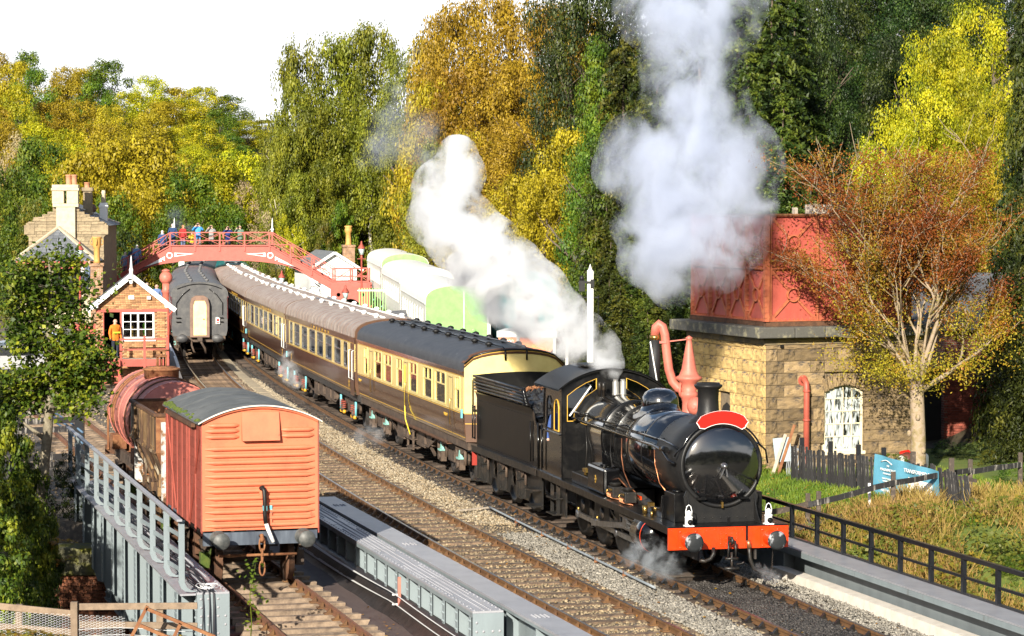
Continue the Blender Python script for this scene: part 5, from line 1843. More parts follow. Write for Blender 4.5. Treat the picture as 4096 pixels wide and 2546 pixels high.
# two maroon coaches on the other line, grey grimy end towards us
Yd = 129.5
for k in range(3):
 c = coach(('maroon coach with grimy grey end and cream gangway door', 'dark roofed maroon coach under the footbridge, behind the one with the cream door', 'farthest dark roofed coach, rounding the curve beyond the footbridge')[k], 'railway coach', mx, Yd, 19.3, W=2.80, z0=1.15, zw=2.0, zl=2.85, zc=3.1, ztop=3.85, wins=spaced(7, .9, -7, 7), low=maroon, up=maroon, board=maroon, roofm=roof_grey, endm=end_grey, style='gw', curt=(), lining=False, detail=False, vents=(5, (-.4, .4), roof_grey), group='dark maroon coaches')
 if k == 0:
  hl = 19.3 / 2
  g = MB().plate([[(-.40, 1.18), (.40, 1.18), (.40, 2.72), (.30, 2.95), (-.30, 2.95), (-.40, 2.72)]], hl + .22, hl + .26, lambda a, b, c_: Vector((c_, a, b)))
  g.v = [(x, y * .82, z) for x, y, z in g.v]
  dr = g.build('gangway_door', mat('cream_door', (.80, .66, .32), (.7, .56, .25), 4, rough=.5), c)
  MB().ball((hl + .28, .2, 2.0), .04, 8).build('door_knob', brass, dr)
  g = MB()
  for s_ in (-1, 1):
   for q in (1.85, 2.05):
    g.box(hl, hl + .12, s_ * 1.05 - .12, s_ * 1.05 + .12, q, q + .03)
  for a in (-.95, .95):
   g.tube([(hl + .03, a * 1.2, 2.2), (hl + .06, a * 1.2, 2.8), (hl + .05, a * .9, 3.2), (hl + .04, a * .5, 3.5)], .02, 5)
  g.tube([(hl + .03, y, 3.45 + .3 * (1 - (y / 1.2) ** 2)) for y in np.linspace(-1.1, 1.1, 9)], .02, 5)
  g.build('end_pipes', black_semi, c)
  lp = MB().box(hl, hl + .12, .80, 1.0, 1.75, 2.08).build('tail_lamp', white_p, c)
  MB().lathe([(.07, hl + .12), (.06, hl + .15), (.001, hl + .16)], o=(0, .9, 1.95), ax='X', n=12).box(hl + .12, hl + .13, .83, .97, 1.78, 1.84).build('lamp_lens', red_board, lp)
  bb = MB()
  for y in (-.88, .88):
   bb.cyl((hl + .0, y, 1.05), (hl + .42, y, 1.05), .11, None, 14)
   bb.lathe([(.001, hl + .42), (.2, hl + .42), (.2, hl + .46), (.001, hl + .47)], o=(0, y, 1.05), ax='X', n=18, M=Matrix.Translation((0, y, 1.05)) @ Matrix.Diagonal((1, 1.45, .95, 1)) @ Matrix.Translation((0, -y, -1.05)))
  bb.build('buffer', end_grey, c)
  k2 = MB().tube([(hl + .05, 0, 1.0), (hl + .3, 0, .98), (hl + .4, .1, .8), (hl + .3, .25, .55), (hl + .2, .3, .3)], .06, 8).box(hl, hl + .45, -.12, .12, .9, 1.12)
  k2.tube([(hl + .02, -.4, .9), (hl + .2, -.4, .7), (hl + .25, -.3, .4), (hl + .1, -.2, .3)], .05, 8)
  k2.build('buckeye_coupling', under, c)
 Yd = c.location.y + (19.3 / 2 + .33) * abs(math.sin(c.rotation_euler.z))
# three white roofed green coaches on the siding
Yg = 115.5
for k in range(3):
 c = coach(('white sided coach with plain green end, nearest of the white roofed coaches', 'middle white roofed coach of the green and white row', 'farthest white roofed coach, green stripe at its near end')[k], 'railway coach', gx, Yg, 19.3, W=2.80, z0=1.1, zw=1.75, zl=2.9, zc=3.15, ztop=3.95, wins=spaced(9, .7, -7.6, 7.6), low=green_c if k == 0 else white_side, up=white_side, board=white_side, roofm=roof_white, endm=white_side if k == 1 else green_c, style='gw', curt=(), lining=False, detail=False, frame_m=white_side, trunc=(k == 0), group='white roofed green coaches', zlift=.15 + .33 * k)
 if k == 0:
  hl = 19.3 / 2
  MB().lathe([(.10, 0), (.10, .05), (.06, .06), (.001, .06)], o=(hl, 0, 0), ax='X', n=16, M=Matrix.Translation((0, .75, 1.95))).build('round_plate', green_c, c)
  MB().box(hl, hl + .03, .30, .33, 1.2, 3.7).box(hl - .05, hl + .04, 1.36, 1.42, 1.1, 3.2).build('end_strip', white_p, c)
 Yg = c.location.y + (19.3 / 2 + .33) * abs(math.sin(c.rotation_euler.z))
# turquoise coach on the rear siding, half hidden by steam
c = coach('turquoise coach with rounded roof half hidden behind the white steam', 'railway coach', tx, 123, 18.5, W=2.9, z0=1.1, zw=1.9, zl=2.9, zc=3.2, ztop=4.25, wins=spaced(7, .9, -7, 7), low=teal_c, up=teal_c, board=teal_c, roofm=teal_c, endm=teal_c, style='gw', curt=(), lining=False, detail=False, zlift=.3)
MB().box(9.25, 9.30, -1.47, -1.38, 1.1, 3.3).box(9.25, 9.30, 1.38, 1.47, 1.1, 3.3).build('corner_post', teal_c, c)
c = coach('red sided coach with white roof at the far end of the rear siding', 'railway coach', tx, 143, 18.5, W=2.8, z0=1.1, zw=1.9, zl=2.9, zc=3.2, ztop=4.0, wins=spaced(7, .9, -7, 7), low=maroon, up=maroon, board=maroon, roofm=roof_white, endm=maroon, style='gw', curt=(), lining=False, detail=False, zlift=1.0)
# ---------------------------------------------------------------- wagons on the siding
def wagon_chassis(t, hl, wb, beam_m, hw=1.16, z=1.12):
 f = MB()
 for s_ in (-1, 1):
  f.box(-hl, hl, s_ * .85 - .06, s_ * .85 + .06, z - .28, z - .002)
 f.build('solebar', under, t)
 for q in (-1, 1):
  a, b = sorted((q * hl, q * (hl - .10)))
  MB().box(a + (.001 if q < 0 else 0), b, -hw, hw, z - .24, z + .02).build('headstock', beam_m, t)
 wm = wheel_mesh(.47, name='wheel', m=rust_dk)
 for x in (-wb / 2, wb / 2):
  for s_ in (-1, 1):
   inst(wm, 'wheel', t, (x, s_ * .75, .47), (0, 0, 0 if s_ < 0 else math.pi))
   g = MB().box(x - .13, x + .13, s_ * .98 - .09, s_ * .98 + .09, .30, .62)
   g.plate([[(x - .45, .84), (x - .16, .35), (x - .10, .35), (x - .10, .66), (x + .10, .66), (x + .10, .35), (x + .16, .35), (x + .45, .84)]], s_ * .90 - .012, s_ * .90 + .012, lambda a, b, c: Vector((a, c, b)))
   g.build('axlebox', moss if (s_ < 0 and x > 0) else under, t, .012)
   sp = MB()
   for k in range(6):
    sp.box(x - .52 + .07 * k, x + .52 - .07 * k, s_ * .98 - .045, s_ * .98 + .045, .80 - .027 * k, .825 - .027 * k)
   sp.build('leaf_spring', under, t)
   br = MB().box(x + .50 * (-1 if x > 0 else 1) - .05, x + .50 * (-1 if x > 0 else 1) + .05, s_ * .75 - .06, s_ * .75 + .06, .25, .75)
   br.build('brake_block', rust_dk, t)
  MB().cyl((x, -.75, .47), (x, .75, .47), .075, None, 10).build('axle', under, t)
 bm = MB().lathe([(.17, 0), (.15, .05), (.11, .12), (.10, .32), (.07, .33), (.07, .44), (.165, .445), (.172, .46), (.165, .48), (.001, .49)], ax='X', n=24).mesh('buffer', mat('worn_grey_buffer', (.045, .05, .05), (.10, .10, .095), 6, rough=.5) if beam_m is beam_blue else rust)
 for q in (-1, 1):
  for y in (-.865, .865):
   inst(bm, 'buffer', t, (q * hl, y, 1.02), (0, 0, 0 if q > 0 else math.pi))
def place(fx, Y0, Y1):
 c = Vector(((fx(Y0) + fx(Y1)) / 2, (Y0 + Y1) / 2, 0))
 d = Vector((fx(Y0) - fx(Y1), Y0 - Y1, 0)).normalized()
 return c, math.atan2(d.y, d.x)
# red goods van
VL = 5.2
c, rz = place(lambda Y: vx(Y) - .17, 52.2, 52.2 + VL * .9645)
van = thing('goods_van', 'faded red ventilated goods van with corrugated end and felt roof', 'goods van', c, rz)
hl, hw = VL / 2, 1.18
wagon_chassis(van, hl, 3.05, beam_blue)
Z0, ZE, ZT = 1.18, 3.38, 3.68
Ra = (hw * hw + (ZT - ZE) ** 2) / (2 * (ZT - ZE))
def vz(y, off=0.0):
 return ZT - Ra + math.sqrt((Ra + off) ** 2 - y * y)
for q in (-1, 1):
 e = MB()
 lp = [(-hw, Z0), (hw, Z0)] + [(y, vz(y) - .01) for y in np.linspace(hw, -hw, 17)]
 e.plate([lp], q * (hl - .04), q * hl, lambda a, b, c_: Vector((c_, a, b)))
 # pressed corrugations: half-round ribs that taper at their ends
 def rib(z, y0, y1):
  rows = []
  for i in range(13):
   y = y0 + (y1 - y0) * i / 12
   k = min(1, min(y - y0, y1 - y) / .09)
   rows.append([(q * (hl + .058 * k * math.sin(R(a))), y, z + .05 * math.cos(R(a)) * (.35 + .65 * k)) for a in (0, 35, 65, 90, 115, 145, 180)])
  e.sheet(rows)
 for k in range(12):
  z = 1.28 + k * .138 + (.03 if k > 6 else 0)
  rib(z, -hw + .06, hw - .06)
 for z in (3.07, 3.19):
  rib(z, -hw + .07, -.42)
  rib(z, .42, hw - .07)
 rib(3.30, -hw + .13, -.42)
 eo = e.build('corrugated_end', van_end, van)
 rv = MB()
 for y in np.arange(-hw + .06, hw, .11):
  for z in (2.19, 2.97, Z0 + .04):
   if not (z == 2.97 and abs(y) < .4):
    rv.rivet((q * hl, y, z), (q, 0, 0), .012)
 tag(rv.build('rivets', van_end, van, fix=False), kind='stuff')
 hd = MB()
 hd.add([(q * hl, -.38, 3.58), (q * hl, .38, 3.58), (q * (hl + .03), .38, 3.56), (q * (hl + .03), -.38, 3.56), (q * (hl + .15), -.38, 2.99), (q * (hl + .15), .38, 2.99), (q * hl, -.38, 2.99), (q * hl, .38, 2.99)], [(0, 1, 2, 3), (3, 2, 5, 4), (0, 3, 4, 6), (1, 7, 5, 2)])
 hd.build('vent_hood', van_end, van)
 MB().sheet([[(q * (hl + o_), y, vz(y) + z_) for y in np.linspace(-hw, hw, 17)] for o_, z_ in ((.0, -.06), (.05, -.05), (.05, -.005), (.0, .0))], 0).build('roof_strip', van_end, van)
for s_ in (-1, 1):
 zs = np.linspace(Z0, ZE - .02, 12)
 a, b = sorted((s_ * (hw - .03), s_ * (hw - .004)))
 for i in range(11):
  for x0, x1 in ((-hl, -.78), (.78, hl)):
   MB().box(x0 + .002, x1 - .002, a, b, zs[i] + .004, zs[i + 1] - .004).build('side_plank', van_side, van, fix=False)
 # sliding door pair with its frame, runner, stanchions
 dz = np.linspace(Z0 - .02, ZE - .18, 9)
 for i in range(8):
  for x0, x1 in ((-.76, -.005), (.005, .76)):
   a2, b2 = sorted((s_ * (hw + .004), s_ * (hw + .03)))
   MB().box(x0, x1, a2, b2, dz[i] + .003, dz[i + 1] - .003).build('door_plank', van_side, van, fix=False)
 st = MB()
 for x in (-hl + .05, -1.72, -.86, .86, 1.72, hl - .05):
  a2, b2 = sorted((s_ * (hw - .003), s_ * (hw + .022)))
  st.box(x - .05, x + .05, a2, b2, Z0 - .1, ZE - .02)
 a2, b2 = sorted((s_ * (hw + .031), s_ * (hw + .05)))
 for x in (-.70, -.06, .06, .70):
  st.box(x - .04, x + .04, a2, b2, Z0, ZE - .2)
 st.bar((hl - .12, s_ * (hw + .02), ZE - .1), (1.0, s_ * (hw + .02), Z0 + .05), .03, .05).bar((-hl + .12, s_ * (hw + .02), ZE - .1), (-1.0, s_ * (hw + .02), Z0 + .05), .03, .05)
 st.build('stanchions', van_side, van)
 rn = MB()
 a2, b2 = sorted((s_ * (hw + .03), s_ * (hw + .12)))
 rn.box(-1.9, 1.9, a2, b2, ZE - .16, ZE - .08)
 rn.build('door_runner', rust_dk, van)
 rv = MB()
 for x in (-hl + .05, -1.72, -.86, .86, 1.72, hl - .05):
  for z in np.arange(Z0, ZE - .1, .17):
   rv.rivet((x, s_ * (hw + .022), z), (0, s_, 0), .014)
 tag(rv.build('bolts', van_side, van, fix=False), kind='stuff')
rf = MB()
ys = np.linspace(-hw - .08, hw + .08, 25)
rf.sheet([[(x, y, vz(y) + .02 + .006 * math.sin(y * 9 + x)) for y in ys] for x in np.linspace(-hl - .08, hl + .08, 14)])
rf.sheet([[(x, y, vz(y) - .01) for y in ys] for x in (-hl - .08, hl + .08)])
rf.build('roof', van_roof, van)
for x in (-1.7, -.5, .75, 1.9):
 MB().sheet([[(x + e, y, vz(y) + z_ + .006 * math.sin(y * 9 + x)) for y in ys] for e, z_ in ((-.04, .024), (-.03, .032), (.03, .032), (.04, .024))]).build('felt_seam', van_roof, van)
MB().sheet([[(hl + .075 + e, y, vz(y) + z_) for y in ys] for e, z_ in ((0, .026), (.010, .022), (.010, -.002))]).build('roof_capping', concrete, van)
mo = MB()
for i in range(90):
 x = rnd.uniform(.2, hl) if rnd.random() < .75 else rnd.uniform(-hl, hl)
 y = -hw - .06 + abs(rnd.gauss(0, .05))
 r_ = rnd.uniform(.02, .06)
 mo.ball((-x, y, vz(y) + .02), (r_, r_, r_ * .8), 6)
tag(mo.build('moss_tufts', moss, van, fix=False), kind='stuff')
# vacuum hose, its stand, chain coupling
hs = MB()
hs.tube([(hl + .06, .0, 2.02), (hl + .12, .02, 2.05), (hl + .16, .05, 1.98), (hl + .17, .06, 1.75), (hl + .17, .06, 1.5), (hl + .16, .08, 1.32)], .045, 10)
hs.build('vacuum_hose', black_dull, van)
hs = MB().tube([(hl + .15, .08, 1.34), (hl + .2, .12, 1.2), (hl + .24, .22, .95)], .04, 10)
hs.build('hose_end', white_p, van)
MB().box(hl + .08, hl + .20, .02, .10, 1.58, 1.68).box(hl + .01, hl + .05, .18, .23, 1.52, 1.70).build('hose_clip', damper_blue, van)
MB().box(hl, hl + .06, -.03, .04, 1.85, 2.06).box(hl, hl + .05, .17, .23, 1.28, 1.56).build('hose_bracket', van_end, van)
ch = MB()
ch.tube([(hl, 0, 1.05), (hl + .15, 0, 1.08), (hl + .2, 0, 1.0), (hl + .14, 0, .95)], .04, 8)
for k in range(3):
 z = 1.0 - k * .24
 pts = []
 for i in range(13):
  a = 2 * math.pi * i / 12
  u_, v_ = .055 * math.cos(a), .15 * math.sin(a)
  pts.append((hl + .17 + (u_ if k % 2 else 0), (0 if k % 2 else u_), z - .1 + v_))
 ch.tube(pts, .02, 6)
ch.build('chain_coupling', rust, van)
MB().cyl((hl - .35, -.8, .62), (hl - .35, .8, .62), .03, None, 8).build('brake_shaft', rust, van)
# rusty hopper wagon
c, rz = place(lambda Y: vx(Y) - .1, 58.6, 63.0)
hop = thing('hopper_wagon', 'rotten white and brown hopper wagon between the red van and the tank wagon', 'hopper wagon', c, rz)
hl = 2.3
wagon_chassis(hop, hl + .25, 2.8, rust_dk)
hw = 1.30
A = [(-hl, -hw), (hl, -hw), (hl, hw), (-hl, hw)]
mid = 1.75
for i in range(4):
 (xa, ya), (xb, yb) = A[i], A[(i + 1) % 4]
 n = 6 if i % 2 == 0 else 3
 for k in range(n):
  f0, f1 = (k + .0) / n, (k + 1.0) / n
  def pt(f, z):
   s_ = 1 if z > 1.9 else .62
   return (xa + (xb - xa) * f, ya + (yb - ya) * f, z) if z > 1.9 else ((xa + (xb - xa) * f) * .72, (ya + (yb - ya) * f) * .62, z)
  mb = MB().add([pt(f0, 3.0), pt(f1, 3.0), pt(f1, 2.15), pt(f0, 2.15), pt(f1, .95), pt(f0, .95)], [(0, 1, 2, 3), (3, 2, 4, 5)])
  mb.build('hopper_plate', rust if i in (1, 3) else hop_side, hop)
 MB().bar((xa, ya, 3.0), (xb, yb, 3.0), .09, .07).build('top_rim', rust_dk, hop)
inn = MB()
for i in range(4):
 (xa, ya), (xb, yb) = A[i], A[(i + 1) % 4]
 inn.add([(xa * .985, ya * .985, 2.98), (xb * .985, yb * .985, 2.98), (xb * .6, yb * .5, 1.2), (xa * .6, ya * .5, 1.2)], [(0, 1, 2, 3)])
inn.build('hopper_lining', rust, hop)
ps = MB()
for x, y in ((hl + .12, -1.10), (hl + .12, 1.10), (-hl - .12, -1.10), (-hl - .12, 1.10)):
 ps.box(x - .04, x + .04, y - .10, y + .10, 1.0, 2.85)
 ps.box(x - .05, x + .05, y - .1, y - .08, 1.0, 2.85)
ps.build('corner_post', hop_white, hop)
rb = MB()
for x in (-1.2, 0, 1.2):
 rb.bar((x, -hw - .03, 2.95), (x, -hw - .03, 2.15), .05, .06).bar((x, -hw - .03, 2.15), (x * .72, -hw * .62 - .03, 1.0), .05, .06)
rb.box(-hl, hl, -hw - .04, -hw, 2.12, 2.18)
rb.build('side_rib', hop_side, hop)
rv = MB()
for x in np.arange(-hl + .1, hl, .2):
 for z in (2.9, 2.25):
  rv.rivet((x, -hw - .002, z), (0, -1, 0), .02)
tag(rv.build('rivets', hop_side, hop, fix=False), kind='stuff')
bl = MB()
for x in (-1.0, .4, 1.6):
 bl.cyl((x, -1.12, .5), (x, -1.12, 1.6), .03, None, 8).box(x - .12, x + .12, -1.18, -1.02, 1.1, 1.3).cyl((x - .05, -1.15, .62), (x + .2, -1.15, .62), .05, None, 8)
bl.bar((-1.6, -1.15, 1.35), (1.9, -1.15, .6), .04, .06).bar((.2, -1.2, .9), (1.9, -1.2, .62), .03, .05)
bl.build('brake_levers', hop_side, hop)
# rust-red tank wagon
c, rz = place(lambda Y: vx(Y) + .12, 65.4, 71.6)
tkw = thing('tank_wagon', 'faded red rivetted tank wagon with rusty filler dome', 'tank wagon', c, rz)
hl = 2.95
wagon_chassis(tkw, hl + .2, 3.2, rust_dk)
CT, RT = 2.12, 1.09
barrel = MB().lathe([(.001, hl + .10), (.5, hl + .07), (.9, hl - .02), (RT - .03, hl - .12), (RT, hl - .2), (RT, -hl + .2), (RT - .03, -hl + .12), (.9, -hl + .02), (.001, -hl - .1)], o=(0, 0, CT), ax='X', n=48)
barrel.build('barrel', tank_red, tkw)
bd = MB()
rv = MB()
for x in (-2.72, -1.5, -.5, .5, 1.5, 2.72):
 bd.lathe([(RT, x - .06), (RT + .014, x - .055), (RT + .014, x + .055), (RT, x + .06)], o=(0, 0, CT), ax='X', n=48)
 for k in range(60):
  a = 2 * math.pi * k / 60
  for e in (-.035, .035):
   rv.rivet((x + e, (RT + .014) * math.sin(a), CT + (RT + .014) * math.cos(a)), (0, math.sin(a), math.cos(a)), .014)
bd.build('barrel_band', tank_red, tkw)
tag(rv.build('rivets', tank_red, tkw, fix=False), kind='stuff')
dmx = MB().lathe([(.46, 0), (.46, .20), (.50, .21), (.50, .25), (.44, .27), (.38, .27), (.38, .30), (.001, .31)], o=(-.1, 0, CT + RT - .06), n=28)
dome = dmx.build('filler_dome', rust, tkw)
vv = MB().cyl((-.1, 0, CT + RT + .24), (-.1, 0, CT + RT + .66), .03, None, 8)
for x, y in ((-.24, -.1), (.04, -.1), (-.24, .1), (.04, .1)):
 vv.cyl((x, y, CT + RT + .24), (x, y, CT + RT + .52), .02, None, 6)
vv.box(-.28, .08, -.14, .14, CT + RT + .50, CT + RT + .54).lathe([(.16, .64), (.20, .645), (.20, .68), (.16, .685), (.16, .64)], o=(-.1, 0, CT + RT), n=20)
vv.build('valve_gear', rust, dome)
MB().lathe([(.001, .655), (.17, .655), (.17, .67), (.001, .67)], o=(-.1, 0, CT + RT), n=20).build('handwheel', white_p, dome)
sd = MB()
for x in (-2.3, 2.3):
 for s_ in (-1, 1):
  sd.box(x - .35, x + .35, min(s_ * .7, s_ * 1.08), max(s_ * .7, s_ * 1.08), 1.1, 1.5)
 sd.box(x - .2, x + .2, -.9, .9, 1.0, 1.35)
for s_ in (-1, 1):
 sd.bar((hl + .1, s_ * 1.08, 1.0), (hl + .1, s_ * 1.08, 2.2), .09, .06)
 sd.bar((-hl - .1, s_ * 1.08, 1.0), (-hl - .1, s_ * 1.08, 2.2), .09, .06)
sd.build('saddle', rust, tkw, .02)
ld = MB()
ld.tube([(-1.15, 1.2 * math.sin(R(a)), CT + 1.2 * math.cos(R(a))) for a in range(-100, 1, 10)], .025, 6)
ld.tube([(-.75, 1.2 * math.sin(R(a)), CT + 1.2 * math.cos(R(a))) for a in range(-100, 1, 10)], .025, 6)
for a in range(-95, -5, 16):
 ld.cyl((-1.15, 1.2 * math.sin(R(a)), CT + 1.2 * math.cos(R(a))), (-.75, 1.2 * math.sin(R(a)), CT + 1.2 * math.cos(R(a))), .018, None, 6)
ld.build('ladder', rust, tkw)
st = MB()
for x in (-1.9, 1.0, 2.0):
 st.tube([(x, (RT + .03) * math.sin(R(a)), CT + (RT + .03) * math.cos(R(a))) for a in range(-120, 121, 10)], .022, 6)
st.build('tank_strap', rust_dk, tkw)
# orange hopper wagon on the rear siding
p = at(2125, 1372, 103)
c, rz = place(lambda Y: tx(Y) + .1, 101, 107)
c = Vector((p.x, 104, .6))
ow = thing('hopper_wagon', 'orange and white round bottomed hopper wagon seen through the steam', 'hopper wagon', c, math.pi * .0 - R(8))
bw = MB()
rows = []
for y in (-1.2, 1.2):
 rows.append([(1.15 * math.cos(R(a)), y, 1.85 + 1.0 * math.sin(R(a))) for a in range(180, 361, 15)])
bw.sheet(rows)
for y in (-1.2, 1.2):
 bw.plate([[(1.15 * math.cos(R(a)), 1.85 + 1.0 * math.sin(R(a))) for a in range(180, 361, 15)]], y - .01, y + .01, lambda a, b, c_: Vector((a, c_, b)))
bo = bw.build('hopper_body', orange_h, ow)
MB().box(-1.2, 1.2, -1.25, 1.25, 1.86, 2.1).build('white_top', white_p, ow)
text('4400', 'number', .22, white_p, bo, (-.75, -1.216, 1.68), (R(90), 0, 0))
fm = MB()
for x in (-1.5, -.35, 1.1, 1.6):
 fm.box(x - .06, x + .06, -1.3, -1.22, .2, 2.4)
fm.box(-2.0, 2.0, -1.3, -1.2, .45, .62).box(-2.0, 2.0, 1.2, 1.3, .45, .62).box(-2, -1.9, -1.2, 1.2, .45, .62).box(1.9, 2, -1.2, 1.2, .45, .62).box(-1.8, 1.8, -1.24, -1.2, .1, .44)
fm.build('frame', mat('pale_grey_frame', (.42, .42, .40), rough=.6), ow)
wm = wheel_mesh(.42, name='wheel', m=under)
for x in (-1.3, 1.3):
 inst(wm, 'wheel', ow, (x, -.95, .3))
 inst(wm, 'wheel', ow, (x, .95, .3))
# ---------------------------------------------------------------- water tower
def hit(u, v, y0=44.0, y1=340.0):
 Y = y0
 while Y < y1:
  p = at(u, v, Y)
  if p.z <= ground_z(p.x, p.y):
   return p
  Y += .5
 return at(u, v, y1)
TW = thing('water_tower', 'sandstone water tower with riveted red iron tank on top', 'water tower', (6.98, 71.4, 0), R(21))
SL, SR = 5.0, 4.95       # left and right face lengths
mb = MB()
mb.box(.09, SR, .09, SL, -.2, 4.2)
core = mb.build('wall', mortar, TW)
sm, sy = [], []
for k in range(5):
 s = MB()
 rows = []
 for i in range(5):
  r_ = []
  for j in range(7):
   x, z = -.5 + j / 6, -.5 + i / 4
   e = 0 if (i in (0, 4) or j in (0, 6)) else 1
   r_.append((x, -.5 - (.26 * e * (.5 + 1.3 * noise.noise(Vector((x * 3.1 + k * 7, z * 2.3, k)))) if e else 0), z))
  rows.append(r_)
 s.sheet(rows, 0, False)
 s.add([(-.5, -.5, -.5), (.5, -.5, -.5), (.5, .5, -.5), (-.5, .5, -.5), (-.5, -.5, .5), (.5, -.5, .5), (.5, .5, .5), (-.5, .5, .5)], [(0, 1, 2, 3), (4, 7, 6, 5), (0, 3, 7, 4), (1, 5, 6, 2)])
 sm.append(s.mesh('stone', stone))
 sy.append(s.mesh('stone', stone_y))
WX0, WX1, WZ0, WZ1 = 1.81, 3.05, .85, 2.62
z = .1
k = 0
rg = random.Random(5)
while z < 3.80:
 h = .33 if z < 3.6 else .26
 z1 = min(z + h, 3.86)
 for face in (0, 1):
  x = 0.0
  Lf = SR if face == 0 else SL
  while x < Lf - .05:
   wdt = rg.uniform(.42, .92)
   if x == 0:
    wdt = .55 if (k + face) % 2 else .34
   x1 = min(x + wdt, Lf)
   if Lf - x1 < .25:
    x1 = Lf
   if face == 0 and z1 > WZ0 - .02 and z < WZ1 + .2 and x1 > WX0 and x < WX1:
    if x < WX0 - .15:
     x1 = WX0 - .01
    else:
     x = WX1 + .01
     continue
   if face == 1 and z < 2.15 and x1 > 2.2 and x < 3.0:
    if x < 2.2 - .1:
     x1 = 2.2
    else:
     x = 3.0
     continue
   wd, hh = x1 - x - .012, z1 - z - .012
   pr = rg.uniform(-.012, .02)
   if face == 0:
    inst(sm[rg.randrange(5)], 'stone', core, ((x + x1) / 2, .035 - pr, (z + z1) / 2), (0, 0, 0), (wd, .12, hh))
   else:
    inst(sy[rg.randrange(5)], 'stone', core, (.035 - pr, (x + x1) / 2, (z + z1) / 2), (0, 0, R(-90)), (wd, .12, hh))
   x = x1
 z = z1
 k += 1
# voussoirs over the window
n = 9
for i in range(n):
 x = WX0 - .05 + (WX1 - WX0 + .1) * (i + .5) / n
 dz = .20 * (1 - ((i + .5) / n * 2 - 1) ** 2)
 inst(sm[i % 5], 'stone', core, (x, .01, WZ1 - .12 + dz + .17), (0, (i + .5 - n / 2) * .06, 0), ((WX1 - WX0) / n - .004, .14, .34))
cs = MB()
cs.box(-.06, SR + .06, -.06, SL + .06, 3.87, 4.05)
cs.build('frieze', mat('sooty_frieze', (.17, .135, .085), (.35, .26, .12), 1.6, .45, .65, rough=.9, bump=.2), TW)
cp = MB()
for i in range(5):
 cp.box(-.42, SR * 0 + .70, -.40 + i * 1.18, -.40 + (i + 1) * 1.18 - .012, 4.06, 4.36)
for i in range(5):
 cp.box(.712 + i * .93, .70 + (i + 1) * .93, -.40, 1.0, 4.06, 4.36)
cp.build('cap_stones', cap_stone, TW, .03)
# window: frame, glazing bars, panes
wf = MB()
def segarch(x0, x1, z0, z1, rise, n=8):
 return [(x0, z0), (x1, z0)] + [(x1 + (x0 - x1) * i / n, z1 - rise + rise * (1 - (2 * i / n - 1) ** 2)) for i in range(n + 1)]
out = segarch(WX0, WX1, WZ0, WZ1 + .1, .2)
inn = segarch(WX0 + .07, WX1 - .07, WZ0 + .07, WZ1 + .04, .2)
wf.plate([out, inn], .06, .12, lambda a, b, c: Vector((a, c, b)))
wf.box(WX0 - .05, WX1 + .05, -.03, .1, WZ0 - .09, WZ0 - .001)
fr_m = mat('cream_window_frame', (.68, .60, .42), rough=.6)
wfo = wf.build('window', fr_m, TW)
gb = MB()
xs = np.linspace(WX0 + .06, WX1 - .06, 5)
zs = np.linspace(WZ0 + .06, WZ1 + .06, 6)
for x in xs[1:-1]:
 gb.box(x - .017, x + .017, .065, .10, WZ0 + .06, WZ1 + .06)
for z in zs[1:-1]:
 gb.box(WX0 + .06, WX1 - .06, .063, .102, z - .017, z + .017)
gb.build('glazing_bar', fr_m, wfo)
for i in range(4):
 for j in range(5):
  MB().box(xs[i] + .015, xs[i + 1] - .015, .085, .09, zs[j] + .015, zs[j + 1] - .015).build('pane', glass_dirty, wfo)
MB().box(WX0, WX1, .12, .125, WZ0, WZ1 + .1).build('window_recess', dark_in, TW)
# drain pipe
dp = MB()
dp.tube([(1.13, .02, 2.86), (1.13, -.14, 2.88), (1.13, -.24, 2.80), (1.13, -.26, 2.62), (1.13, -.26, .1)], .085, 14)
for z in (2.55, 1.75, .9):
 dp.lathe([(.085, z), (.105, z + .005), (.105, z + .05), (.085, z + .055)], o=(1.13, -.26, 0), n=16)
dp.lathe([(.15, 0), (.15, .03), (.001, .03)], o=(1.13, -.05, 2.86), ax='Y', n=18)
dp.build('drain_pipe', mat('pipe_red_paint', (.38, .085, .055), (.3, .065, .045), 3, rough=.5), TW)
MB().box(.42, .50, -.10, -.04, 3.78, 3.86).build('floodlight', black_dull, TW)
# dark arched opening in the left face
MB().plate([[(2.22, .2), (2.98, .2), (2.98, 1.7), (2.85, 1.98), (2.6, 2.1), (2.35, 1.98), (2.22, 1.7)]], .07, .08, lambda a, b, c: Vector((c, a, b))).build('archway', dark_in, TW)
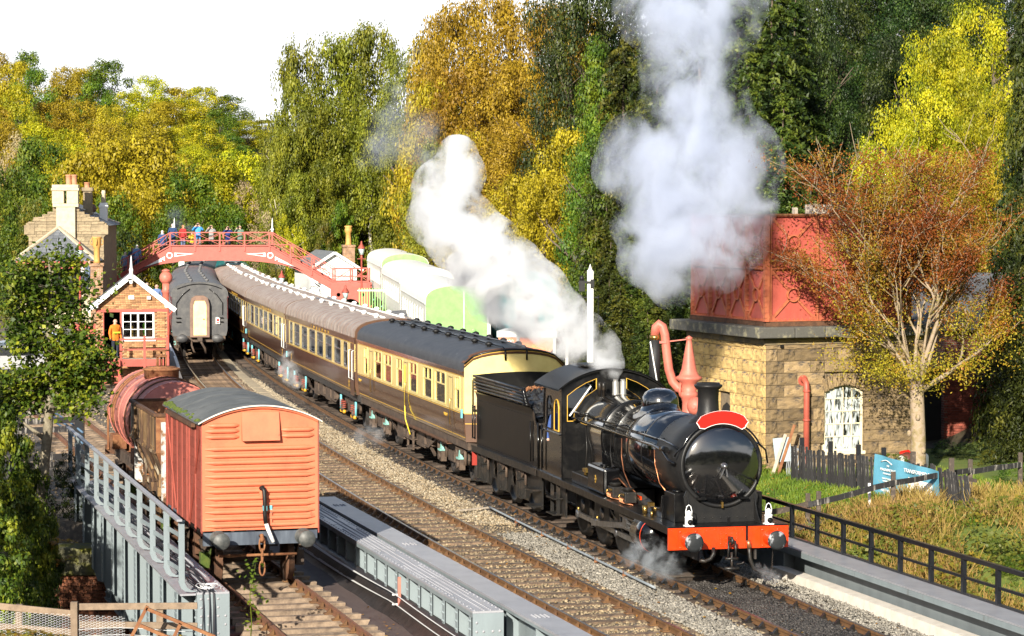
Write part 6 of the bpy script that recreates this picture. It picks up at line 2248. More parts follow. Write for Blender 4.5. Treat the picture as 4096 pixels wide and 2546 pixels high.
# tank of bolted panels
TZ0, TZ1 = 4.50, 7.42
tank = MB().box(.16, SR - .3, .16, SL - .16, 4.37, 7.30).build('tank', tank_pan, TW)
def panel_mesh(w_, h_):
 p = MB()
 p.box(-w_ / 2, w_ / 2, -.02, .02, -h_ / 2, h_ / 2, 0)
 b = MB()
 b.plate([circ(0, 0, .20, 22), circ(0, 0, .165, 22)], -.10, -.02, lambda a, c, d: Vector((a, d, c)))
 for sx_ in (-1, 1):
  for sz_ in (-1, 1):
   d = Vector((sx_ * w_ / 2, 0, sz_ * h_ / 2)).normalized()
   b.bar(d * .19 + Vector((0, -.055, 0)), Vector((sx_ * (w_ / 2 - .10), -.055, sz_ * (h_ / 2 - .10))), .07, .035, up=(0, 1, 0))
   b.plate([[(sx_ * (w_ / 2 - .03), sz_ * (h_ / 2 - .03)), (sx_ * (w_ / 2 - .20), sz_ * (h_ / 2 - .03)), (sx_ * (w_ / 2 - .15), sz_ * (h_ / 2 - .15)), (sx_ * (w_ / 2 - .03), sz_ * (h_ / 2 - .2))]], -.07, -.02, lambda a, c, d_: Vector((a, d_, c)))
 fl = MB()
 for s_ in (-1, 1):
  fl.box(min(s_ * w_ / 2, s_ * (w_ / 2 - .028)), max(s_ * w_ / 2, s_ * (w_ / 2 - .028)), -.13, -.02, -h_ / 2, h_ / 2)
  fl.box(-w_ / 2 + .03, w_ / 2 - .03, -.12, -.02, min(s_ * h_ / 2, s_ * (h_ / 2 - .025)), max(s_ * h_ / 2, s_ * (h_ / 2 - .025)))
  for z in np.arange(-h_ / 2 + .1, h_ / 2 - .05, .15):
   fl.add([(s_ * (w_ / 2 - .03), -.12, z), (s_ * (w_ / 2 - .03), -.02, z), (s_ * (w_ / 2 - .10), -.02, z), (s_ * (w_ / 2 - .03), -.12, z + .02), (s_ * (w_ / 2 - .03), -.02, z + .02), (s_ * (w_ / 2 - .10), -.02, z + .02)], [(0, 1, 2), (3, 5, 4), (0, 2, 5, 3)])
  for x in np.arange(-w_ / 2 + .1, w_ / 2 - .05, .13):
   fl.add([(x, -.11, s_ * (h_ / 2 - .025)), (x, -.02, s_ * (h_ / 2 - .025)), (x, -.02, s_ * (h_ / 2 - .08)), (x + .02, -.11, s_ * (h_ / 2 - .025)), (x + .02, -.02, s_ * (h_ / 2 - .025)), (x + .02, -.02, s_ * (h_ / 2 - .08))], [(0, 1, 2), (3, 5, 4), (0, 2, 5, 3)])
 return p.mesh('panel', tank_pan), b.mesh('brace', tank_rib), fl.mesh('flange', tank_rib)
ph = (TZ1 - TZ0) / 2
nR, nL = 3, 4
pr_, bR, fR = panel_mesh((SR - .6) / nR, ph)
pl_, bL, fL = panel_mesh((SL - .24) / nL, ph)
for j in range(2):
 z = TZ0 + ph * (j + .5)
 for i in range(nR):
  o = inst(pr_, 'panel', tank, (.14 + (SR - .6) * (i + .5) / nR, .12, z))
  for me, nm in ((bR, 'brace'), (fR, 'flange')):
   inst(me, nm, tank, (.14 + (SR - .6) * (i + .5) / nR, .12, z))
 for i in range(nL):
  for me, nm in ((pl_, 'panel'), (bL, 'brace'), (fL, 'flange')):
   inst(me, nm, tank, (.12, .12 + (SL - .24) * (i + .5) / nL, z), (0, 0, R(-90)))
rm = MB()
rm.box(-.05, SR - .3, -.04, .16, TZ1 + .002, TZ1 + .05).box(-.05, .16, .17, SL, TZ1 + .002, TZ1 + .05)
rm.build('top_rim', rust, tank)
cr = MB()
cr.box(-.04, .10, -.03, .10, TZ0, TZ1)
for z in np.arange(TZ0 + .1, TZ1, .15):
 cr.box(-.06, .0, -.05, .01, z, z + .03)
cr.build('corner_rib', tank_rib, tank)
for s_, m in (((-.05, SR, -.05, .0, 4.37, 4.50), rust_dk),):
 MB().box(.02, SR - .3, .02, SL, 4.365, 4.50).build('base_rim', rust_dk, tank)
MB().box(1.0, 1.12, .3, .42, TZ1, TZ1 + .22).box(1.6, 2.2, .3, .8, TZ1, TZ1 + .3).build('tank_hatch', grey_wood, tank)
# water column
p = at(2756, 1500, 66.0)
wc = thing('water_column', 'tall red swan neck water column with spiked cap and black leather bag', 'water crane', (p.x, p.y, -.2), R(-14))
zo = .2
MB().lathe([(.36, 0), (.36, .1), (.22, .18), (.19, .5), (.19, 2.1 + zo), (.25, 2.12 + zo), (.25, 2.2 + zo), (.18, 2.24 + zo), (.17, 2.7 + zo), (.20, 2.8 + zo), (.24, 2.86 + zo), (.24, 2.94 + zo), (.19, 2.98 + zo), (.20, 3.2 + zo), (.33, 3.28 + zo), (.34, 3.34 + zo), (.26, 3.38 + zo), (.24, 3.42 + zo), (.19, 3.55 + zo), (.07, 4.25 + zo), (.07, 4.30 + zo), (.10, 4.34 + zo), (.001, 4.40 + zo)], n=28).build('column', col_red, wc)
MB().ball((.22, -.28, 2.62 + zo), (.22, .22, .24), 20).cyl((.22, -.52, 2.62 + zo), (.22, -.48, 2.62 + zo), .05, None, 12).build('valve_ball', col_red, wc)
def cpt(u, v):
 q = at(u, v, 66.0)
 return Vector((q.x - p.x, 0, q.z + .2))
a_ = [cpt(2735, 1560), cpt(2712, 1555), cpt(2690, 1530), cpt(2674, 1480), cpt(2664, 1400), cpt(2658, 1340), cpt(2648, 1308), cpt(2634, 1298), cpt(2622, 1310), cpt(2617, 1345)]
nk = MB().tube(a_, .115, 16)
nk.cyl(a_[0] + Vector((-.1, 0, 0)), a_[0] + Vector((-.04, 0, 0)), .2, None, 18)
nk.build('swan_neck', col_red, wc)
MB().cyl(cpt(2617, 1343), cpt(2617, 1362), .135, None, 16).build('bag_clamp', brass, wc)
MB().tube([cpt(2617, 1362), cpt(2617, 1450), cpt(2615, 1560)], [.135, .15, .14], 14).build('leather_bag', mat('black_leather', (.015, .015, .016), rough=.6), wc)
ar = MB().bar(cpt(2655, 1370), cpt(2756, 1357), .03, .03).tube([cpt(2756, 1357), cpt(2772, 1450), cpt(2790, 1560)], .02, 6).box(cpt(2640, 1372).x, cpt(2668, 1372).x, -.14, .14, cpt(0, 1375).z, cpt(0, 1366).z)
ar.build('tie_rod', col_red, wc)
chn = MB()
for i in range(26):
 q0, q1 = cpt(2604, 1372 + i * 7), cpt(2604 + i * 1.2, 1372 + i * 7)
 q1.y = -.16
 chn.ball(q1, (.022, .012, .03), 5)
chn.build('chain', white_p, wc)
# things leaning on the tower corner
def lean(u0, v0, u1, v1, Y, wd, th, name, label, m, cat):
 a, b = at(u0, v0, Y - .25), at(u1, v1, Y + .15)
 o = MB().bar(a, b, wd, th, up=(0, -1, .3)).build(name, m, bevel=.004)
 return tag(o, label, cat)
lean(3082, 1925, 3142, 1738, 70.6, .09, .03, 'plank', 'pale plank leaning on the tower corner in front of the grey board', grey_wood, 'plank')
lean(3110, 1905, 3178, 1700, 70.8, .08, .03, 'plank', 'weathered brown plank leaning behind the grey board at the tower corner', rust, 'plank')
o = MB().box(-.24, .24, -.015, .015, -.33, .33).build('grey_board', mat('grey_board', (.33, .40, .43), (.26, .32, .35), 4, rough=.5), bevel=.005)
o.location = at(3130, 1800, 70.75)
o.rotation_euler = (R(-12), R(-4), R(10))
tag(o, 'light grey board leaning among planks at the tower corner', 'board')
mb = MB()
for k in range(4):
 mb.tube([(.16 * math.sin(2 * math.pi * i / 24) + k * .02, -.05 * k, .40 * math.cos(2 * math.pi * i / 24)) for i in range(25)], .012, 5)
o = mb.build('pipe_coil', mat('grey_pipe', (.3, .32, .34), rough=.4))
o.location = at(3168, 1850, 70.2)
o.rotation_euler = (0, R(15), R(30))
tag(o, 'coil of thin grey pipe standing against the paling fence', 'pipe coil')
# brick building behind the tower
bp = at(3775, 1720, 80.0)
BB = thing('brick_building', 'red brick outbuilding with slate roof and dark doorway right of the water tower', 'building', (bp.x, bp.y, .55), R(9))
MB().box(.02, 7, .03, 5, -.6, 3.4).build('wall', brickwall_r, BB)
MB().box(-.75, .0, .25, .30, -.5, 2.1).build('door', dark_in, BB)
bk = MB().box(-.110, .110, -.05, .05, -.034, .034).mesh('brick', brick_r)
cnt = 0
for j in range(24):
 for i in range(13):
  if cnt < 300:
   inst(bk, 'brick', BB, (.13 + i * .228 + (.114 if j % 2 else 0), .02 + rnd.uniform(-.008, .006), .06 + j * .08))
   cnt += 1
rf = MB()
rf.sheet([[(x, y, z) for y, z in ((-.3, 3.3), (2.5, 5.0), (5.3, 3.3))] for x in (-.4, 7.2)], 0, False)
rf.add([(-.35, -.2, 3.3), (-.35, 5.2, 3.3), (-.35, 2.5, 4.95)], [(0, 1, 2)])
ro = rf.build('roof', slate_d, BB)
sl = MB().box(-.13, .13, -.005, .01, -.02, .30).mesh('slate', slate_d)
an = math.atan2(1.7, 2.8)
for j in range(9):
 for i in range(16):
  inst(sl, 'slate', BB, (-.3 + i * .27 + (.13 if j % 2 else 0), -.28 + j * .31 * math.cos(an), 3.33 + j * .31 * math.sin(an)), (R(90) - (R(90) - an) - R(90), 0, 0))
# ---------------------------------------------------------------- signal box
SBX = thing('signal_box', 'small brick signal box with white bargeboards and red balcony stairs', 'signal box', (-16.85, 115.0, -.28), R(9))
W2, EZ, AZ = 1.56, 3.55, 4.80
op = [(-1.20, 1.23, -.50, 3.22), (-.42, 2.05, 1.0, 3.22)]
gl_ = [[(-W2, 0), (W2, 0), (W2, EZ), (0, AZ - .05), (-W2, EZ)]] + [[(a, b), (c_, b), (c_, d), (a, d)] for a, b, c_, d in op]
wl = MB().plate(gl_, .03, .25, lambda a, b, c: Vector((a, c, b)))
wl.box(-W2, -W2 + .22, .26, 4.5, 0, EZ).box(W2 - .22, W2, .26, 4.5, 0, EZ).box(-W2, W2, 4.3, 4.5, 0, EZ)
wall_ = wl.build('wall', brickwall, SBX)
bk = MB().box(-.108, .108, -.05, .04, -.034, .034).mesh('brick', brick_y)
rest = MB()
cnt = 0
rows_ = []
j = 0
z = EZ + 1.1
while z > .05:
 hwz = W2 if z < EZ else W2 * (AZ - .05 - z) / (AZ - .05 - EZ)
 x = -hwz + .11 - (.11 if j % 2 else 0)
 while x < hwz - .05:
  blocked = any(a - .1 < x < c_ + .1 and b - .04 < z < d + .14 for a, b, c_, d in op)
  if not blocked and x > -hwz + .05:
   if cnt < 300:
    inst(bk, 'brick', wall_, (x, .025 + rnd.uniform(-.008, .006), z))
    cnt += 1
   else:
    q = rnd.uniform(-.008, .006)
    rest.box(x - .108, x + .108, -.025 + q, .06 + q, z - .034, z + .034)
  x += .224
 z -= .080
 j += 1
tag(rest.build('lower_bricks', mat('lower_buff_brick', (.36, .18, .085), (.26, .12, .06), 7, rough=.9, isl=.38), wall_, fix=False), kind='stuff')
MB().box(-W2, W2, -.03, .03, 3.23, 3.36).build('lintel', bridge_red, SBX)
MB().box(-.50, -.42, -.02, .1, 1.2, 3.22).box(-1.24, -1.20, -.02, .1, 1.2, 3.22).build('door_frame', bridge_red, SBX)
wf = MB().plate([[(-.42, 2.05), (1.0, 2.05), (1.0, 3.22), (-.42, 3.22)], [(-.35, 2.12), (.93, 2.12), (.93, 3.15), (-.35, 3.15)]], .0, .08, lambda a, b, c: Vector((a, c, b)))
for x in (-.03, .29, .61):
 wf.box(x - (.04 if x == .29 else .015), x + (.04 if x == .29 else .015), .01, .06, 2.1, 3.16)
for z in (2.46, 2.80):
 wf.box(-.36, .94, .012, .058, z - .014, z + .014)
wf.box(-.48, 1.06, -.06, .08, 1.94, 2.045)
wf = wf.build('window', white_p, SBX)
for i in range(4):
 for k in range(3):
  MB().box(-.35 + i * .32, -.04 + i * .32, .04, .045, 2.12 + k * .345, 2.45 + k * .345).build('pane', glass, wf)
it = MB().box(-.3, .1, .9, 1.3, 1.25, 2.55, 0).box(.3, .9, .8, 1.2, 1.25, 2.5, 1).box(.0, .08, .5, .56, 2.0, 2.6, 2).box(.5, .58, .5, .56, 2.1, 2.7, 3).box(.15, .22, .5, .55, 2.0, 2.5, 2)
it.build('interior_gear', [black_semi, wood_in, box_yellow, mat('lime_vest', (.3, .8, .05), rough=.8)], SBX)
MB().box(-W2 + .2, W2 - .2, .3, 4.3, 1.15, 1.2).box(-W2 + .2, W2 - .2, 4.0, 4.2, 1.2, 3.4).build('floor', dark_in, SBX)
sl_ = (AZ - EZ) / W2
for s_ in (-1, 1):
 r_ = MB()
 e = W2 + .34
 r_.add([(0, -.30, AZ + .02), (s_ * e, -.30, AZ + .02 - e * sl_), (s_ * e, 4.7, AZ + .02 - e * sl_), (0, 4.7, AZ + .02), (0, -.30, AZ + .08), (s_ * e, -.30, AZ + .08 - e * sl_), (s_ * e, 4.7, AZ + .08 - e * sl_), (0, 4.7, AZ + .08)], [(0, 1, 2, 3), (4, 7, 6, 5), (0, 4, 5, 1), (1, 5, 6, 2), (2, 6, 7, 3)])
 r_ = r_.build('roof', slate_d, SBX)
 if s_ < 0:
  sl = MB().box(-.15, .15, -.006, .010, -.02, .29).mesh('slate', slate_d)
  an = math.atan(sl_)
  for j in range(7):
   for i in range(14):
    dd = e - .02 - j * .33 * math.cos(an)
    inst(sl, 'slate', r_, (-dd, -.10 + i * .32 + (.16 if j % 2 else 0), AZ + .09 - dd * sl_), (R(-90) + an, 0, R(-90)))
 b_ = MB().bar((s_ * .03, -.32, AZ + .05 - .03 * sl_), (s_ * (e + .03), -.32, AZ + .05 - (e + .03) * sl_), .04, .20)
 b_.bar((s_ * (W2 - .1), -.30, EZ - .05), (s_ * (W2 + .2), -.30, EZ - .05), .04, .12)
 b_.build('bargeboard', white_p, SBX)
MB().lathe([(.05, AZ - .32), (.085, AZ - .28), (.085, AZ + .25), (.10, AZ + .30), (.06, AZ + .40), (.03, AZ + .80), (.005, AZ + .95)], o=(0, -.35, 0), n=12).build('finial', white_p, SBX)
MB().box(-.12, .12, -.08, .0, 3.80, 3.96).build('alarm_box', white_p, SBX)
MB().box(.68, .86, -.16, -.03, 3.78, 3.94).build('floodlight', mat('floodlight_grey', (.5, .5, .52), rough=.3), SBX, .02)
dpp = MB().tube([(W2 + .34, -.25, 3.42), (W2 + .2, -.15, 3.2), (W2 + .06, -.08, 3.05), (W2 + .06, -.08, .1)], .045, 8)
dpp.build('drain_pipe', bridge_red, SBX)
bc = MB()
yb = -1.0
bc.box(-.52, 1.60, yb - .03, -.02, 1.12, 1.20)
bc.build('balcony_floor', grey_wood, SBX)
bc = MB()
bc.box(-1.35, 1.62, yb - .08, yb - .03, .88, 1.20)
for x, z1 in ((-.48, 2.12), (.55, 2.22), (1.55, 2.15)):
 bc.box(x - .055, x + .055, yb - .10, yb, .0, z1)
bc.box(-.42, 1.5, yb - .07, yb - .02, 2.04, 2.12).box(-.42, 1.5, yb - .065, yb - .025, 1.58, 1.66)
bc.box(1.52, 1.58, yb, -.03, 2.04, 2.12).box(1.52, 1.58, yb, -.03, 1.58, 1.66)
bc.build('balcony_rail', bridge_red, SBX)
st = MB()
for x in (-1.36, -.56):
 st.add([(x - .05, yb - .25, 1.18), (x + .05, yb - .25, 1.18), (x + .05, yb - 1.0, 0), (x - .05, yb - 1.0, 0), (x - .05, yb - .05, 1.18), (x + .05, yb - .05, 1.18), (x + .05, yb - .75, 0), (x - .05, yb - .75, 0)], [(0, 1, 2, 3), (4, 7, 6, 5), (0, 3, 7, 4), (1, 5, 6, 2), (0, 4, 5, 1)])
st.box(-1.42, -1.30, yb - .10, yb, .0, 2.15)
st.build('stair_string', bridge_red, SBX)
tr_ = MB().box(-1.3, -.6, -.12, .12, -.02, .02).mesh('tread', bridge_red)
for k in range(4):
 inst(tr_, 'tread', SBX, (-.01, yb - .28 - k * .165, .98 - k * .25))
pc_ = MB().box(-2.5, -W2 - .01, 1.0, 1.1, 0, 2.7).box(-2.55, -2.45, .4, .5, 0, 2.8).box(-1.75, -1.65, .3, .4, 0, 2.8)
pc_.build('porch', bridge_red, SBX)
# ---------------------------------------------------------------- platforms
def platform(name, f0, f1, y0, y1, z, ramp):
 mb = MB()
 rows, r2 = [], []
 for i in range(31):
  Y = y0 + (y1 - y0) * i / 30
  zz = -.25 + (z + .25) * min(1, (Y - y0) / ramp)
  a, b = f0(Y), f1(Y)
  rows.append([(a, Y, -.5), (a, Y, zz), (b, Y, zz), (b, Y, -.5)])
 mb.sheet(rows, 0, False)
 o = mb.build(name, platform_m, fix=False)
 return tag(o, kind='structure')
platform('platform', lambda Y: mx(Y) - 7.5 if Y > 124 else mx(Y) - 2.9, lambda Y: mx(Y) - 1.55, 108, 190, .75, 13)
platform('platform', lambda Y: lx(Y) + 1.6, lambda Y: lx(Y) + 5.4, 128, 190, .75, 8)
mb = MB()
rows = [[(mx(Y) - 1.62, Y, -.25 + 1.0 * min(1, (Y - 108) / 13) + .006), (mx(Y) - 1.48, Y, -.25 + 1.0 * min(1, (Y - 108) / 13) + .006)] for Y in np.linspace(116, 188, 20)]
mb.sheet(rows)
tag(mb.build('platform_edge_line', white_p, fix=False), kind='structure')
# ---------------------------------------------------------------- station building with stepped gable
ST = thing('station_building', 'stone station building with stepped gable, chimneys and hipped slate porch', 'station building', (-26.05, 152, .6), R(4))
GW = 2.18
steps = [(-GW, 0), (GW, 0), (GW, 5.55)]
x, z = GW + .15, 5.55
lp = [(-GW, 0), (GW, 0), (GW, 5.2), (GW + .15, 5.35), (GW + .15, 6.0)]
for k in range(7):
 lp.append((GW - .02 - k * .29, 6.0 + k * .15))
 lp.append((GW - .02 - (k + 1) * .29, 6.0 + k * .15))
top = lp[-1]
left = [(-a, b) for a, b in lp[2:]][::-1]
wallp = MB().plate([lp + left], .04, .5, lambda a, b, c: Vector((a, c, b)))
wallp.box(-GW, -GW + .4, .51, 9, 0, 5.9).box(GW - .4, GW, .51, 9, 0, 5.9)
wo_ = wallp.build('wall', stone_st, ST)
sb_ = MB().box(-.5, .5, -.5, .5, -.5, .5).mesh('stone', stone_st)
z = 3.2
j = 0
cnt = 0
while z < 6.9:
 h = .16 if j % 3 else .26
 hwz = GW if z < 5.9 else GW - max(0, (z - 5.95)) / .15 * .29
 x = -hwz - rnd.uniform(0, .3)
 while x < hwz:
  w_ = rnd.uniform(.35, .8)
  a, b = max(x, -hwz), min(x + w_, hwz)
  if b - a > .12 and cnt < 290:
   inst(sb_, 'stone', wo_, ((a + b) / 2, .03 + rnd.uniform(-.012, .008), z + h / 2), (0, 0, 0), (b - a - .015, .06, h - .015))
   cnt += 1
  x += w_
 z += h
 j += 1
for s_ in (-1, 1):
 for k in range(7):
  inst(sb_, 'stone', wo_, (s_ * (GW - .16 - k * .29), .25, 6.03 + k * .15), (0, 0, 0), (.40, .56, .08))
 inst(sb_, 'stone', wo_, (s_ * (GW - .05), .25, 5.62), (0, 0, 0), (.6, .58, .55))
chm = MB().box(-.55, .55, -.25, .45, 4.5, 6.95).box(-.75, .75, -.30, .55, 6.95, 7.15).box(-.78, -.1, -.25, .5, 7.15, 7.9).box(.06, .72, -.25, .5, 7.15, 7.9).box(-.82, .78, -.32, .58, 7.9, 8.05).box(-.78, .74, -.28, .54, 8.05, 8.25)
ch = chm.build('chimney_stack', stone_pale, ST, .02)
pot = MB().lathe([(.15, 0), (.16, .5), (.18, .52), (.18, .58), (.14, .58)], n=14).mesh('chimney_pot', orange_pot)
for x, zz, k in ((.15, 8.25, 1.0), (.48, 8.25, 1.0), (.95, 8.0, .7)):
 inst(pot, 'chimney_pot', ch, (x, .1 if k == 1 else 3, zz), (0, 0, 0), (1, 1, k))
MB().box(.75, 1.25, 2.6, 3.3, 5.8, 7.95).box(.68, 1.32, 2.5, 3.4, 7.9, 8.1).build('chimney_stack', stone_st, ST)
c2 = MB().box(1.55, 2.0, 4.5, 5.0, 5.6, 7.2).box(1.5, 2.05, 4.45, 5.05, 6.9, 7.05).build('chimney_stack', white_p, ST)
MB().lathe([(.15, 7.2), (.12, 7.75), (.14, 7.8), (.10, 7.95)], o=(1.77, 4.75, 0), n=12).build('chimney_pot', stone_pale, c2)
rf = MB().sheet([[(x, y, z) for x, z in ((-GW - .1, 5.9), (0, 7.1), (GW + .25, 5.85))] for y in (.5, 9)], 0, False)
rf.build('roof', slate, ST)
MB().bar((.3, .52, 7.05), (GW + .2, 8.9, 5.95), .12, .05).build('ridge_flashing', white_p, ST)
dsh = MB().lathe([(.001, 0), (.18, .02), (.28, .06)], ax='Y', n=16)
o = dsh.build('satellite_dish', gang_brown, ST)
o.location = (1.15, 3.9, 6.85)
o.rotation_euler = (R(10), 0, R(-20))
# hipped porch building in front
hp = MB()
x0, x1, y0, y1 = -2.6, 2.15, -4.2, 0
hp.box(x0 + .25, x0 + .55, y0 + .25, y1, 0, 3.75).box(x1 - .4, x1 - .1, y0 + .25, y1, 0, 3.75).box(x0 + .25, x0 + 1.1, y0 + .25, y0 + .6, 0, 3.75).box(x1 - .9, x1 - .1, y0 + .25, y0 + .6, 0, 3.75).box(x0 + .4, x1 - .2, y0 + .26, y0 + .6, 3.5, 3.75).box(x0 + .55, x1 - .4, y0 + .3, y0 + .5, 0, 1.2)
hp.build('porch_wall', stone_pale, ST)
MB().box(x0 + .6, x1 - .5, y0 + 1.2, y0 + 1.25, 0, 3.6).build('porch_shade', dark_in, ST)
MB().box(x0, x1, y0 - .05, y0, 3.72, 3.86).box(x0 + .6, x1 - .5, y0 + .15, y0 + .2, 3.45, 3.6).build('fascia', bridge_red, ST)
ap = ((x0 + x1) / 2, y0 + 2.1, 5.75)
rf = MB().add([(x0, y0, 3.86), (x1, y0, 3.86), ap, (x1, y1, 3.86), (x0, y1, 3.86), (ap[0], y1, 5.75)], [(0, 1, 2), (1, 3, 5, 2), (4, 0, 2, 5)])
pr = rf.build('porch_roof', slate, ST)
sl = MB().box(-.14, .14, -.006, .012, -.02, .24).mesh('slate', slate)
an = math.atan2(5.75 - 3.86, 2.1)
n = 12
for j in range(n):
 f = j / n
 hwj = (x1 - x0) / 2 * (1 - f) - .1
 x = -hwj + (.14 if j % 2 else 0)
 while x < hwj:
  inst(sl, 'slate', pr, (ap[0] + x, y0 + 2.1 * f, 3.88 + 1.89 * f), (-(math.pi / 2 - an), 0, 0))
  x += .29
cpg = MB()
for a in ((x0, y0, 3.9), (x1, y0, 3.9)):
 cpg.bar(a, (ap[0], ap[1], ap[2] + .06), .22, .10)
cpg.build('hip_coping', stone_pale, ST)
# buildings and yard at the left edge
LB = thing('yard_building', 'stone building with slate roof at the very edge beside the leafy tree', 'building', (-25.6, 118, -.3), R(8))
MB().box(-6, 1.35, 0, 6, 0, 3.9).build('wall', stone_st, LB)
rf = MB().sheet([[(x, y, z) for x, z in ((1.65, 3.75), (-2.3, 6.0), (-6.3, 3.75))] for y in (-.2, 6.2)], 0, False)
rf.build('roof', slate_d, LB)
MB().box(1.6, 1.72, -.2, 6.2, 3.62, 3.76).build('gutter', black_semi, LB)
for y in (1.0, 3.2):
 f = MB().box(1.34, 1.38, y, y + .9, 1.2, 2.6).build('window', white_p, LB)
 MB().box(1.37, 1.39, y + .06, y + .84, 1.26, 2.54).build('pane', glass_dark, f)
for i in range(4):
 f = MB().box(-4.5 + i * 1.5, -3.9 + i * 1.5, -.03, .01, 1.4, 2.6).build('window', white_p, LB)
 MB().box(-4.44 + i * 1.5, -3.96 + i * 1.5, -.04, -.02, 1.46, 2.54).build('pane', glass_dark, f)
p = at(388, 1075, 137)
cs_ = thing('chimney_stack', 'brick chimney stack with a tall buff crown pot', 'chimney', (p.x, p.y, .0), R(5))
MB().box(-.32, .32, -.32, .32, 0, 4.45).box(-.38, .38, -.38, .38, 4.45, 4.62).build('stack', brickwall, cs_)
pm = MB().lathe([(.20, 4.62), (.16, 4.75), (.16, 5.40), (.21, 5.46), (.21, 5.52), (.23, 5.56), (.23, 5.88), (.26, 5.94), (.26, 6.0), (.19, 6.0)], n=20)
for a in range(0, 360, 90):
 c_, s__ = math.cos(R(a)), math.sin(R(a))
 pm.tube([(c_ * .23, s__ * .23, 5.55), (c_ * .31, s__ * .31, 5.62), (c_ * .33, s__ * .33, 5.78), (c_ * .25, s__ * .25, 5.92)], .03, 6)
pm.build('chimney_pot', yellow_pot, cs_)
# ---------------------------------------------------------------- footbridge
FY = 165.0
def fxu(u):
 return (u - 2048) * FY / F
FB = thing('footbridge', 'red lattice iron footbridge with white ring ornaments over both lines', 'footbridge', (0, FY, 0))
xa, xb, xc, xd = fxu(690), fxu(1084), fxu(1336), fxu(1475)
xe, xf = xa - (xc - xb), xa - (xd - xb)
ZD, ZL = 4.70, 2.42
def deckz(x):
 if xa <= x <= xb:
  return ZD
 if x > xb:
  return max(ZL, ZD - (ZD - ZL) * (x - xb) / (xc - xb))
 return max(ZL, ZD - (ZD - ZL) * (xa - x) / (xa - xe))
def archz(x):
 m = (xa + xb) / 2
 hw_ = xc - m + .1
 t_ = min(1, abs(x - m) / hw_)
 return 4.16 - 3.0 * (1 - math.sqrt(max(0, 1 - (t_ ** 1.35) ** 2 * .82))) * 1.15
xs = np.linspace(xe, xc, 61)
for s_, nm in ((-1.0, 'near'), (1.0, 'far')):
 lp = [(x, deckz(x) + .40) for x in xs] + [(x, min(archz(x), deckz(x) - .15)) for x in xs[::-1]]
 MB().plate([lp], s_ * 1.0 - .03, s_ * 1.0 + .03, lambda a, b, c: Vector((a, c, b))).build('side_girder', bridge_red, FB)
 tr_ = MB()
 ln = [xf, xe, xa, xb, xc, xd]
 for i in range(5):
  a, b = ln[i], ln[i + 1]
  za, zb = deckz(a), deckz(b)
  tr_.bar((a, s_ * 1.0 - .05, za + .40), (b, s_ * 1.0 - .05, zb + .40), .14, .07)
 tr_.build('girder_flange', bridge_red, FB)
 # lattice parapet
 pnt = [xf, xf + (xe - xf) / 2, xe, xe + (xa - xe) / 3, xe + 2 * (xa - xe) / 3, xa] + [xa + (xb - xa) * k / 4 for k in (1, 2, 3)] + [xb, xb + (xc - xb) / 3, xb + 2 * (xc - xb) / 3, xc, xc + (xd - xc) / 2, xd]
 hr, pr_ = MB(), MB()
 for i, x in enumerate(pnt):
  z = deckz(x)
  MB().box(x - .05, x + .05, s_ * 1.0 - .09, s_ * 1.0 - .03, z + .05, z + 1.22).build('post', bridge_red, FB)
 for i in range(len(pnt) - 1):
  a, b = pnt[i], pnt[i + 1]
  za, zb = deckz(a), deckz(b)
  hr.bar((a, s_ - .06, za + 1.22), (b, s_ - .06, zb + 1.22), .07, .05).bar((a, s_ - .06, za + .72), (b, s_ - .06, zb + .72), .05, .045)
  pr_.bar((a, s_ - .05, za + .45), (b, s_ - .05, zb + 1.2), .03, .05, up=(0, 1, 0)).bar((a, s_ - .075, za + 1.2), (b, s_ - .075, zb + .45), .03, .05, up=(0, 1, 0))
 hr.build('hand_rail', bridge_red, FB)
 pr_.build('lattice_bar', bridge_red, FB)
dk = MB().sheet([[(x, y, deckz(x)) for y in (-.95, .95)] for x in np.linspace(xf, xd, 60)], 0, False)
dk.build('deck', under, FB)
orn = MB()
def ring(x, z, r_=.20):
 orn.plate([circ(x, z, r_, 18), circ(x, z, r_ * .66, 18)], -1.045, -1.032, lambda a, b, c: Vector((a, c, b)))
def wedge(x0, z0, x1, z1, h0):
 o_ = [(x0, z0 - h0), (x1, z1), (x0, z0 + h0)]
 cx_, cz_ = x0 + (x1 - x0) * .28, z0 + (z1 - z0) * .28
 i_ = [(cx_ + (a - cx_) * .62, cz_ + (b - cz_) * .55) for a, b in o_]
 orn.plate([o_, i_], -1.045, -1.032, lambda a, b, c: Vector((a, c, b)))
for s_, xq in ((1, xb), (-1, xa)):
 ring(xq + s_ * .05, ZD - .22)
 wedge(xq - s_ * .25, ZD - .18, xq - s_ * 1.5, ZD - .12, .13)
 wedge(xq + s_ * .35, ZD - .42, xq + s_ * 2.2, ZD - 1.25, .14)
 wedge(xq + s_ * 3.3, ZL - .05, xq + s_ * 2.2, ZD - 1.40, .13)
 ring(xq + s_ * 3.62, ZL - .30)
 wedge(xq + s_ * 3.7, ZL - .58, xq + s_ * 3.95, ZL - 1.2, .14)
orn.build('white_ornament', white_p, FB)
for x in (xe, xf, xc, xd):
 pm_ = MB().box(x - .14, x + .14, -1.08, -.85, .5, deckz(x) + .3).box(x - .14, x + .14, .85, 1.08, .5, deckz(x) + .3)
 pm_.build('pier', bridge_red, FB)
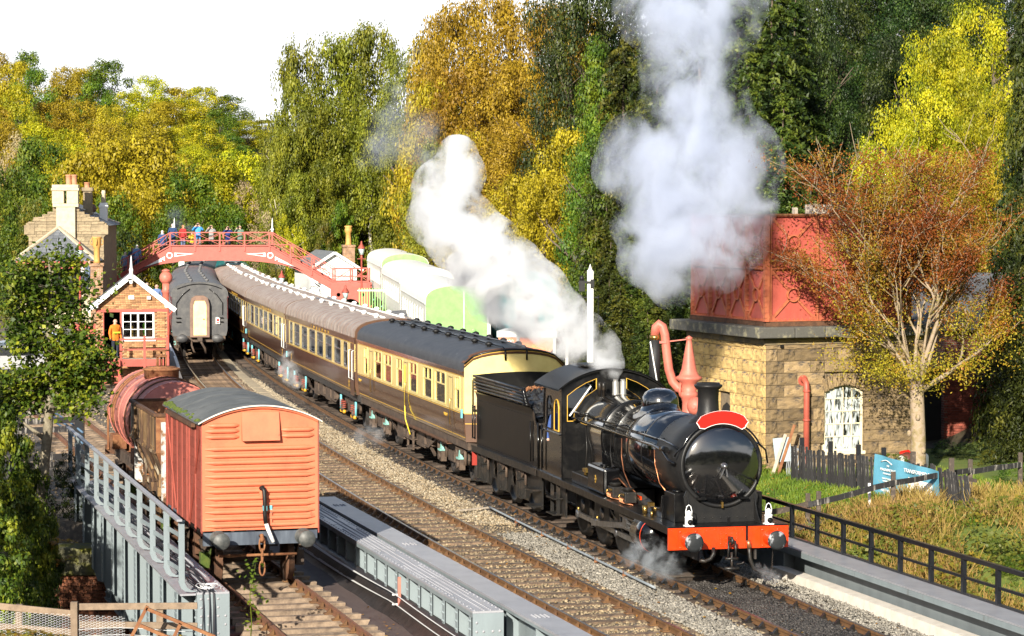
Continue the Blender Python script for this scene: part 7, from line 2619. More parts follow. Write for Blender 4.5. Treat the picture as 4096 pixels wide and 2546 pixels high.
for a, b in ((xc, xd), (xf, xe)):
 m_ = MB().plate([[(a, .6), (a, ZL + .35), (b, ZL + .35), (b, .6), (b - .25, .6)] + [((a + b) / 2 + ((b - a) / 2 - .25) * math.cos(R(t)), .6 + 1.15 * math.sin(R(t))) for t in range(0, 181, 15)], circ((a + b) / 2 - .75, 2.0, .13, 10), circ((a + b) / 2 + .75, 2.0, .13, 10)], -1.11, -1.085, lambda p, q, c: Vector((p, c, q)))
 m_.build('landing_web', bridge_red, FB)
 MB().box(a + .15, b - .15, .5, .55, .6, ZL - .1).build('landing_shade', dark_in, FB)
for x in (xa, xb, xf, xe):
 MB().lathe([(.08, 0), (.09, .15), (.13, .2), (.05, .3), (.03, .8), (.003, .95)], o=(x, 1.0, deckz(x) + 1.2), n=10).build('finial', white_p, FB)
# lamps
def lamp_post(lab, u, v_head, Y, zb, group='red station lamps'):
 p = at(u, v_head, Y)
 t = thing('street_lamp', lab, 'lamp', (p.x, p.y, zb), 0, group)
 h = p.z - zb
 MB().lathe([(.14, 0), (.14, .3), (.07, .5), (.05, h - .45), (.09, h - .42), (.05, h - .35), (.04, h - .28)], n=12).bar((-.25, 0, h - .5), (.25, 0, h - .5), .03, .03).build('post', bridge_red, t)
 MB().lathe([(.10, h - .28), (.19, h + .10)], n=4).build('lantern_glass', mat('lantern_glass', (.4, .5, .48), rough=.2) if 'lantern_glass' not in bpy.data.materials else bpy.data.materials['lantern_glass'], t)
 MB().lathe([(.24, h + .10), (.22, h + .14), (.09, h + .34), (.06, h + .38), (.05, h + .50), (.001, h + .55)], n=4).lathe([(.10, h - .30), (.11, h - .27)], n=4).build('lantern_cap', bridge_red, t)
lamp_post('red station lamp in front of the hipped slate roof', 319, 1008, 137, .4)
lamp_post('red station lamp beside the white cabin, in front of the buff chimney', 1446, 1002, 152, .9)
lamp_post('red station lamp under the landing of the footbridge, low behind the coach roofs', 1382, 1178, 151, .7)
lamp_post('small red station lamp beyond the arch of the footbridge', 1127, 1118, 160, .7)
# ball topped red water column left of the dark coach
p = at(664, 1112, 140)
w2 = thing('water_column', 'red water column with round ball head beside the dark coach', 'water crane', (p.x, p.y, .7))
h = p.z - .7
MB().lathe([(.3, 0), (.22, .2), (.2, h - .8), (.27, h - .75), (.2, h - .6), (.2, h - .3)], n=16).ball((0, 0, h), .36, 16).lathe([(.12, h + .3), (.25, h + .36), (.2, h + .42), (.001, h + .5)], n=14).build('column', col_red, w2)
# white post seen under the bridge
p = at(719, 1075, 170)
o = MB().box(-.18, .18, -.1, .1, 0, 3.5).build('white_post', white_p)
o.location = (p.x, 171, .7)
tag(o, 'plain white post standing under the left half of the footbridge', 'post')
# white cabin, right platform
p = at(1336, 1016, 175)
CB = thing('white_cabin', 'white painted cabin with grey roof behind the right stairs of the footbridge', 'cabin', (p.x, p.y, .7), R(14))
gw, ez, az = 1.55, 2.75, 3.72
MB().plate([[(-gw, -.7), (gw, -.7), (gw, ez), (0, az), (-gw, ez)]], 0, .1, lambda a, b, c: Vector((a, c, b))).box(-gw, -gw + .1, .101, 7, -.7, ez).box(gw - .1, gw, .101, 7, -.7, ez).box(-gw, gw, 6.9, 7, -.7, ez).build('wall', white_p, CB)
for s_ in (-1, 1):
 MB().add([(0, -.3, az + .12), (s_ * (gw + .35), -.3, ez - .12), (s_ * (gw + .35), 7.3, ez - .12), (0, 7.3, az + .12), (0, -.3, az + .04), (s_ * (gw + .35), -.3, ez - .2), (s_ * (gw + .35), 7.3, ez - .2), (0, 7.3, az + .04)], [(0, 1, 2, 3), (4, 7, 6, 5), (0, 4, 5, 1), (1, 5, 6, 2)]).build('roof', slate, CB)
 MB().bar((s_ * .02, -.32, az + .02), (s_ * (gw + .38), -.32, ez - .22), .05, .18).build('bargeboard', white_p, CB)
MB().box(.2, 1.4, -.06, -.01, -.2, 1.3).build('shutter', slate, CB)
MB().add([(-.1, -.9, 1.35), (1.6, -.9, 1.35), (1.6, -.02, 1.75), (-.1, -.02, 1.75)], [(0, 1, 2, 3)]).build('canopy', roof_grey, CB)
p = at(1394, 975, 182)
cs_ = thing('chimney_stack', 'brick chimney with buff pot behind the white cabin', 'chimney', (p.x, p.y, .5), R(10))
h = p.z - .5
MB().box(-.40, .40, -.35, .35, 0, h - .25).box(-.45, .45, -.4, .4, h - .25, h - .1).build('stack', brickwall, cs_)
MB().lathe([(.26, h - .1), (.20, h), (.19, h + .75), (.27, h + .85), (.27, h + .98), (.22, h + 1.1), (.30, h + 1.2), (.22, h + 1.25)], n=16).build('chimney_pot', yellow_pot, cs_)
# green picket railing and grey hut right of the footbridge, in front of the green coaches
p = at(1560, 1215, 136)
t = thing('picket_fence', 'bright green and white picket railing beside the footbridge landing', 'fence', (p.x, p.y, .6))
pk = MB().box(-.03, .03, -.02, .02, 0, 1.25).mesh('pale', green_c)
for i in range(22):
 inst(pk, 'pale', t, (-1.6 + i * .16, 0, 0))
MB().box(-1.7, 1.9, -.04, .0, .2, .27).box(-1.7, 1.9, -.04, .0, 1.0, 1.07).build('rail', white_p, t)
p = at(1690, 1180, 133)
t2 = thing('picket_fence', 'taller green picket railing against the white coach sides', 'fence', (at(1500, 1140, 150).x, 150, 1.0))
for i in range(14):
 inst(pk, 'pale', t2, (-.9 + i * .15, 0, 0), (0, 0, 0), (1, 1, 1.5))
MB().box(-1.0, 1.2, -.04, .0, .3, .37).box(-1.0, 1.2, -.04, .0, 1.7, 1.77).build('rail', white_p, t2)
p = at(1545, 1260, 128)
t = thing('lean_to', 'low grey lean-to with ridged sloping roof behind the coach roofs', 'shed', (p.x, p.y, .3), R(4))
MB().box(-1.7, 1.7, 0, 1.6, 0, 1.6).build('wall', mat('grey_boarding', (.22, .23, .24), (.17, .18, .19), 5, rough=.7), t)
MB().add([(-1.9, -.3, 1.55), (1.8, -.3, 1.85), (1.8, 1.9, 2.2), (-1.9, 1.9, 1.9)], [(0, 1, 2, 3)]).build('roof', roof_grey, t)
# white signal post
p = at(2361, 1085, 96)
t = thing('signal_post', 'tall white signal post with black lamp and ladder rods', 'signal', (p.x, p.y, -.3))
h = p.z + .3
MB().box(-.11, .11, -.10, .10, 0, h).build('post', white_p, t)
MB().lathe([(.13, h), (.07, h + .06), (.03, h + .18), (.004, h + .26)], n=8).build('finial', white_p, t)
MB().box(-.42, -.20, -.1, .1, h - .75, h - .35).box(-.2, .12, -.16, -.12, h - .45, h - .37).lathe([(.1, h - .35), (.07, h - .2), (.001, h - .15)], o=(-.31, 0, 0), n=8).box(.0, .14, -.17, -.12, h - .62, h - .30).build('signal_lamp', black_dull, t)
ld = MB()
for x in (-.30, .30):
 ld.cyl((x, .1, .2), (x, .1, h - .9), .015, None, 5)
ld.tube([(-.30, .1, h - .9), (-.45, .05, h - .95), (-.45, .0, h - 1.2), (-.3, 0, h - 1.4)], .012, 5).box(-.31, .31, .08, .11, h - 1.0, h - .96)
ld.build('signal_rods', black_dull, t)
# small signal far up the bank
p = hit(2362, 1072)
# dry stone wall on the bank
t = thing('dry_stone_wall', 'grey dry stone wall climbing the grass bank above the white coaches', 'wall', (0, 0, 0))
stm = []
for k in range(4):
 s = MB().box(-.5, .5, -.5, .5, -.5, .5)
 s.v = [(x + rnd.uniform(-.12, .12), y + rnd.uniform(-.12, .12), z + rnd.uniform(-.15, .15)) for x, y, z in s.v]
 stm.append(s.mesh('stone', mat('dry_wall_stone', (.33, .30, .25), (.22, .2, .17), 4, rough=.95, rv=.3) if k == 0 else stm[0].materials[0]))
A_, B_ = hit(1440, 1010), hit(1745, 962)
for i in range(46):
 f = i / 45
 x, y = A_.x + (B_.x - A_.x) * f, A_.y + (B_.y - A_.y) * f
 g = ground_z(x, y)
 for j in range(4):
  inst(stm[rnd.randrange(4)], 'stone', t, (x + rnd.uniform(-.08, .08), y + rnd.uniform(-.05, .05), g + .1 + j * .24), (rnd.uniform(-.1, .1), rnd.uniform(-.1, .1), rnd.uniform(-.2, .2)), (rnd.uniform(.22, .42), .4, rnd.uniform(.18, .27)))
# wooden step rails by the chimney
t = thing('step_fence', 'dark wooden stair rails climbing the bank behind the buff chimney', 'fence', (0, 0, 0))
A_, B_ = hit(1405, 1010), hit(1455, 925)
a, b = at(1400, 1020, A_.y), at(1458, 905, A_.y + 6)
for k in range(4):
 MB().bar(a + Vector((0, 0, -.28 * k)), b + Vector((0, 0, -.28 * k)), .06, .12).build('rail', rail_wood, t)
for f in (0, .33, .66, 1):
 q = a.lerp(b, f)
 MB().box(q.x - .06, q.x + .06, q.y - .06, q.y + .06, q.z - 1.6, q.z + .15).build('post', rail_wood, t)
# ---------------------------------------------------------------- fences right of the locomotive
PF = thing('paling_fence', 'leaning tarred paling fence with peeling white pales below the water tower', 'fence', (0, 0, 0))
pa, pb = Vector((7.45, 68.8, 0)), Vector((11.15, 62.4, 0))
plm = MB().box(-.042, .042, -.012, .012, 0, .98)
plm.v += []
plm = plm.mesh('pale', pale_black)
n = 66
pd = (pb - pa).normalized()
prz = math.atan2(pd.y, pd.x)
for i in range(n):
 f = i / (n - 1)
 if f > .97 and i % 2:
  continue
 q = pa.lerp(pb, f)
 z = ground_z(q.x, q.y) - .08
 hh = 1.02 - .12 * sstep(.88, 1.0, f)
 inst(plm, 'pale', PF, (q.x, q.y, z), (rnd.uniform(-.05, .05), R(-4 - 9 * sstep(.75, 1, f)) + rnd.uniform(-.04, .04), prz), (1, 1, hh / .98 * rnd.uniform(.95, 1.05)))
for k, hz in ((0, .28), (1, .75)):
 mb = MB()
 for i in range(8):
  q, r_ = pa.lerp(pb, i / 8), pa.lerp(pb, (i + 1) / 8)
  off = Vector((.04, .04, 0))
  mb.bar(q + off + Vector((0, 0, ground_z(q.x, q.y) + hz)), r_ + off + Vector((0, 0, ground_z(r_.x, r_.y) + hz)), .05, .08)
 mb.build('rail', rail_wood, PF)
for f in (.03, .2, .36, .5, .66, .86):
 q = pa.lerp(pb, f) + Vector((.12, .1, 0))
 z = ground_z(q.x, q.y)
 MB().box(q.x - .06, q.x + .06, q.y - .06, q.y + .06, z - .2, z + 1.18).build('post', rail_black if f < .6 else rail_wood, PF)
# banner tied to the pales
ba, bb = pa.lerp(pb, .49) + Vector((-.06, -.05, 0)), pa.lerp(pb, .835) + Vector((-.06, -.05, 0))
bd_ = (bb - ba)
bl = bd_.length
brz = math.atan2(bd_.y, bd_.x)
zb = ground_z(ba.x, ba.y)
BN = thing('banner', 'blue fabric banner with white lettering and white panel on the paling fence', 'banner', (ba.x, ba.y, zb - .12), brz)
def bpt(f, z, off=0.0):
 sag = -.10 * f
 return Vector((bl * f, -.02 - off - .03 * math.sin(f * 17 + z * 3) - .05 * (1 - z) * (1 - z), .07 + sag * 1.0 + (1.08 - .12 * f) * z - .02 * math.sin(f * 9) * (1 - z)))
MB().sheet([[bpt(f, z) for f in np.linspace(0, 1, 30)] for z in np.linspace(0, 1, 12)]).build('cloth', mat('banner_blue', (.085, .26, .36), (.07, .22, .31), 3, rough=.7), BN)
lp = rr(.56, .90, .02, .66, .06, 4)
MB().sheet([[bpt(f, z, .012) for f in np.linspace(.52, .89, 14)] for z in np.linspace(.03, .64, 8)]).build('white_panel', white_p, BN)
def btext(s, f, z, size, m, al='CENTER', sx=1.0):
 q = bpt(f, z, .045)
 text(s, 'lettering', size, m, BN, q, (R(90), R(3), 0), .003, al, sx)
btext('TRANSFORMED BY:', .71, .83, .135, white_p, sx=.95)
btext('HERITAGE', .70, .34, .10, bpy.data.materials['banner_blue'])
btext('FUND', .76, .22, .10, bpy.data.materials['banner_blue'])
for k, (s, z, sz) in enumerate((('THE', .80, .06), ('MAGNIFICENT', .70, .095), ('MOORS & DALES', .61, .055), ('NORTH YORKSHIRE', .49, .055), ('MOORS RAILWAY', .43, .055), ("YORKSHIRE'S", .31, .075), ('MAGNIFICENT', .21, .085), ('JOURNEY', .10, .085))):
 btext(s, .23, z, sz, white_p)
mb = MB()
mb.tube([bpt(.10 + .2 * i / 8, .86 + .06 * math.sin(math.pi * i / 8), .03) for i in range(9)], .012, 5)
mb.build('swoosh', white_p, BN)
# post and rail fence
RF = thing('rail_fence', 'two rail creosoted fence across the grass in front of the banner', 'fence', (0, 0, 0))
pts = [(3010, 2100, 60.9), (3231, 2085, 61.3), (3274, 2088, 61.2), (3572, 2068, 62.2), (3880, 2016, 64.6), (4080, 1985, 66.4)]
Q = [at(u, v, Y) for u, v, Y in pts]
Q = [Vector((q.x, q.y, ground_z(q.x, q.y))) for q in Q]
for i, q in enumerate(Q):
 MB().box(-.055, .055, -.05, .05, -.3, 1.0 if i not in (0,) else .85).build('post', rail_wood, RF, .008, loc=q)
for i in range(len(Q) - 1):
 a, b = Q[i] + Vector((0, -.07, .0)), Q[i + 1] + Vector((0, -.07, .0))
 zt = .74 if i < 4 else .70
 mb = MB()
 for s_ in range(4):
  a2, b2 = a.lerp(b, s_ / 4), a.lerp(b, (s_ + 1) / 4)
  mb.bar(a2 + Vector((0, 0, zt + .01 * math.sin(s_ * 2 + i))), b2 + Vector((0, 0, zt + .01 * math.sin(s_ * 2 + 2 + i))), .05, .13)
 mb.build('rail', pale_black if i > 0 else rail_wood, RF)
 if i < 4:
  MB().bar(a + Vector((0, 0, .26)), b + Vector((0, 0, .24 if i < 3 else .12)), .05, .12).build('rail', rail_wood, RF)
br_ = MB()
for u0, v0, u1, v1 in ((3905, 2020, 3955, 1935), (3945, 2028, 4000, 1945)):
 a, b = at(u0, v0, 65), at(u1, v1, 65.4)
 br_.bar(a, b, .06, .12)
br_.build('brace', rail_wood, RF)
p = at(3477, 2055, 62.3)
o = MB().cyl((0, 0, -.3), (0, 0, .72), .035, None, 10).build('white_pole', white_p)
o.location = (p.x, p.y, ground_z(p.x, p.y))
tag(o, 'thin white pole beside the blue banner', 'pole')
# drums and a red can behind the tree trunk
for nm, lab, cat, u, v, Y, rd, hh, m in (('barrel', 'dark brown barrel behind the pale tree trunk', 'barrel', 3628, 1850, 71.5, .19, .5, mat('brown_barrel', (.10, .03, .02), rough=.4)), ('gas_bottle', 'bright red bottle lying by the brambles', 'bottle', 3600, 1802, 72, .12, .30, red_board), ('white_canister', 'white canister half hidden behind the tree trunk', 'canister', 3703, 1845, 71.5, .08, .36, white_p), ('white_bag', 'crumpled white bag beside the brown barrel', 'bag', 3605, 1850, 71.2, .12, .30, curt_white)):
 p = at(u, v, Y)
 o = MB().lathe([(rd * .8, 0), (rd, .03), (rd * 1.05, hh * .5), (rd, hh - .03), (rd * .6, hh), (rd * .3, hh + .03), (.001, hh + .03)], n=18).build(nm, m)
 o.location = (p.x, p.y, max(ground_z(p.x, p.y), p.z - hh * .5))
 if nm == 'gas_bottle':
  o.rotation_euler = (0, R(80), 0)
 tag(o, lab, cat)
# ---------------------------------------------------------------- foreground fence, rusty trestle
FF = thing('post_rail_fence', 'silvered post and rail fence with wire netting in front of the left girder', 'fence', (0, 0, 0))
FYY = 41.0
def fp(u, v, dy=0):
 return at(u, v, FYY + dy)
for u0, v0, u1, v1, nm in ((300, 2428, 790, 2424, 'rail'), (300, 2498, 790, 2505, 'rail'), (-20, 2424, 285, 2455, 'rail'), (-20, 2505, 285, 2530, 'rail')):
 a, b = fp(u0, v0), fp(u1, v1)
 MB().bar(a, b, .04, .105).build(nm, fence_wood, FF, .006)
for u, v in ((297, 2408), (76, 2418), (640, 2432)):
 a = fp(u, v, .07 if u != 297 else -.05)
 MB().box(a.x - .055, a.x + .055, a.y - .05, a.y + .05, a.z - 1.6, a.z).build('post', fence_wood, FF, .008)
nt_ = MB()
a0 = fp(-10, 2445, -.03)
for i in range(46):
 for j in range(16):
  x, z = a0.x + i * .045 - .05, a0.z - j * .04 + (-.022 if i % 2 else 0) - .002 * i
  nt_.bar((x, a0.y, z), (x + .022, a0.y, z - .012), .004, .004).bar((x, a0.y, z), (x, a0.y, z - .022), .004, .004).bar((x + .022, a0.y, z - .012), (x + .045, a0.y, z - .002), .004, .004)
tag(nt_.build('wire_netting', cable_w, FF, fix=False), kind='stuff')
wr = MB()
for v in (2520, 2548):
 wr.tube([fp(u, v + 8 * math.sin(u * .01), -.05) for u in range(300, 800, 60)], .005, 4)
wr.build('wire', cable_w, FF)
TR = thing('rusty_trestle', 'rusty angle iron frame leaning on the silvered fence', 'frame', (0, 0, 0))
for u0, v0, u1, v1 in ((590, 2425, 520, 2560), (585, 2435, 860, 2548), (560, 2502, 720, 2570), (723, 2494, 690, 2560)):
 MB().bar(at(u0, v0, 40.2), at(u1, v1, 40.2), .05, .05).build('bar', rust, TR)
# dark board fence behind the leafy tree
DF = thing('board_fence', 'dark weathered board fence behind the leafy foreground tree', 'fence', (0, 0, 0))
for v0, v1, u1 in ((1660, 1632, 300), (1690, 1680, 310), (1726, 1715, 300), (1838, 1826, 270), (1866, 1858, 270), (1900, 1890, 265)):
 a, b = at(40, v0, 69), at(u1, v1, 70)
 MB().bar(a, b, .05, .16).build('board', pale_black, DF)
for u, v in ((318, 1630), (60, 1640)):
 a = at(u, v, 70)
 MB().box(a.x - .12, a.x + .12, a.y - .1, a.y + .1, -1, a.z).build('post', rail_black, DF)
mb = MB()
for k in range(3):
 mb.tube([at(200, 1640 + k * 18, 72), at(280, 1690 + k * 20, 70.6), at(330, 1730 + k * 22, 69.5)], .03, 6)
mb.build('blue_pipe', mat('blue_pipe_paint', (.08, .14, .22), rough=.5), DF)
# parked cars in the station yard
def car(lab, x, y, z, rz, m):
 t = thing('parked_car', lab, 'car', (x, y, z), rz, 'cars parked in the station yard')
 b = MB()
 pro = [(-2.1, .35), (2.1, .35), (2.15, .6), (2.05, .85), (1.2, .98), (.55, 1.42), (-1.2, 1.46), (-1.85, 1.0), (-2.12, .9)]
 b.plate([pro], -.84, .84, lambda a, c, d: Vector((a, d, c)))
 b.build('body', m, t, .06)
 g = MB().plate([[(1.05, 1.0), (.5, 1.36), (-1.12, 1.39), (-1.6, 1.0)]], -.85, .85, lambda a, c, d: Vector((a, d, c)))
 g.build('window', glass_dark, t)
 wm = MB().lathe([(.001, -.1), (.22, -.1), (.32, -.08), (.32, .08), (.001, .1)], ax='Y', n=18).mesh('wheel', black_dull)
 for a in (-1.3, 1.3):
  for s_ in (-.78, .78):
   inst(wm, 'wheel', t, (a, s_, .32))
 MB().box(2.06, 2.13, -.75, -.45, .62, .76).box(2.06, 2.13, .45, .75, .62, .76).build('headlight', glass_dark, t)
for lab, u, v, Y, rz, m in (('pale blue car in the station yard nearest the stone wall', 165, 1215, 134, 20, mat('pale_blue_car', (.45, .55, .65), rough=.3, coat=.5)), ('white car in the station yard behind the leafy tree', 262, 1300, 124, 200, white_p), ('silver car at the edge of the yard by the slate roofed building', 70, 1330, 121, 10, mat('silver_car', (.5, .5, .52), rough=.3, metal=.5))):
 p = at(u, v, Y)
 car(lab, p.x, Y, ground_z(p.x, Y) + .02, R(rz), m)
# ---------------------------------------------------------------- trees and plants
def leaf_quads(P, N, size, rg, asp=1.0, jit=.5):
 """leaf-sized quads at points P with rough normals N -> verts, faces arrays"""
 n = len(P)
 N = N + rg.normal(0, jit, (n, 3))
 N /= np.linalg.norm(N, axis=1)[:, None] + 1e-9
 A = np.cross(N, rg.normal(0, 1, (n, 3)))
 A /= np.linalg.norm(A, axis=1)[:, None] + 1e-9
 B = np.cross(N, A)
 s = (size * rg.uniform(.6, 1.3, n))[:, None]
 a, b = A * s * .5, B * s * .5 * asp
 V = np.stack([P - a * 1.0, P - b, P + a * 1.0, P + b], 1)
 return V.reshape(-1, 3)
def mesh_quads(name, V, mats, extra=None):
 me = bpy.data.meshes.new(name)
 n = len(V) // 4
 me.vertices.add(len(V))
 me.vertices.foreach_set('co', V.reshape(-1).astype(np.float32))
 me.loops.add(n * 4)
 me.loops.foreach_set('vertex_index', np.arange(n * 4, dtype=np.int32))
 me.polygons.add(n)
 me.polygons.foreach_set('loop_start', np.arange(0, n * 4, 4, dtype=np.int32))
 me.polygons.foreach_set('loop_total', np.full(n, 4, np.int32))
 me.materials.append(mats)
 me.update(calc_edges=True)
 return me
def crown_mesh(name, m, seed, blobs=46, per=120, leaf=.034, low=.18, wide=.36, shape='round', blob_r=(.07, .14), droop=0.0):
 """crown of a tree one unit tall: clumps of leaves over an uneven volume"""
 rg = np.random.default_rng(seed)
 Ps, Ns = [], []
 for k in range(blobs):
  z = low + (1 - low) * rg.uniform(0, 1) ** .85
  t = (z - low) / (1 - low)
  if shape == 'round':
   r = wide * math.sqrt(max(.02, 1 - (2 * t - .85) ** 2 / 1.4))
  elif shape == 'tall':
   r = wide * (1 - t ** 1.8) * (.45 + .8 * min(1, t * 3))
  elif shape == 'dome':
   r = wide * math.sqrt(max(.01, 1 - t * t))
  a = rg.uniform(0, 6.283)
  d = r * rg.uniform(.25, 1.0) ** .5 * rg.uniform(.75, 1.1)
  c = np.array([d * math.cos(a), d * math.sin(a), min(z, 1 - blob_r[0] * .6)])
  br = rg.uniform(*blob_r) * (1.15 - .4 * t)
  n = int(per * (br / blob_r[1]) ** 2 * rg.uniform(.7, 1.2)) + 8
  u = rg.normal(0, 1, (n, 3))
  u /= np.linalg.norm(u, axis=1)[:, None]
  rad = br * rg.uniform(.55, 1.08, n)[:, None]
  p = c + u * rad * np.array([1.15, 1.15, .8])
  if droop:
   p[:, 2] -= droop * rg.uniform(0, 1, n) ** 2 * (rad[:, 0] / br)
  Ps.append(p)
  Ns.append(u + np.array([0, 0, .35]))
 V = leaf_quads(np.concatenate(Ps), np.concatenate(Ns), leaf, rg, .72, .33)
 return mesh_quads(name, V, m)
def trunk_mesh(name, m, seed, h=.75, r=.022, limbs=7, lean=.04, sub=2):
 rg = random.Random(seed)
 mb = MB()
 pts = [Vector((0, 0, -.06))]
 for i in range(1, 7):
  f = i / 6
  pts.append(Vector((lean * f * rg.uniform(-1, 1), lean * f * rg.uniform(-1, 1), h * f)))
 mb.tube(pts, [r * (1.3 - 1.05 * i / 6) for i in range(7)], 8)
 for k in range(limbs):
  f = rg.uniform(.3, .9)
  i = int(f * 6)
  p = pts[i].lerp(pts[min(6, i + 1)], f * 6 - i)
  a = rg.uniform(0, 6.28)
  L_ = rg.uniform(.18, .34) * (1.2 - f * .6)
  d = Vector((math.cos(a), math.sin(a), rg.uniform(.5, 1.1))).normalized()
  q1 = p + d * L_ * .5 + Vector((0, 0, .02))
  q2 = p + d * L_ + Vector((0, 0, .05))
  rr_ = r * (1 - f) * .7 + .003
  mb.tube([p, q1, q2], [rr_, rr_ * .65, rr_ * .25], 5)
  for s in range(sub):
   e = Vector((rg.uniform(-1, 1), rg.uniform(-1, 1), rg.uniform(0, 1))).normalized()
   mb.tube([q1, q1 + e * L_ * .5], [rr_ * .45, rr_ * .12], 4)
 return mb.mesh(name, m)
def spruce_mesh(name, m, seed, tiers=26, wide=.20, leaf=.020, low=.03, per=26):
 rg = np.random.default_rng(seed)
 Ps, Ns = [], []
 for k in range(tiers):
  t = (k + rg.uniform(0, .6)) / tiers
  z0 = low + (1 - low) * t
  r = wide * (1 - t) ** .85 + .008
  nb = max(5, int(15 * (1 - t) + 4))
  for b in range(nb):
   a = rg.uniform(0, 6.283)
   L_ = r * rg.uniform(.65, 1.12)
   n = int(per * (.35 + L_ / wide)) + 4
   s = rg.uniform(.12, 1, n) ** .8
   side = rg.uniform(-1, 1, n) * (1 - s * .7) * L_ * .30
   zz = z0 - s * s * L_ * .42 + .10 * L_ * s ** 5 - abs(side) * .35 - rg.uniform(0, 1, n) ** 2 * L_ * .16
   x = s * L_ * math.cos(a) - side * math.sin(a)
   y = s * L_ * math.sin(a) + side * math.cos(a)
   Ps.append(np.stack([x, y, zz], 1))
   Ns.append(np.tile(np.array([.3 * math.cos(a), .3 * math.sin(a), .9]), (n, 1)))
 P, N = np.concatenate(Ps), np.concatenate(Ns)
 V = leaf_quads(P, N, leaf, rg, .42, .5)
 return mesh_quads(name, V, m)
CROWN = {}
def crown_for(kind):
 if kind not in CROWN:
  m, shape, kw = KINDS[kind]
  CROWN[kind] = [crown_mesh('crown', m, hash(kind) % 999 + i * 17 if False else sum(map(ord, kind)) + i * 17, shape=shape, **kw) for i in range(3)]
 return CROWN[kind]
KINDS = {
 'yg': (lf_yg, 'round', dict(blobs=80, per=330, leaf=.026, low=.05, wide=.46, blob_r=(.07, .16))),
 'gold': (lf_gold, 'round', dict(blobs=80, per=330, leaf=.025, low=.05, wide=.46, blob_r=(.07, .16))),
 'olive': (lf_olive, 'round', dict(blobs=120, per=330, leaf=.020, low=.05, wide=.46, blob_r=(.05, .13), droop=.06)),
 'green': (lf_green, 'round', dict(blobs=80, per=330, leaf=.025, low=.04, wide=.46, blob_r=(.07, .16))),
 'dark': (lf_dark, 'round', dict(blobs=80, per=330, leaf=.025, low=.02, wide=.46, blob_r=(.07, .16))),
 'orange': (lf_orange, 'round', dict(blobs=120, per=330, leaf=.019, low=.05, wide=.46, blob_r=(.05, .13))),
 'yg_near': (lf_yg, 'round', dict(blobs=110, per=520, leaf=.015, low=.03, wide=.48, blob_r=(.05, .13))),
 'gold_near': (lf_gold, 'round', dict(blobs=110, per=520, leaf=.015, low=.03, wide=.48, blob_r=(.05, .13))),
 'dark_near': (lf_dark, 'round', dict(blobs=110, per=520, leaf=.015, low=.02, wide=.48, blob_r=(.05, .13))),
 'ivy': (lf_green, 'tall', dict(blobs=90, per=420, leaf=.016, low=.02, wide=.26, blob_r=(.04, .12))),
 'rust': (lf_rust, 'dome', dict(blobs=46, per=220, leaf=.027, low=.02, wide=.6)),
 'pale': (lf_pale, 'dome', dict(blobs=40, per=180, leaf=.020, low=.02, wide=.5)),
 'bushgold': (lf_bram, 'dome', dict(blobs=46, per=240, leaf=.027, low=.0, wide=.62)),
 'bushgreen': (lf_green, 'dome', dict(blobs=46, per=200, leaf=.032, low=.0, wide=.62)),
 'bushdark': (lf_dark, 'dome', dict(blobs=46, per=200, leaf=.032, low=.0, wide=.62)),
 'bushyellow': (lf_yg, 'dome', dict(blobs=46, per=230, leaf=.027, low=.0, wide=.62)),
 'alder': (lf_alder, 'dome', dict(blobs=44, per=130, leaf=.066, low=.0, wide=.62, blob_r=(.10, .2))),
}
SPR = [spruce_mesh('crown', lf_spruce, 3 + i, per=30) for i in range(2)]
SPR_D = [spruce_mesh('crown', lf_spruce, 40 + i, tiers=48, wide=.27, leaf=.017, per=80) for i in range(2)]
TRK = [trunk_mesh('trunk', bark_dk, i, h=.66) for i in range(3)]
TRK_W = [trunk_mesh('trunk', bark_wh, 5 + i, h=.6, r=.012, limbs=4) for i in range(2)]
TRK_S = trunk_mesh('trunk', bark_dk, 9, h=.93, r=.006, limbs=0, lean=.01)
rt = random.Random(21)
def tree(name, label, cat, x, y, z, h, wd, kind, group, trunk=None):
 t = thing(name, label, cat, (x, y, z), rt.uniform(0, 6.28), group)
 if kind in ('spruce', 'spruce_d'):
  inst((SPR if kind == 'spruce' else SPR_D)[rt.randrange(2)], 'crown', t, (0, 0, 0), (0, 0, 0), (h * wd, h * wd, h))
  inst(TRK_S, 'trunk', t, (0, 0, 0), (0, 0, 0), (h, h, h))
  return t
 cm = crown_for(kind)
 inst(cm[rt.randrange(3)], 'crown', t, (0, 0, 0), (rt.uniform(-.05, .05), rt.uniform(-.05, .05), rt.uniform(0, 6)), (h * wd, h * wd, h))
 if KINDS[kind][1] != 'dome':
  inst((trunk or TRK)[rt.randrange(2)], 'trunk', t, (0, 0, 0), (0, 0, 0), (h, h, h))
 return t
LAB = {
 'yg': ('broadleaf_tree', 'sunlit yellow green broadleaf tree'), 'yg_near': ('broadleaf_tree', 'sunlit yellow green broadleaf tree'), 'gold_near': ('autumn_tree', 'golden autumn tree'), 'dark_near': ('broadleaf_tree', 'dark green shaded broadleaf tree'), 'ivy': ('ivy_clad_tree', 'ivy clad green tree'), 'gold': ('autumn_tree', 'golden autumn tree'),
 'olive': ('birch_tree', 'tall olive green birch'), 'green': ('broadleaf_tree', 'fresh green broadleaf tree'),
 'dark': ('broadleaf_tree', 'dark green shaded broadleaf tree'), 'orange': ('autumn_tree', 'large orange brown autumn tree'),
 'spruce': ('spruce_tree', 'dark spruce'), 'spruce_d': ('spruce_tree', 'dark spruce'),
 'rust': ('shrub', 'rust red autumn shrub'), 'pale': ('shrub', 'pale leafless looking shrub'), 'bushgold': ('bramble_bush', 'yellowing bramble bush'),
 'bushgreen': ('shrub', 'green shrub'), 'bushdark': ('shrub', 'dark green shrub'), 'bushyellow': ('shrub', 'bright yellow green shrub'), 'alder': ('shrub', 'glossy leaved alder bush'),
}
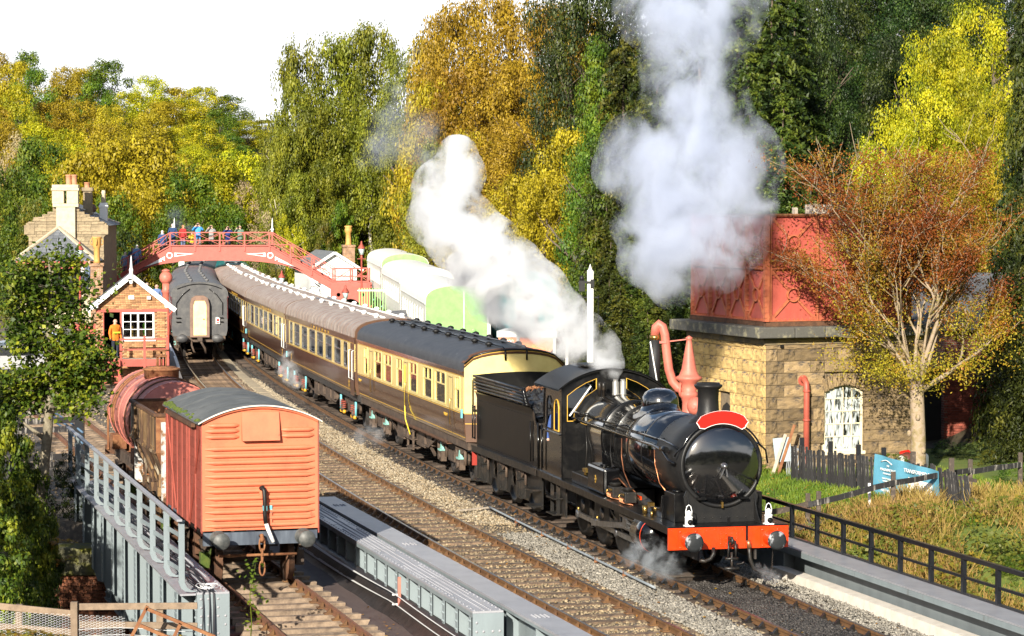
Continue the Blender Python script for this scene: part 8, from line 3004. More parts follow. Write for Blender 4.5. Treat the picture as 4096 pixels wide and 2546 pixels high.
def plant(u, vtop, Y, wpx, kind, where, group, vbase=None, trunk=None, minh=1.0):
 """a plant whose crown tops out at photo row vtop and is wpx photo pixels wide, standing on the ground at distance Y"""
 p = at(u, vtop, Y)
 g = ground_z(p.x, Y) if vbase is None else min(at(u, vbase, Y).z, 30)
 h = max(minh, p.z - g)
 wide = 2 * (KINDS[kind][2]['wide'] + .06) if kind in KINDS else (.42 if kind == 'spruce' else .54)
 w_m = wpx * Y / F
 nm, lb = LAB[kind]
 cat = 'tree' if 'tree' in nm else 'bush'
 return tree(nm, (lb + ' ' + where).strip(), cat, p.x, Y, g - .1, h, min(2.6, w_m / wide / h), kind, group, trunk)
# --- wooded hill at the left, behind the station
SKY = [(-300, 130), (0, 180), (120, 215), (165, 262), (250, 265), (330, 258), (420, 250), (500, 285), (560, 312), (700, 335), (790, 345), (850, 352), (900, 380), (960, 405), (1010, 430), (1060, 480), (1090, 500), (1200, 520)]
def skyv(u):
 for (a, b), (c, d) in zip(SKY, SKY[1:]):
  if a <= u <= c:
   return b + (d - b) * (u - a) / (c - a)
 return 500
rows = ((285, 0, 120), (268, 70, 125), (252, 150, 130), (236, 235, 140), (222, 320, 150), (208, 400, 150))
for ri, (Y, dv, st) in enumerate(rows):
 u = -120 + ri * 37
 while u < (1120 if ri < 4 else 1060):
  uu = u + rt.uniform(-25, 25)
  v = skyv(uu) + dv + rt.uniform(-22, 22) + (0 if ri else 4)
  q = noise.noise(Vector((uu * .006, Y * .02, 3)))
  kind = 'yg' if q > -.02 else ('gold' if q > -.22 else 'green')
  if ri == 0 and 160 < uu < 420:
   kind = 'gold' if rt.random() < .5 else 'yg'
  if uu > 760 and ri in (1, 2) and rt.random() < .55:
   kind = 'green'
  plant(uu, v, Y + rt.uniform(-5, 5), rt.uniform(190, 270), kind, ('on the skyline of the wooded hill behind the station', 'high on the wooded hill behind the station', 'high on the wooded hill behind the station', 'half way down the wooded hill behind the station', 'half way down the wooded hill behind the station', 'low on the wooded hill behind the station')[ri], 'trees on the hill behind the station')
  u += st * rt.uniform(.8, 1.15)
# big golden oaks behind the stepped gable and the bridge
for u, v, Y, w_, k in ((480, 545, 192, 420, 'gold'), (620, 560, 195, 380, 'gold'), (330, 610, 190, 300, 'gold'), (760, 700, 190, 330, 'green'), (560, 720, 184, 300, 'gold'), (690, 800, 182, 260, 'green'), (430, 780, 180, 260, 'green'), (860, 640, 200, 300, 'yg'), (960, 600, 205, 300, 'yg'), (1010, 720, 196, 240, 'pale'), (900, 820, 188, 220, 'green'), (1040, 840, 185, 200, 'pale'), (1000, 930, 180, 170, 'bushgreen'), (820, 900, 183, 200, 'bushdark'), (150, 560, 196, 320, 'green'), (60, 640, 188, 300, 'green'), (20, 560, 200, 220, 'pale'), (60, 520, 212, 240, 'pale'), (190, 690, 182, 300, 'green'), (-30, 760, 178, 260, 'green'), (120, 800, 174, 240, 'bushgold'), (520, 900, 176, 200, 'bushdark'), (1090, 1000, 178, 120, 'bushgold'), (1130, 1090, 172, 110, 'bushgold'), (1060, 1120, 174, 90, 'pale')):
 plant(u, v, Y, w_ * 1.2, k, 'between the station roofs and the footbridge' if u > 250 else 'left of the station chimneys', 'trees around the station', minh=1.2)
# --- right bank: birches, orange trees, brambles
for u, v, Y, w_, k in ((1150, 310, 192, 220, 'olive'), (1215, 170, 196, 270, 'olive'), (1310, 150, 198, 290, 'olive'), (1420, 120, 200, 290, 'olive'), (1520, 105, 198, 270, 'olive'), (1590, 200, 194, 250, 'olive'), (1130, 520, 190, 200, 'olive'), (1240, 430, 192, 240, 'olive'), (1370, 400, 194, 280, 'olive'), (1490, 420, 192, 240, 'olive'), (1170, 690, 188, 170, 'olive'), (1280, 640, 189, 200, 'olive'), (1610, 480, 190, 240, 'olive'), (1130, 850, 186, 120, 'bushyellow'), (1200, 900, 185, 120, 'bushyellow'), (1290, 880, 186, 110, 'bushgold'), (1370, 800, 188, 150, 'bushgreen')):
 plant(u, v, Y, w_ * 1.35, k, 'on the bank beyond the right end of the footbridge', 'birches beyond the footbridge', trunk=TRK_W)
for u, v, Y, w_, k in ((1680, 150, 178, 250, 'gold'), (1760, 70, 174, 280, 'orange'), (1860, 20, 172, 300, 'orange'), (1980, -10, 170, 320, 'orange'), (2090, -5, 168, 320, 'orange'), (2200, 10, 166, 300, 'orange'), (2300, 60, 160, 260, 'orange'), (2370, 150, 152, 220, 'orange'), (1720, 330, 170, 270, 'gold'), (1830, 280, 166, 300, 'orange'), (1950, 250, 164, 320, 'orange'), (2080, 240, 160, 330, 'orange'), (2210, 260, 156, 300, 'orange'), (2310, 330, 148, 260, 'gold'), (1760, 560, 160, 260, 'olive'), (1880, 520, 156, 300, 'gold'), (2010, 500, 152, 320, 'orange'), (2140, 500, 148, 310, 'orange'), (2260, 520, 142, 260, 'gold'), (2060, 700, 144, 260, 'gold'), (2180, 690, 140, 240, 'gold')):
 plant(u, v, Y, w_ * 1.35, k, 'on the steep bank above the white coaches', 'autumn trees on the bank above the coaches')
for u, vb, hpx, w_, k in ((1490, 900, 150, 150, 'rust'), (1560, 880, 170, 170, 'rust'), (1630, 880, 180, 150, 'pale'), (1700, 890, 150, 160, 'pale'), (1440, 900, 110, 110, 'bushgold'), (1600, 905, 60, 110, 'bushgreen'), (1770, 900, 150, 150, 'bushgold'), (1850, 930, 180, 160, 'pale'), (1800, 960, 120, 140, 'bushgold'), (1520, 915, 50, 100, 'bushgreen')):
 q = hit(u, vb)
 plant(u, vb - hpx, q.y, w_, k, 'on the bank above the dry stone wall', 'shrubs above the dry stone wall')
for i in range(46):
 u = rt.uniform(1880, 2420)
 v = rt.uniform(760, 1420)
 p = hit(u, v + 60)
 plant(u, v, p.y, rt.uniform(90, 170), rt.choice(('bushgold', 'bushgold', 'bushyellow', 'bushgold', 'pale')), 'on the sunny bank between the coaches and the spruces', 'brambles on the sunny bank', minh=.8)
# --- spruces and ivy behind the water tower
for u, v, Y, w_, k in ((2500, -160, 122, 330, 'spruce_d'), (2640, -300, 118, 380, 'spruce_d'), (2790, -420, 114, 420, 'spruce_d'), (2950, -380, 112, 430, 'spruce_d'), (3090, -300, 110, 420, 'spruce_d'), (3180, -100, 118, 360, 'spruce_d'), (3000, 120, 104, 360, 'spruce_d'), (3130, 330, 102, 330, 'spruce_d'), (2440, 860, 100, 230, 'spruce_d'), (2530, 930, 95, 280, 'spruce_d'), (2620, 1010, 92, 240, 'spruce_d'), (2480, 1080, 90, 220, 'spruce_d'), (2700, 950, 97, 240, 'spruce_d'), (2590, 1120, 88, 180, 'spruce_d'), (2560, 600, 108, 280, 'spruce_d')):
 plant(u, v, Y, w_ * 1.6, k, 'rising behind the steam and the water tower' if v < 800 else 'low beside the white signal post', 'spruces behind the water tower')
for u, v, Y, w_, k in ((2400, 170, 132, 230, 'ivy'), (2360, 420, 128, 200, 'ivy'), (2430, 560, 122, 200, 'ivy')):
 plant(u, v, Y, w_ * 1.5, k, 'left of the steam column against the spruces', 'ivy clad trees left of the steam')
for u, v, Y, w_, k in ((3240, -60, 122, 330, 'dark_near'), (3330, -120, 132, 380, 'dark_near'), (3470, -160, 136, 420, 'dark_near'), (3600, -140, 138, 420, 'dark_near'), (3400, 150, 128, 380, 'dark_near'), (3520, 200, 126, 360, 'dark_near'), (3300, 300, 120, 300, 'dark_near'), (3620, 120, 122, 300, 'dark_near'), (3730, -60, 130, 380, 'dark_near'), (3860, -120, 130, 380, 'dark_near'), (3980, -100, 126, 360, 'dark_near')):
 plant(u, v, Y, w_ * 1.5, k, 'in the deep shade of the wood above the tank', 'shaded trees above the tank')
for u, v, Y, w_, k in ((3700, 150, 104, 330, 'yg_near'), (3830, 120, 102, 330, 'yg_near'), (3900, 20, 108, 340, 'yg_near'), (3740, 360, 100, 330, 'yg_near'), (3880, 350, 98, 300, 'yg_near'), (3620, 420, 104, 200, 'yg_near'), (3520, 560, 98, 220, 'yg_near'), (3640, 590, 94, 230, 'yg_near'), (3780, 600, 93, 300, 'gold_near'), (3890, 640, 92, 240, 'gold_near'), (3400, 660, 96, 190, 'spruce_d'), (3330, 720, 94, 200, 'spruce_d'), (3240, 640, 98, 220, 'spruce_d')):
 plant(u, v, Y, w_ * (2.1 if k in ('yg', 'green', 'gold_near') else 1.5), k, 'behind the rowan, between the tank and the right edge spruce', 'sunlit trees behind the rowan')
for u, v, Y, w_, k, vb in ((4120, -500, 78, 340, 'spruce_d', 1640), (4150, 400, 73, 330, 'spruce_d', 1760), (4100, 60, 86, 320, 'spruce_d', 1560)):
 plant(u, v, Y, w_ * 1.3, k, 'at the right edge beside the rowan', 'spruces at the right edge', vbase=vb)
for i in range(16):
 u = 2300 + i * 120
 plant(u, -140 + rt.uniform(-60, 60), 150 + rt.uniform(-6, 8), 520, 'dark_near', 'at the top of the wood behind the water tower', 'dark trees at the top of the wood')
# --- the rowan in front of the water tower: many thin upright limbs, small red and yellow leaves
p = at(3668, 1890, 69.8)
gz = ground_z(p.x, p.y)
RW = thing('rowan_tree', 'rowan with red and yellow autumn leaves and pale trunk before the water tower', 'tree', (p.x, p.y, gz - .1))
rg = random.Random(8)
tm = MB()
tips = []
HB = at(3640, 1560, 69.8).z - gz
tm.tube([(0, 0, -.2), (.02, 0, .1), (.03, 0, HB * .5), (-.02, 0, HB), (.0, 0, HB + .25)], [.32, .23, .20, .19, .17], 14)
for k in range(4):
 z = .4 + k * .45
 a = rg.uniform(2.5, 5.5)
 tm.ball((.22 * math.cos(a), .22 * math.sin(a), z), (.07, .07, .09), 8)
HT = at(3600, 640, 69.8).z - gz
def limb(p0, d, L_, r, lev):
 pts = [p0]
 n = 4
 for i in range(n):
  d = (d + Vector((rg.gauss(0, .16), rg.gauss(0, .16), rg.gauss(.06, .10)))).normalized()
  pts.append(pts[-1] + d * L_ / n)
 tm.tube(pts, [r * (1 - .8 * i / n) + .004 for i in range(n + 1)], 7 if lev < 2 else 4)
 if lev >= 1:
  tips.extend([(q, lev) for q in pts[1:]])
 if lev < 3:
  for i in range(3 if lev == 0 else 4):
   f = rg.uniform(.3, 1)
   j = min(n - 1, int(f * n))
   q = pts[j].lerp(pts[j + 1], f * n - j) if j + 1 <= n else pts[n]
   a = rg.uniform(0, 6.28)
   e = (d + Vector((math.cos(a), math.sin(a), .15)) * rg.uniform(.5, .95)).normalized()
   limb(q, e, L_ * rg.uniform(.45, .7), r * .5, lev + 1)
for k in range(13):
 a = k * 2.4
 up = rg.uniform(.5, 3.2)
 limb(Vector((0, 0, HB + .1 * (k % 3))), Vector((math.cos(a), math.sin(a) * .8, up)).normalized(), rg.uniform(2.5, 3.9) * (.72 + .17 * up), rg.uniform(.04, .085), 0)
tm.build('trunk', bark_pl, RW, fix=False)
P = []
rgn = np.random.default_rng(4)
for q, lev in tips:
 if q.z < HT + .3:
  n = 26 if lev > 1 else 9
  P.append(np.array(q)[None] + rgn.normal(0, .17, (n, 3)) * np.array([1, 1, .8]))
P = np.concatenate(P)
ex = []
for k in range(150):
 a, r_ = rg.uniform(0, 6.28), rg.uniform(.5, 2.6)
 ex.append(np.array((r_ * math.cos(a), r_ * math.sin(a) * .8, HB + .1 + .5 * rg.random() + r_ * .25))[None] + rgn.normal(0, .2, (34, 3)))
P = np.concatenate([P] + ex)
low = P[:, 2] + rgn.normal(0, .55, len(P)) < HB + 1.9
for q, m_ in ((~low, lf_rowan), (low, lf_rowan2)):
 V = leaf_quads(P[q], rgn.normal(0, 1, P[q].shape) * .5 + np.array([0, -.2, .6]), .080, rgn, .42, .5)
 inst(mesh_quads('crown', V, m_), 'crown', RW)
# --- leafy alder in front of the signal box
p = at(175, 1990, 60)
AL = thing('alder_tree', 'leafy alder with lichened trunk in front of the signal box and station', 'tree', (p.x, 60, -1.2))
rg = random.Random(14)
tm = MB()
tips = []
def q_(u, v, dy=0):
 w_ = at(u, v, 60 + dy)
 return Vector((w_.x - p.x, w_.y - 60, w_.z + 1.2))
main = [q_(150, 2080), q_(172, 1950), q_(178, 1850), q_(190, 1740), q_(195, 1640), q_(200, 1560), q_(196, 1480), q_(200, 1380), q_(190, 1270), q_(205, 1150), q_(195, 1040)]
tm.tube(main, [.16, .13, .12, .115, .115, .10, .095, .08, .06, .04, .015], 10)
tm.tube([q_(183, 1760), q_(150, 1735), q_(110, 1705), q_(92, 1690)], [.06, .05, .035, .02], 7)
tm.ball(q_(200, 1648), (.13, .13, .1), 8)
for k in range(34):
 i = rg.uniform(3.4, 9.6)
 j = int(i)
 s0 = main[j].lerp(main[j + 1], i - j)
 side = 1 if k % 2 else -1
 L_ = rg.uniform(.8, 1.75) * (1.1 - .04 * i)
 d = Vector((side * rg.uniform(.6, 1), rg.uniform(-.7, .7), rg.uniform(-.1, .45))).normalized()
 s1, s2 = s0 + d * L_ * .5 + Vector((0, 0, .05)), s0 + d * L_
 tm.tube([s0, s1, s2], [.04, .025, .008], 5)
 for f in np.linspace(.25, 1.05, 9):
  c = s0.lerp(s1, f * 2) if f < .5 else s1.lerp(s2, f * 2 - 1)
  tips.append(c)
  for m_ in range(2):
   e = c + Vector((rg.gauss(0, .22), rg.gauss(0, .22), rg.gauss(.02, .14)))
   tm.tube([c, e], [.008, .003], 4)
   tips.append(e)
tm.build('trunk', bark_gr, AL, fix=False)
P = np.concatenate([np.array(c)[None] + rgn.normal(0, .15, (17, 3)) for c in tips])
V = leaf_quads(P, rgn.normal(0, 1, P.shape) * .4 + np.array([-.2, -.3, .7]), .115, rgn, .75, .5)
inst(mesh_quads('crown', V, lf_alder), 'crown', AL)
# alder bushes down the left bank
for u, v, Y, w_ in ((0, 1630, 58, 260), (-60, 1760, 55, 300), (60, 1900, 57, 240), (-20, 1930, 53, 300), (110, 1990, 56, 220), (10, 2080, 51, 300), (140, 2120, 57, 170), (-60, 2200, 49, 320), (70, 2230, 52, 250), (180, 2080, 59, 150), (-10, 2320, 48, 280), (110, 2330, 54, 180), (0, 1480, 62, 200), (-40, 1380, 63, 180), (110, 1760, 61, 170), (150, 1880, 60, 170), (160, 2020, 58, 180), (170, 2200, 56, 170), (120, 2420, 52, 220)):
 pt_ = at(u, v, Y)
 wm_ = w_ * Y / F
 tree('alder_bush', 'glossy green alder bush on the steep bank left of the girder', 'bush', pt_.x, Y, pt_.z - 1.8, 1.8, wm_ / 1.36 / 1.8, 'alder', 'alder bushes left of the girder')
for x, y, h_ in ((-13.5, 46, 8.5), (-16.5, 50, 10), (-15, 56, 9), (-19, 55, 11), (-18, 63, 10), (-13.8, 39, 8), (-22, 68, 11)):
 tree('alder_tree', 'tall alder on the bank beyond the left edge', 'tree', x, y, -3.0, h_, .75, 'dark_near', 'alders beyond the left edge')
for k, (u, v) in enumerate(((300, 1930), (330, 2050), (270, 1800))):
 pt_ = at(u, v, 66)
 tree('shrub', 'dark shrub in the shade under the left girder', 'bush', pt_.x, 66, pt_.z - 1.8, 1.8, .6, 'bushdark', 'dark shrubs under the left girder')
# --- grass, straw and brambles right of the line
def blades(name, m, n, area, hmin, hmax, wd, lean_=.4, cl=0):
 P = []
 rg_ = random.Random(len(name) * 7 + n)
 vs = np.zeros((n * 4, 3))
 k = 0
 tries = 0
 while k < n and tries < n * 20:
  tries += 1
  x, y = area(rg_)
  if cl and noise.noise(Vector((x * cl, y * cl, 5))) < rg_.uniform(-.35, .25):
   continue
  z = ground_z(x, y)
  h = rg_.uniform(hmin, hmax)
  a = rg_.uniform(0, 6.28)
  dx, dy = math.cos(a), math.sin(a)
  lx_, ly_ = rg_.gauss(0, lean_) * h, rg_.gauss(0, lean_) * h
  b = k * 4
  vs[b] = (x - dx * wd, y - dy * wd, z - .02)
  vs[b + 1] = (x + dx * wd, y + dy * wd, z - .02)
  vs[b + 2] = (x + lx_ + dx * wd * .35, y + ly_ + dy * wd * .35, z + h)
  vs[b + 3] = (x + lx_ - dx * wd * .35, y + ly_ - dy * wd * .35, z + h)
  k += 1
 o = bpy.data.objects.new(name, mesh_quads(name, vs[:k * 4], m))
 COL.objects.link(o)
 return tag(o, kind='stuff')
def bank(x0, x1, y0, y1):
 def f(rg_):
  y = rg_.uniform(y0, y1)
  return lx(y) + rg_.uniform(x0, x1), y
 return f
blades('grass', lf_grass, 36000, bank(3.6, 12.5, 60, 72), .05, .16, .012)
blades('bank_grass', lf_grass, 6000, bank(3.6, 12, 72, 82), .06, .2, .02)
blades('dry_grass', lf_straw, 15000, bank(3.6, 12, 53.5, 62.8), .18, .55, .011, .55, .5)
blades('rough_grass', lf_straw, 2200, bank(8.0, 12, 61.8, 64.2), .2, .6, .012, .5, .6)
blades('hillside_grass', lf_grass, 9000, lambda rg_: (lx(160) + rg_.uniform(8, 24), rg_.uniform(150, 168)), .1, .35, .05)
P = []
rg_ = random.Random(77)
for k in range(24000):
 y = rg_.uniform(49.5, 61.5)
 x = lx(y) + rg_.uniform(3.5, 11.5)
 c = noise.noise(Vector((x * .6, y * .6, 9)))
 if c < rg_.uniform(-.55, .30) and y > 54:
  continue
 P.append((x, y, ground_z(x, y) + .02 + rg_.random() * .38 * (1 + c)))
V = leaf_quads(np.array(P), np.tile(np.array([-.1, -.4, .8]), (len(P), 1)), .105, rgn, .75, .45)
o = bpy.data.objects.new('brambles', mesh_quads('brambles', V, lf_bram))
COL.objects.link(o)
tag(o, kind='stuff')
P = []
for k in range(1300):
 y = rg_.uniform(60, 73)
 x = lx(y) + rg_.uniform(3.8, 12)
 P.append((x, y, ground_z(x, y) + .07))
for k in range(260):
 y = rg_.uniform(45, 66)
 x = rg_.uniform(mx(y) - 1.5, lx(y) + 1.8)
 P.append((x, y, -.10))
for k in range(120):
 y = rg_.uniform(44, 52)
 P.append((vx(y) + rg_.uniform(.9, 1.95), y, -.32))
V = leaf_quads(np.array(P), np.tile(np.array([0, 0, 1.0]), (len(P), 1)), .075, rgn, .7, .25)
o = bpy.data.objects.new('fallen_leaves', mesh_quads('fallen_leaves', V, lf_fall))
COL.objects.link(o)
tag(o, kind='stuff')
for u, v, Y, w_, k, wh in ((3560, 1800, 70.9, 260, 'bushgreen', 'of broad leaves under the tower window'), (3470, 1850, 70.4, 150, 'bushgreen', 'by the paling fence below the tower window'), (3860, 1765, 75, 260, 'bushdark', 'below the brick outbuilding'), (3780, 1745, 76, 170, 'bushdark', 'under the dark doorway'), (3960, 1800, 73, 160, 'bushgold', 'right of the brick outbuilding'), (4060, 1830, 68, 220, 'bushgreen', 'at the right end of the rail fence'), (4090, 1980, 61, 240, 'bushgreen', 'at the right edge above the railing'), (4080, 2200, 57, 260, 'bushgreen', 'behind the black railing at the right edge'), (3990, 2180, 58, 180, 'bushgold', 'behind the black railing'), (3030, 1880, 71.0, 120, 'bushgreen', 'at the foot of the tower corner')):
 plant(u, v, Y, w_, k, wh, None, minh=.55)
# slender weed by the siding rail and ferns at the fence
pw = at(1000, 2546, 47.0)
wd_ = thing('weed', 'slender green weed growing by the rusty rail', 'plant', (pw.x, 47.0, -.35))
ms = MB().tube([(0, 0, 0), (.03, 0, .5), (.0, 0, 1.0), (.09, 0, 1.45), (.12, 0, 1.65)], [.012, .01, .008, .006, .003], 5)
ms.build('stem', lf_green, wd_, fix=False)
P = np.array([(rg_.gauss(.05, .10), rg_.gauss(0, .08), .35 + i * .014) for i in range(95)])
inst(mesh_quads('foliage', leaf_quads(P, np.tile(np.array([0, -.3, .8]), (len(P), 1)), .085, rgn, .7, .5), lf_green), 'foliage', wd_)
def fern(u, v, Y, lab, s=1.0):
 q = at(u, v, Y)
 t = thing('fern', lab, 'fern', (q.x, Y, q.z - .25 * s), 0)
 for k in range(9):
  a = k * .7 + rg_.uniform(-.2, .2)
  P, N = [], []
  for i in range(16):
   f = i / 15
   r_ = .75 * s * f
   z = s * (.55 * f - .55 * f * f + .1)
   for sd in (-1, 1):
    P.append((r_ * math.cos(a) - sd * math.sin(a) * .09 * s * (1 - f), r_ * math.sin(a) + sd * math.cos(a) * .09 * s * (1 - f), z))
    N.append((0, 0, 1))
  inst(mesh_quads('frond', leaf_quads(np.array(P), np.array(N, float), .14 * s, rgn, .35, .2), lf_fern), 'frond', t)
fern(60, 2530, 40.3, 'yellowing fern in front of the wire netting at the corner', .9)
fern(170, 2545, 40.2, 'orange tinged fern by the silvered fence post', .8)
fern(690, 2546, 40.4, 'small yellow green fern below the rusty frame', .45)
for u, v, Y in ((215, 2160, 58), (245, 2230, 58)):
 fern(u, v, Y, 'fern hanging ' + ('above' if v < 2200 else 'below') + ' the mossy stone beside the brick abutment', .8)
# ---------------------------------------------------------------- people
def skin_body(segs, joints, root):
 """one continuous body grown over a skeleton; joints: name -> (pos, radius); returns mesh"""
 names = list(joints)
 me = bpy.data.meshes.new('body')
 me.from_pydata([joints[n][0] for n in names], [(names.index(a), names.index(b)) for a, b in segs], [])
 o = bpy.data.objects.new('body', me)
 COL.objects.link(o)
 o.modifiers.new('skin', 'SKIN')
 sv = me.skin_vertices[0].data
 for i, n in enumerate(names):
  r = joints[n][1]
  sv[i].radius = r if isinstance(r, tuple) else (r, r)
  sv[i].use_root = n == root
 s = o.modifiers.new('sub', 'SUBSURF')
 s.levels = 1
 s.render_levels = 1
 dg = bpy.context.evaluated_depsgraph_get()
 out = bpy.data.meshes.new_from_object(o.evaluated_get(dg))
 bpy.data.objects.remove(o)
 return out
CLOTH = {}
def cloth(c):
 if c not in CLOTH:
  CLOTH[c] = mat('clothing', c, tuple(x * .7 for x in c), 9, rough=.9)
 return CLOTH[c]
SKIN = mat('skin', (.55, .33, .24), rough=.6)
def person(label, loc, rz, top, legs, hair, pose='stand', h=1.75, group=None, hem=.78, trousers_shoe=(.03, .03, .03)):
 k = h / 1.75
 J = {'hip': ((0, 0, .95), (.16, .11)), 'waist': ((0, 0, 1.12), (.15, .11)), 'chest': ((0, .01, 1.33), (.19, .12)), 'neck': ((0, .0, 1.50), .06),
         'head0': ((0, -.02, 1.58), .085), 'head1': ((0, -.02, 1.68), .095), 'head2': ((0, -.01, 1.74), .06)}
 S = [('hip', 'waist'), ('waist', 'chest'), ('chest', 'neck'), ('neck', 'head0'), ('head0', 'head1'), ('head1', 'head2')]
 for s_, n in ((-1, 'l'), (1, 'r')):
  J['sh' + n] = ((s_ * .20, 0, 1.42), .075)
  if pose == 'camera':
   J['el' + n] = ((s_ * .33, -.16, 1.28), .06)
   J['wr' + n] = ((s_ * .10, -.27, 1.55), .045)
   J['ha' + n] = ((s_ * .05, -.24, 1.60), .045)
  elif pose == 'lean':
   J['el' + n] = ((s_ * .30, -.20, 1.22), .06)
   J['wr' + n] = ((s_ * .12, -.36, 1.18), .045)
   J['ha' + n] = ((s_ * .06, -.42, 1.18), .045)
  else:
   J['el' + n] = ((s_ * .27, .03, 1.14), .06)
   J['wr' + n] = ((s_ * .27, -.06, .90), .042)
   J['ha' + n] = ((s_ * .26, -.08, .81), .045)
  S += [('chest', 'sh' + n), ('sh' + n, 'el' + n), ('el' + n, 'wr' + n), ('wr' + n, 'ha' + n)]
  st = .10 if pose == 'walk' else 0
  J['th' + n] = ((s_ * .10, 0, .86), .10)
  J['kn' + n] = ((s_ * .11, -s_ * st - .02, .50), .072)
  J['an' + n] = ((s_ * .11, -s_ * st * 1.4 + .02, .09), .048)
  J['to' + n] = ((s_ * .12, -s_ * st * 1.4 - .15, .04), .04)
  S += [('hip', 'th' + n), ('th' + n, 'kn' + n), ('kn' + n, 'an' + n), ('an' + n, 'to' + n)]
 if pose == 'sit':
  for s_, n in ((-1, 'l'), (1, 'r')):
   J['kn' + n] = ((s_ * .13, -.42, .88), .075)
   J['an' + n] = ((s_ * .13, -.40, .48), .05)
   J['to' + n] = ((s_ * .13, -.55, .43), .04)
 J = {n: (tuple(c * k for c in p), tuple(q * k for q in r) if isinstance(r, tuple) else r * k) for n, (p, r) in J.items()}
 me = skin_body(S, J, 'hip')
 for m in (cloth(top), cloth(legs), SKIN, cloth(hair), cloth(trousers_shoe)):
  me.materials.append(m)
 for p in me.polygons:
  c = p.center / k
  p.use_smooth = True
  hand = min((Vector(J['ha' + n][0]) / k - c).length for n in 'lr')
  if c.z > 1.50:
   p.material_index = 3 if (c.z > 1.70 or c.y > .02) else 2
  elif hand < .085:
   p.material_index = 2
  elif c.z > hem or (abs(c.x) > .19 and c.z > .7 and pose != 'sit'):
   p.material_index = 0
  elif c.z < .10 and pose != 'sit':
   p.material_index = 4
  else:
   p.material_index = 1
 t = bpy.data.objects.new('person', me)
 COL.objects.link(t)
 t.location = loc
 t.rotation_euler = (0, 0, rz)
 tag(t, label, 'person', group)
 fc = MB()
 for s_ in (-.035, .035):
  fc.ball((s_ * k, -.107 * k, 1.655 * k), (.013 * k, .01 * k, .01 * k), 6, 0)
 fc.box(-.03 * k, .03 * k, -.115 * k, -.10 * k, 1.585 * k, 1.595 * k, 0)
 fc.ball((0, -.115 * k, 1.625 * k), (.014 * k, .025 * k, .022 * k), 6, 1)
 for s_ in (-1, 1):
  fc.ball((s_ * .093 * k, -.02 * k, 1.64 * k), (.015 * k, .025 * k, .035 * k), 6, 1)
 fc.build('face', [cloth((.04, .025, .02)), SKIN], t, fix=False)
 if pose == 'camera':
  MB().box(-.07, .07, -.30, -.20, 1.60 * k, 1.69 * k).cyl((0, -.30, 1.645 * k), (0, -.40, 1.645 * k), .04, None, 10).build('camera', black_dull, t)
 return t
BP = 'people on the footbridge'
ppl = [
 (694, -.25, 'man in a dark blue coat with white hair at the top of the left stairs', (.02, .05, .13), (.10, .16, .30), (.6, .6, .58), 'stand', 1.78, 180),
 (734, -.2, 'person in a red jacket with a grey shoulder bag', (.40, .03, .03), (.12, .16, .28), (.35, .16, .08), 'stand', 1.70, 150),
 (772, -.5, 'child in a yellow coat behind the lattice of the footbridge', (.75, .48, .03), (.05, .06, .1), (.75, .48, .03), 'lean', 1.25, 20),
 (796, -.45, 'tall man in a bright blue jacket holding a camera to his face', (.06, .30, .70), (.22, .22, .22), (.16, .12, .09), 'camera', 1.84, 0),
 (849, -.45, 'person in black and white patterned top with camera on the footbridge', (.28, .28, .28), (.02, .02, .02), (.05, .035, .03), 'camera', 1.70, -8),
 (915, -.45, 'person in a navy jacket at the handrail with raised arms', (.02, .035, .16), (.015, .02, .05), (.05, .03, .03), 'camera', 1.62, 10),
 (963, -.4, 'person in a grey green coat raising a hand beside the right of the deck', (.13, .20, .16), (.03, .03, .03), (.4, .36, .3), 'camera', 1.66, -20),
 (649, .1, 'person in a padded navy coat with white hat on the upper left stairs', (.03, .06, .16), (.04, .04, .05), (.75, .73, .7), 'walk', 1.72, 170),
 (548, .0, 'person in a light blue coat with white hair on the lower left stairs', (.14, .25, .45), (.06, .12, .26), (.7, .7, .68), 'walk', 1.72, 165),
 (524, .5, 'dark jacketed person in front of the white finial on the left stairs', (.03, .05, .08), (.03, .04, .07), (.12, .07, .05), 'walk', 1.75, 170),
 (503, -.2, 'person in a blue grey quilted jacket near the foot of the stairs', (.16, .22, .32), (.05, .07, .12), (.55, .45, .35), 'walk', 1.68, 170),
 (437, .1, 'person with black cap and blue top at the foot of the stairs', (.12, .22, .42), (.04, .05, .08), (.02, .02, .025), 'walk', 1.72, 100),
]
for u, dy, lab, tp, lg, hr, ps, h, az in ppl:
 x = fxu(u)
 person(lab, (x, FY + dy, deckz(x) + .01), R(az), tp, lg, hr, ps, h, BP)
for u, v, Y, lab, tp, lg, hr, ps, h, az in ((334, 1040, 148, 'person in a white top by the station porch post', (.6, .58, .55), (.05, .06, .1), (.1, .07, .05), 'lean', 1.70, 30), (356, 1040, 147, 'man in a navy cap and grey jacket by the buff chimney', (.14, .18, .26), (.04, .05, .08), (.02, .03, .10), 'stand', 1.75, 60), (588, 1132, 142, 'person in a blue cap under the footbridge', (.10, .12, .2), (.03, .03, .05), (.02, .06, .22), 'stand', 1.70, 20), (627, 1140, 141, 'bald man in a blue shirt on the platform by the red water column', (.10, .16, .32), (.03, .03, .05), (.5, .32, .24), 'stand', 1.70, -5)):
 q = at(u, v, Y)
 person(lab, (q.x, Y, q.z - h * .985), R(az), tp, lg, hr, ps, h)
q = SBX.matrix_world if False else None
sp = Matrix.Translation(SBX.location) @ Matrix.Rotation(R(9), 4, 'Z') @ Vector((-.72, -.35, 1.20))
sgm = person('signalman in an orange vest and dark trousers standing in the signal box doorway', sp, R(40), (.80, .20, .02), (.02, .025, .04), (.35, .2, .12), 'stand', 1.75)
MB().box(-.17, .17, -.145, -.13, 1.12, 1.18).box(-.17, .17, .12, .135, 1.12, 1.18).build('hi_vis_band', mat('lime_band', (.5, .8, .05), rough=.6), sgm)
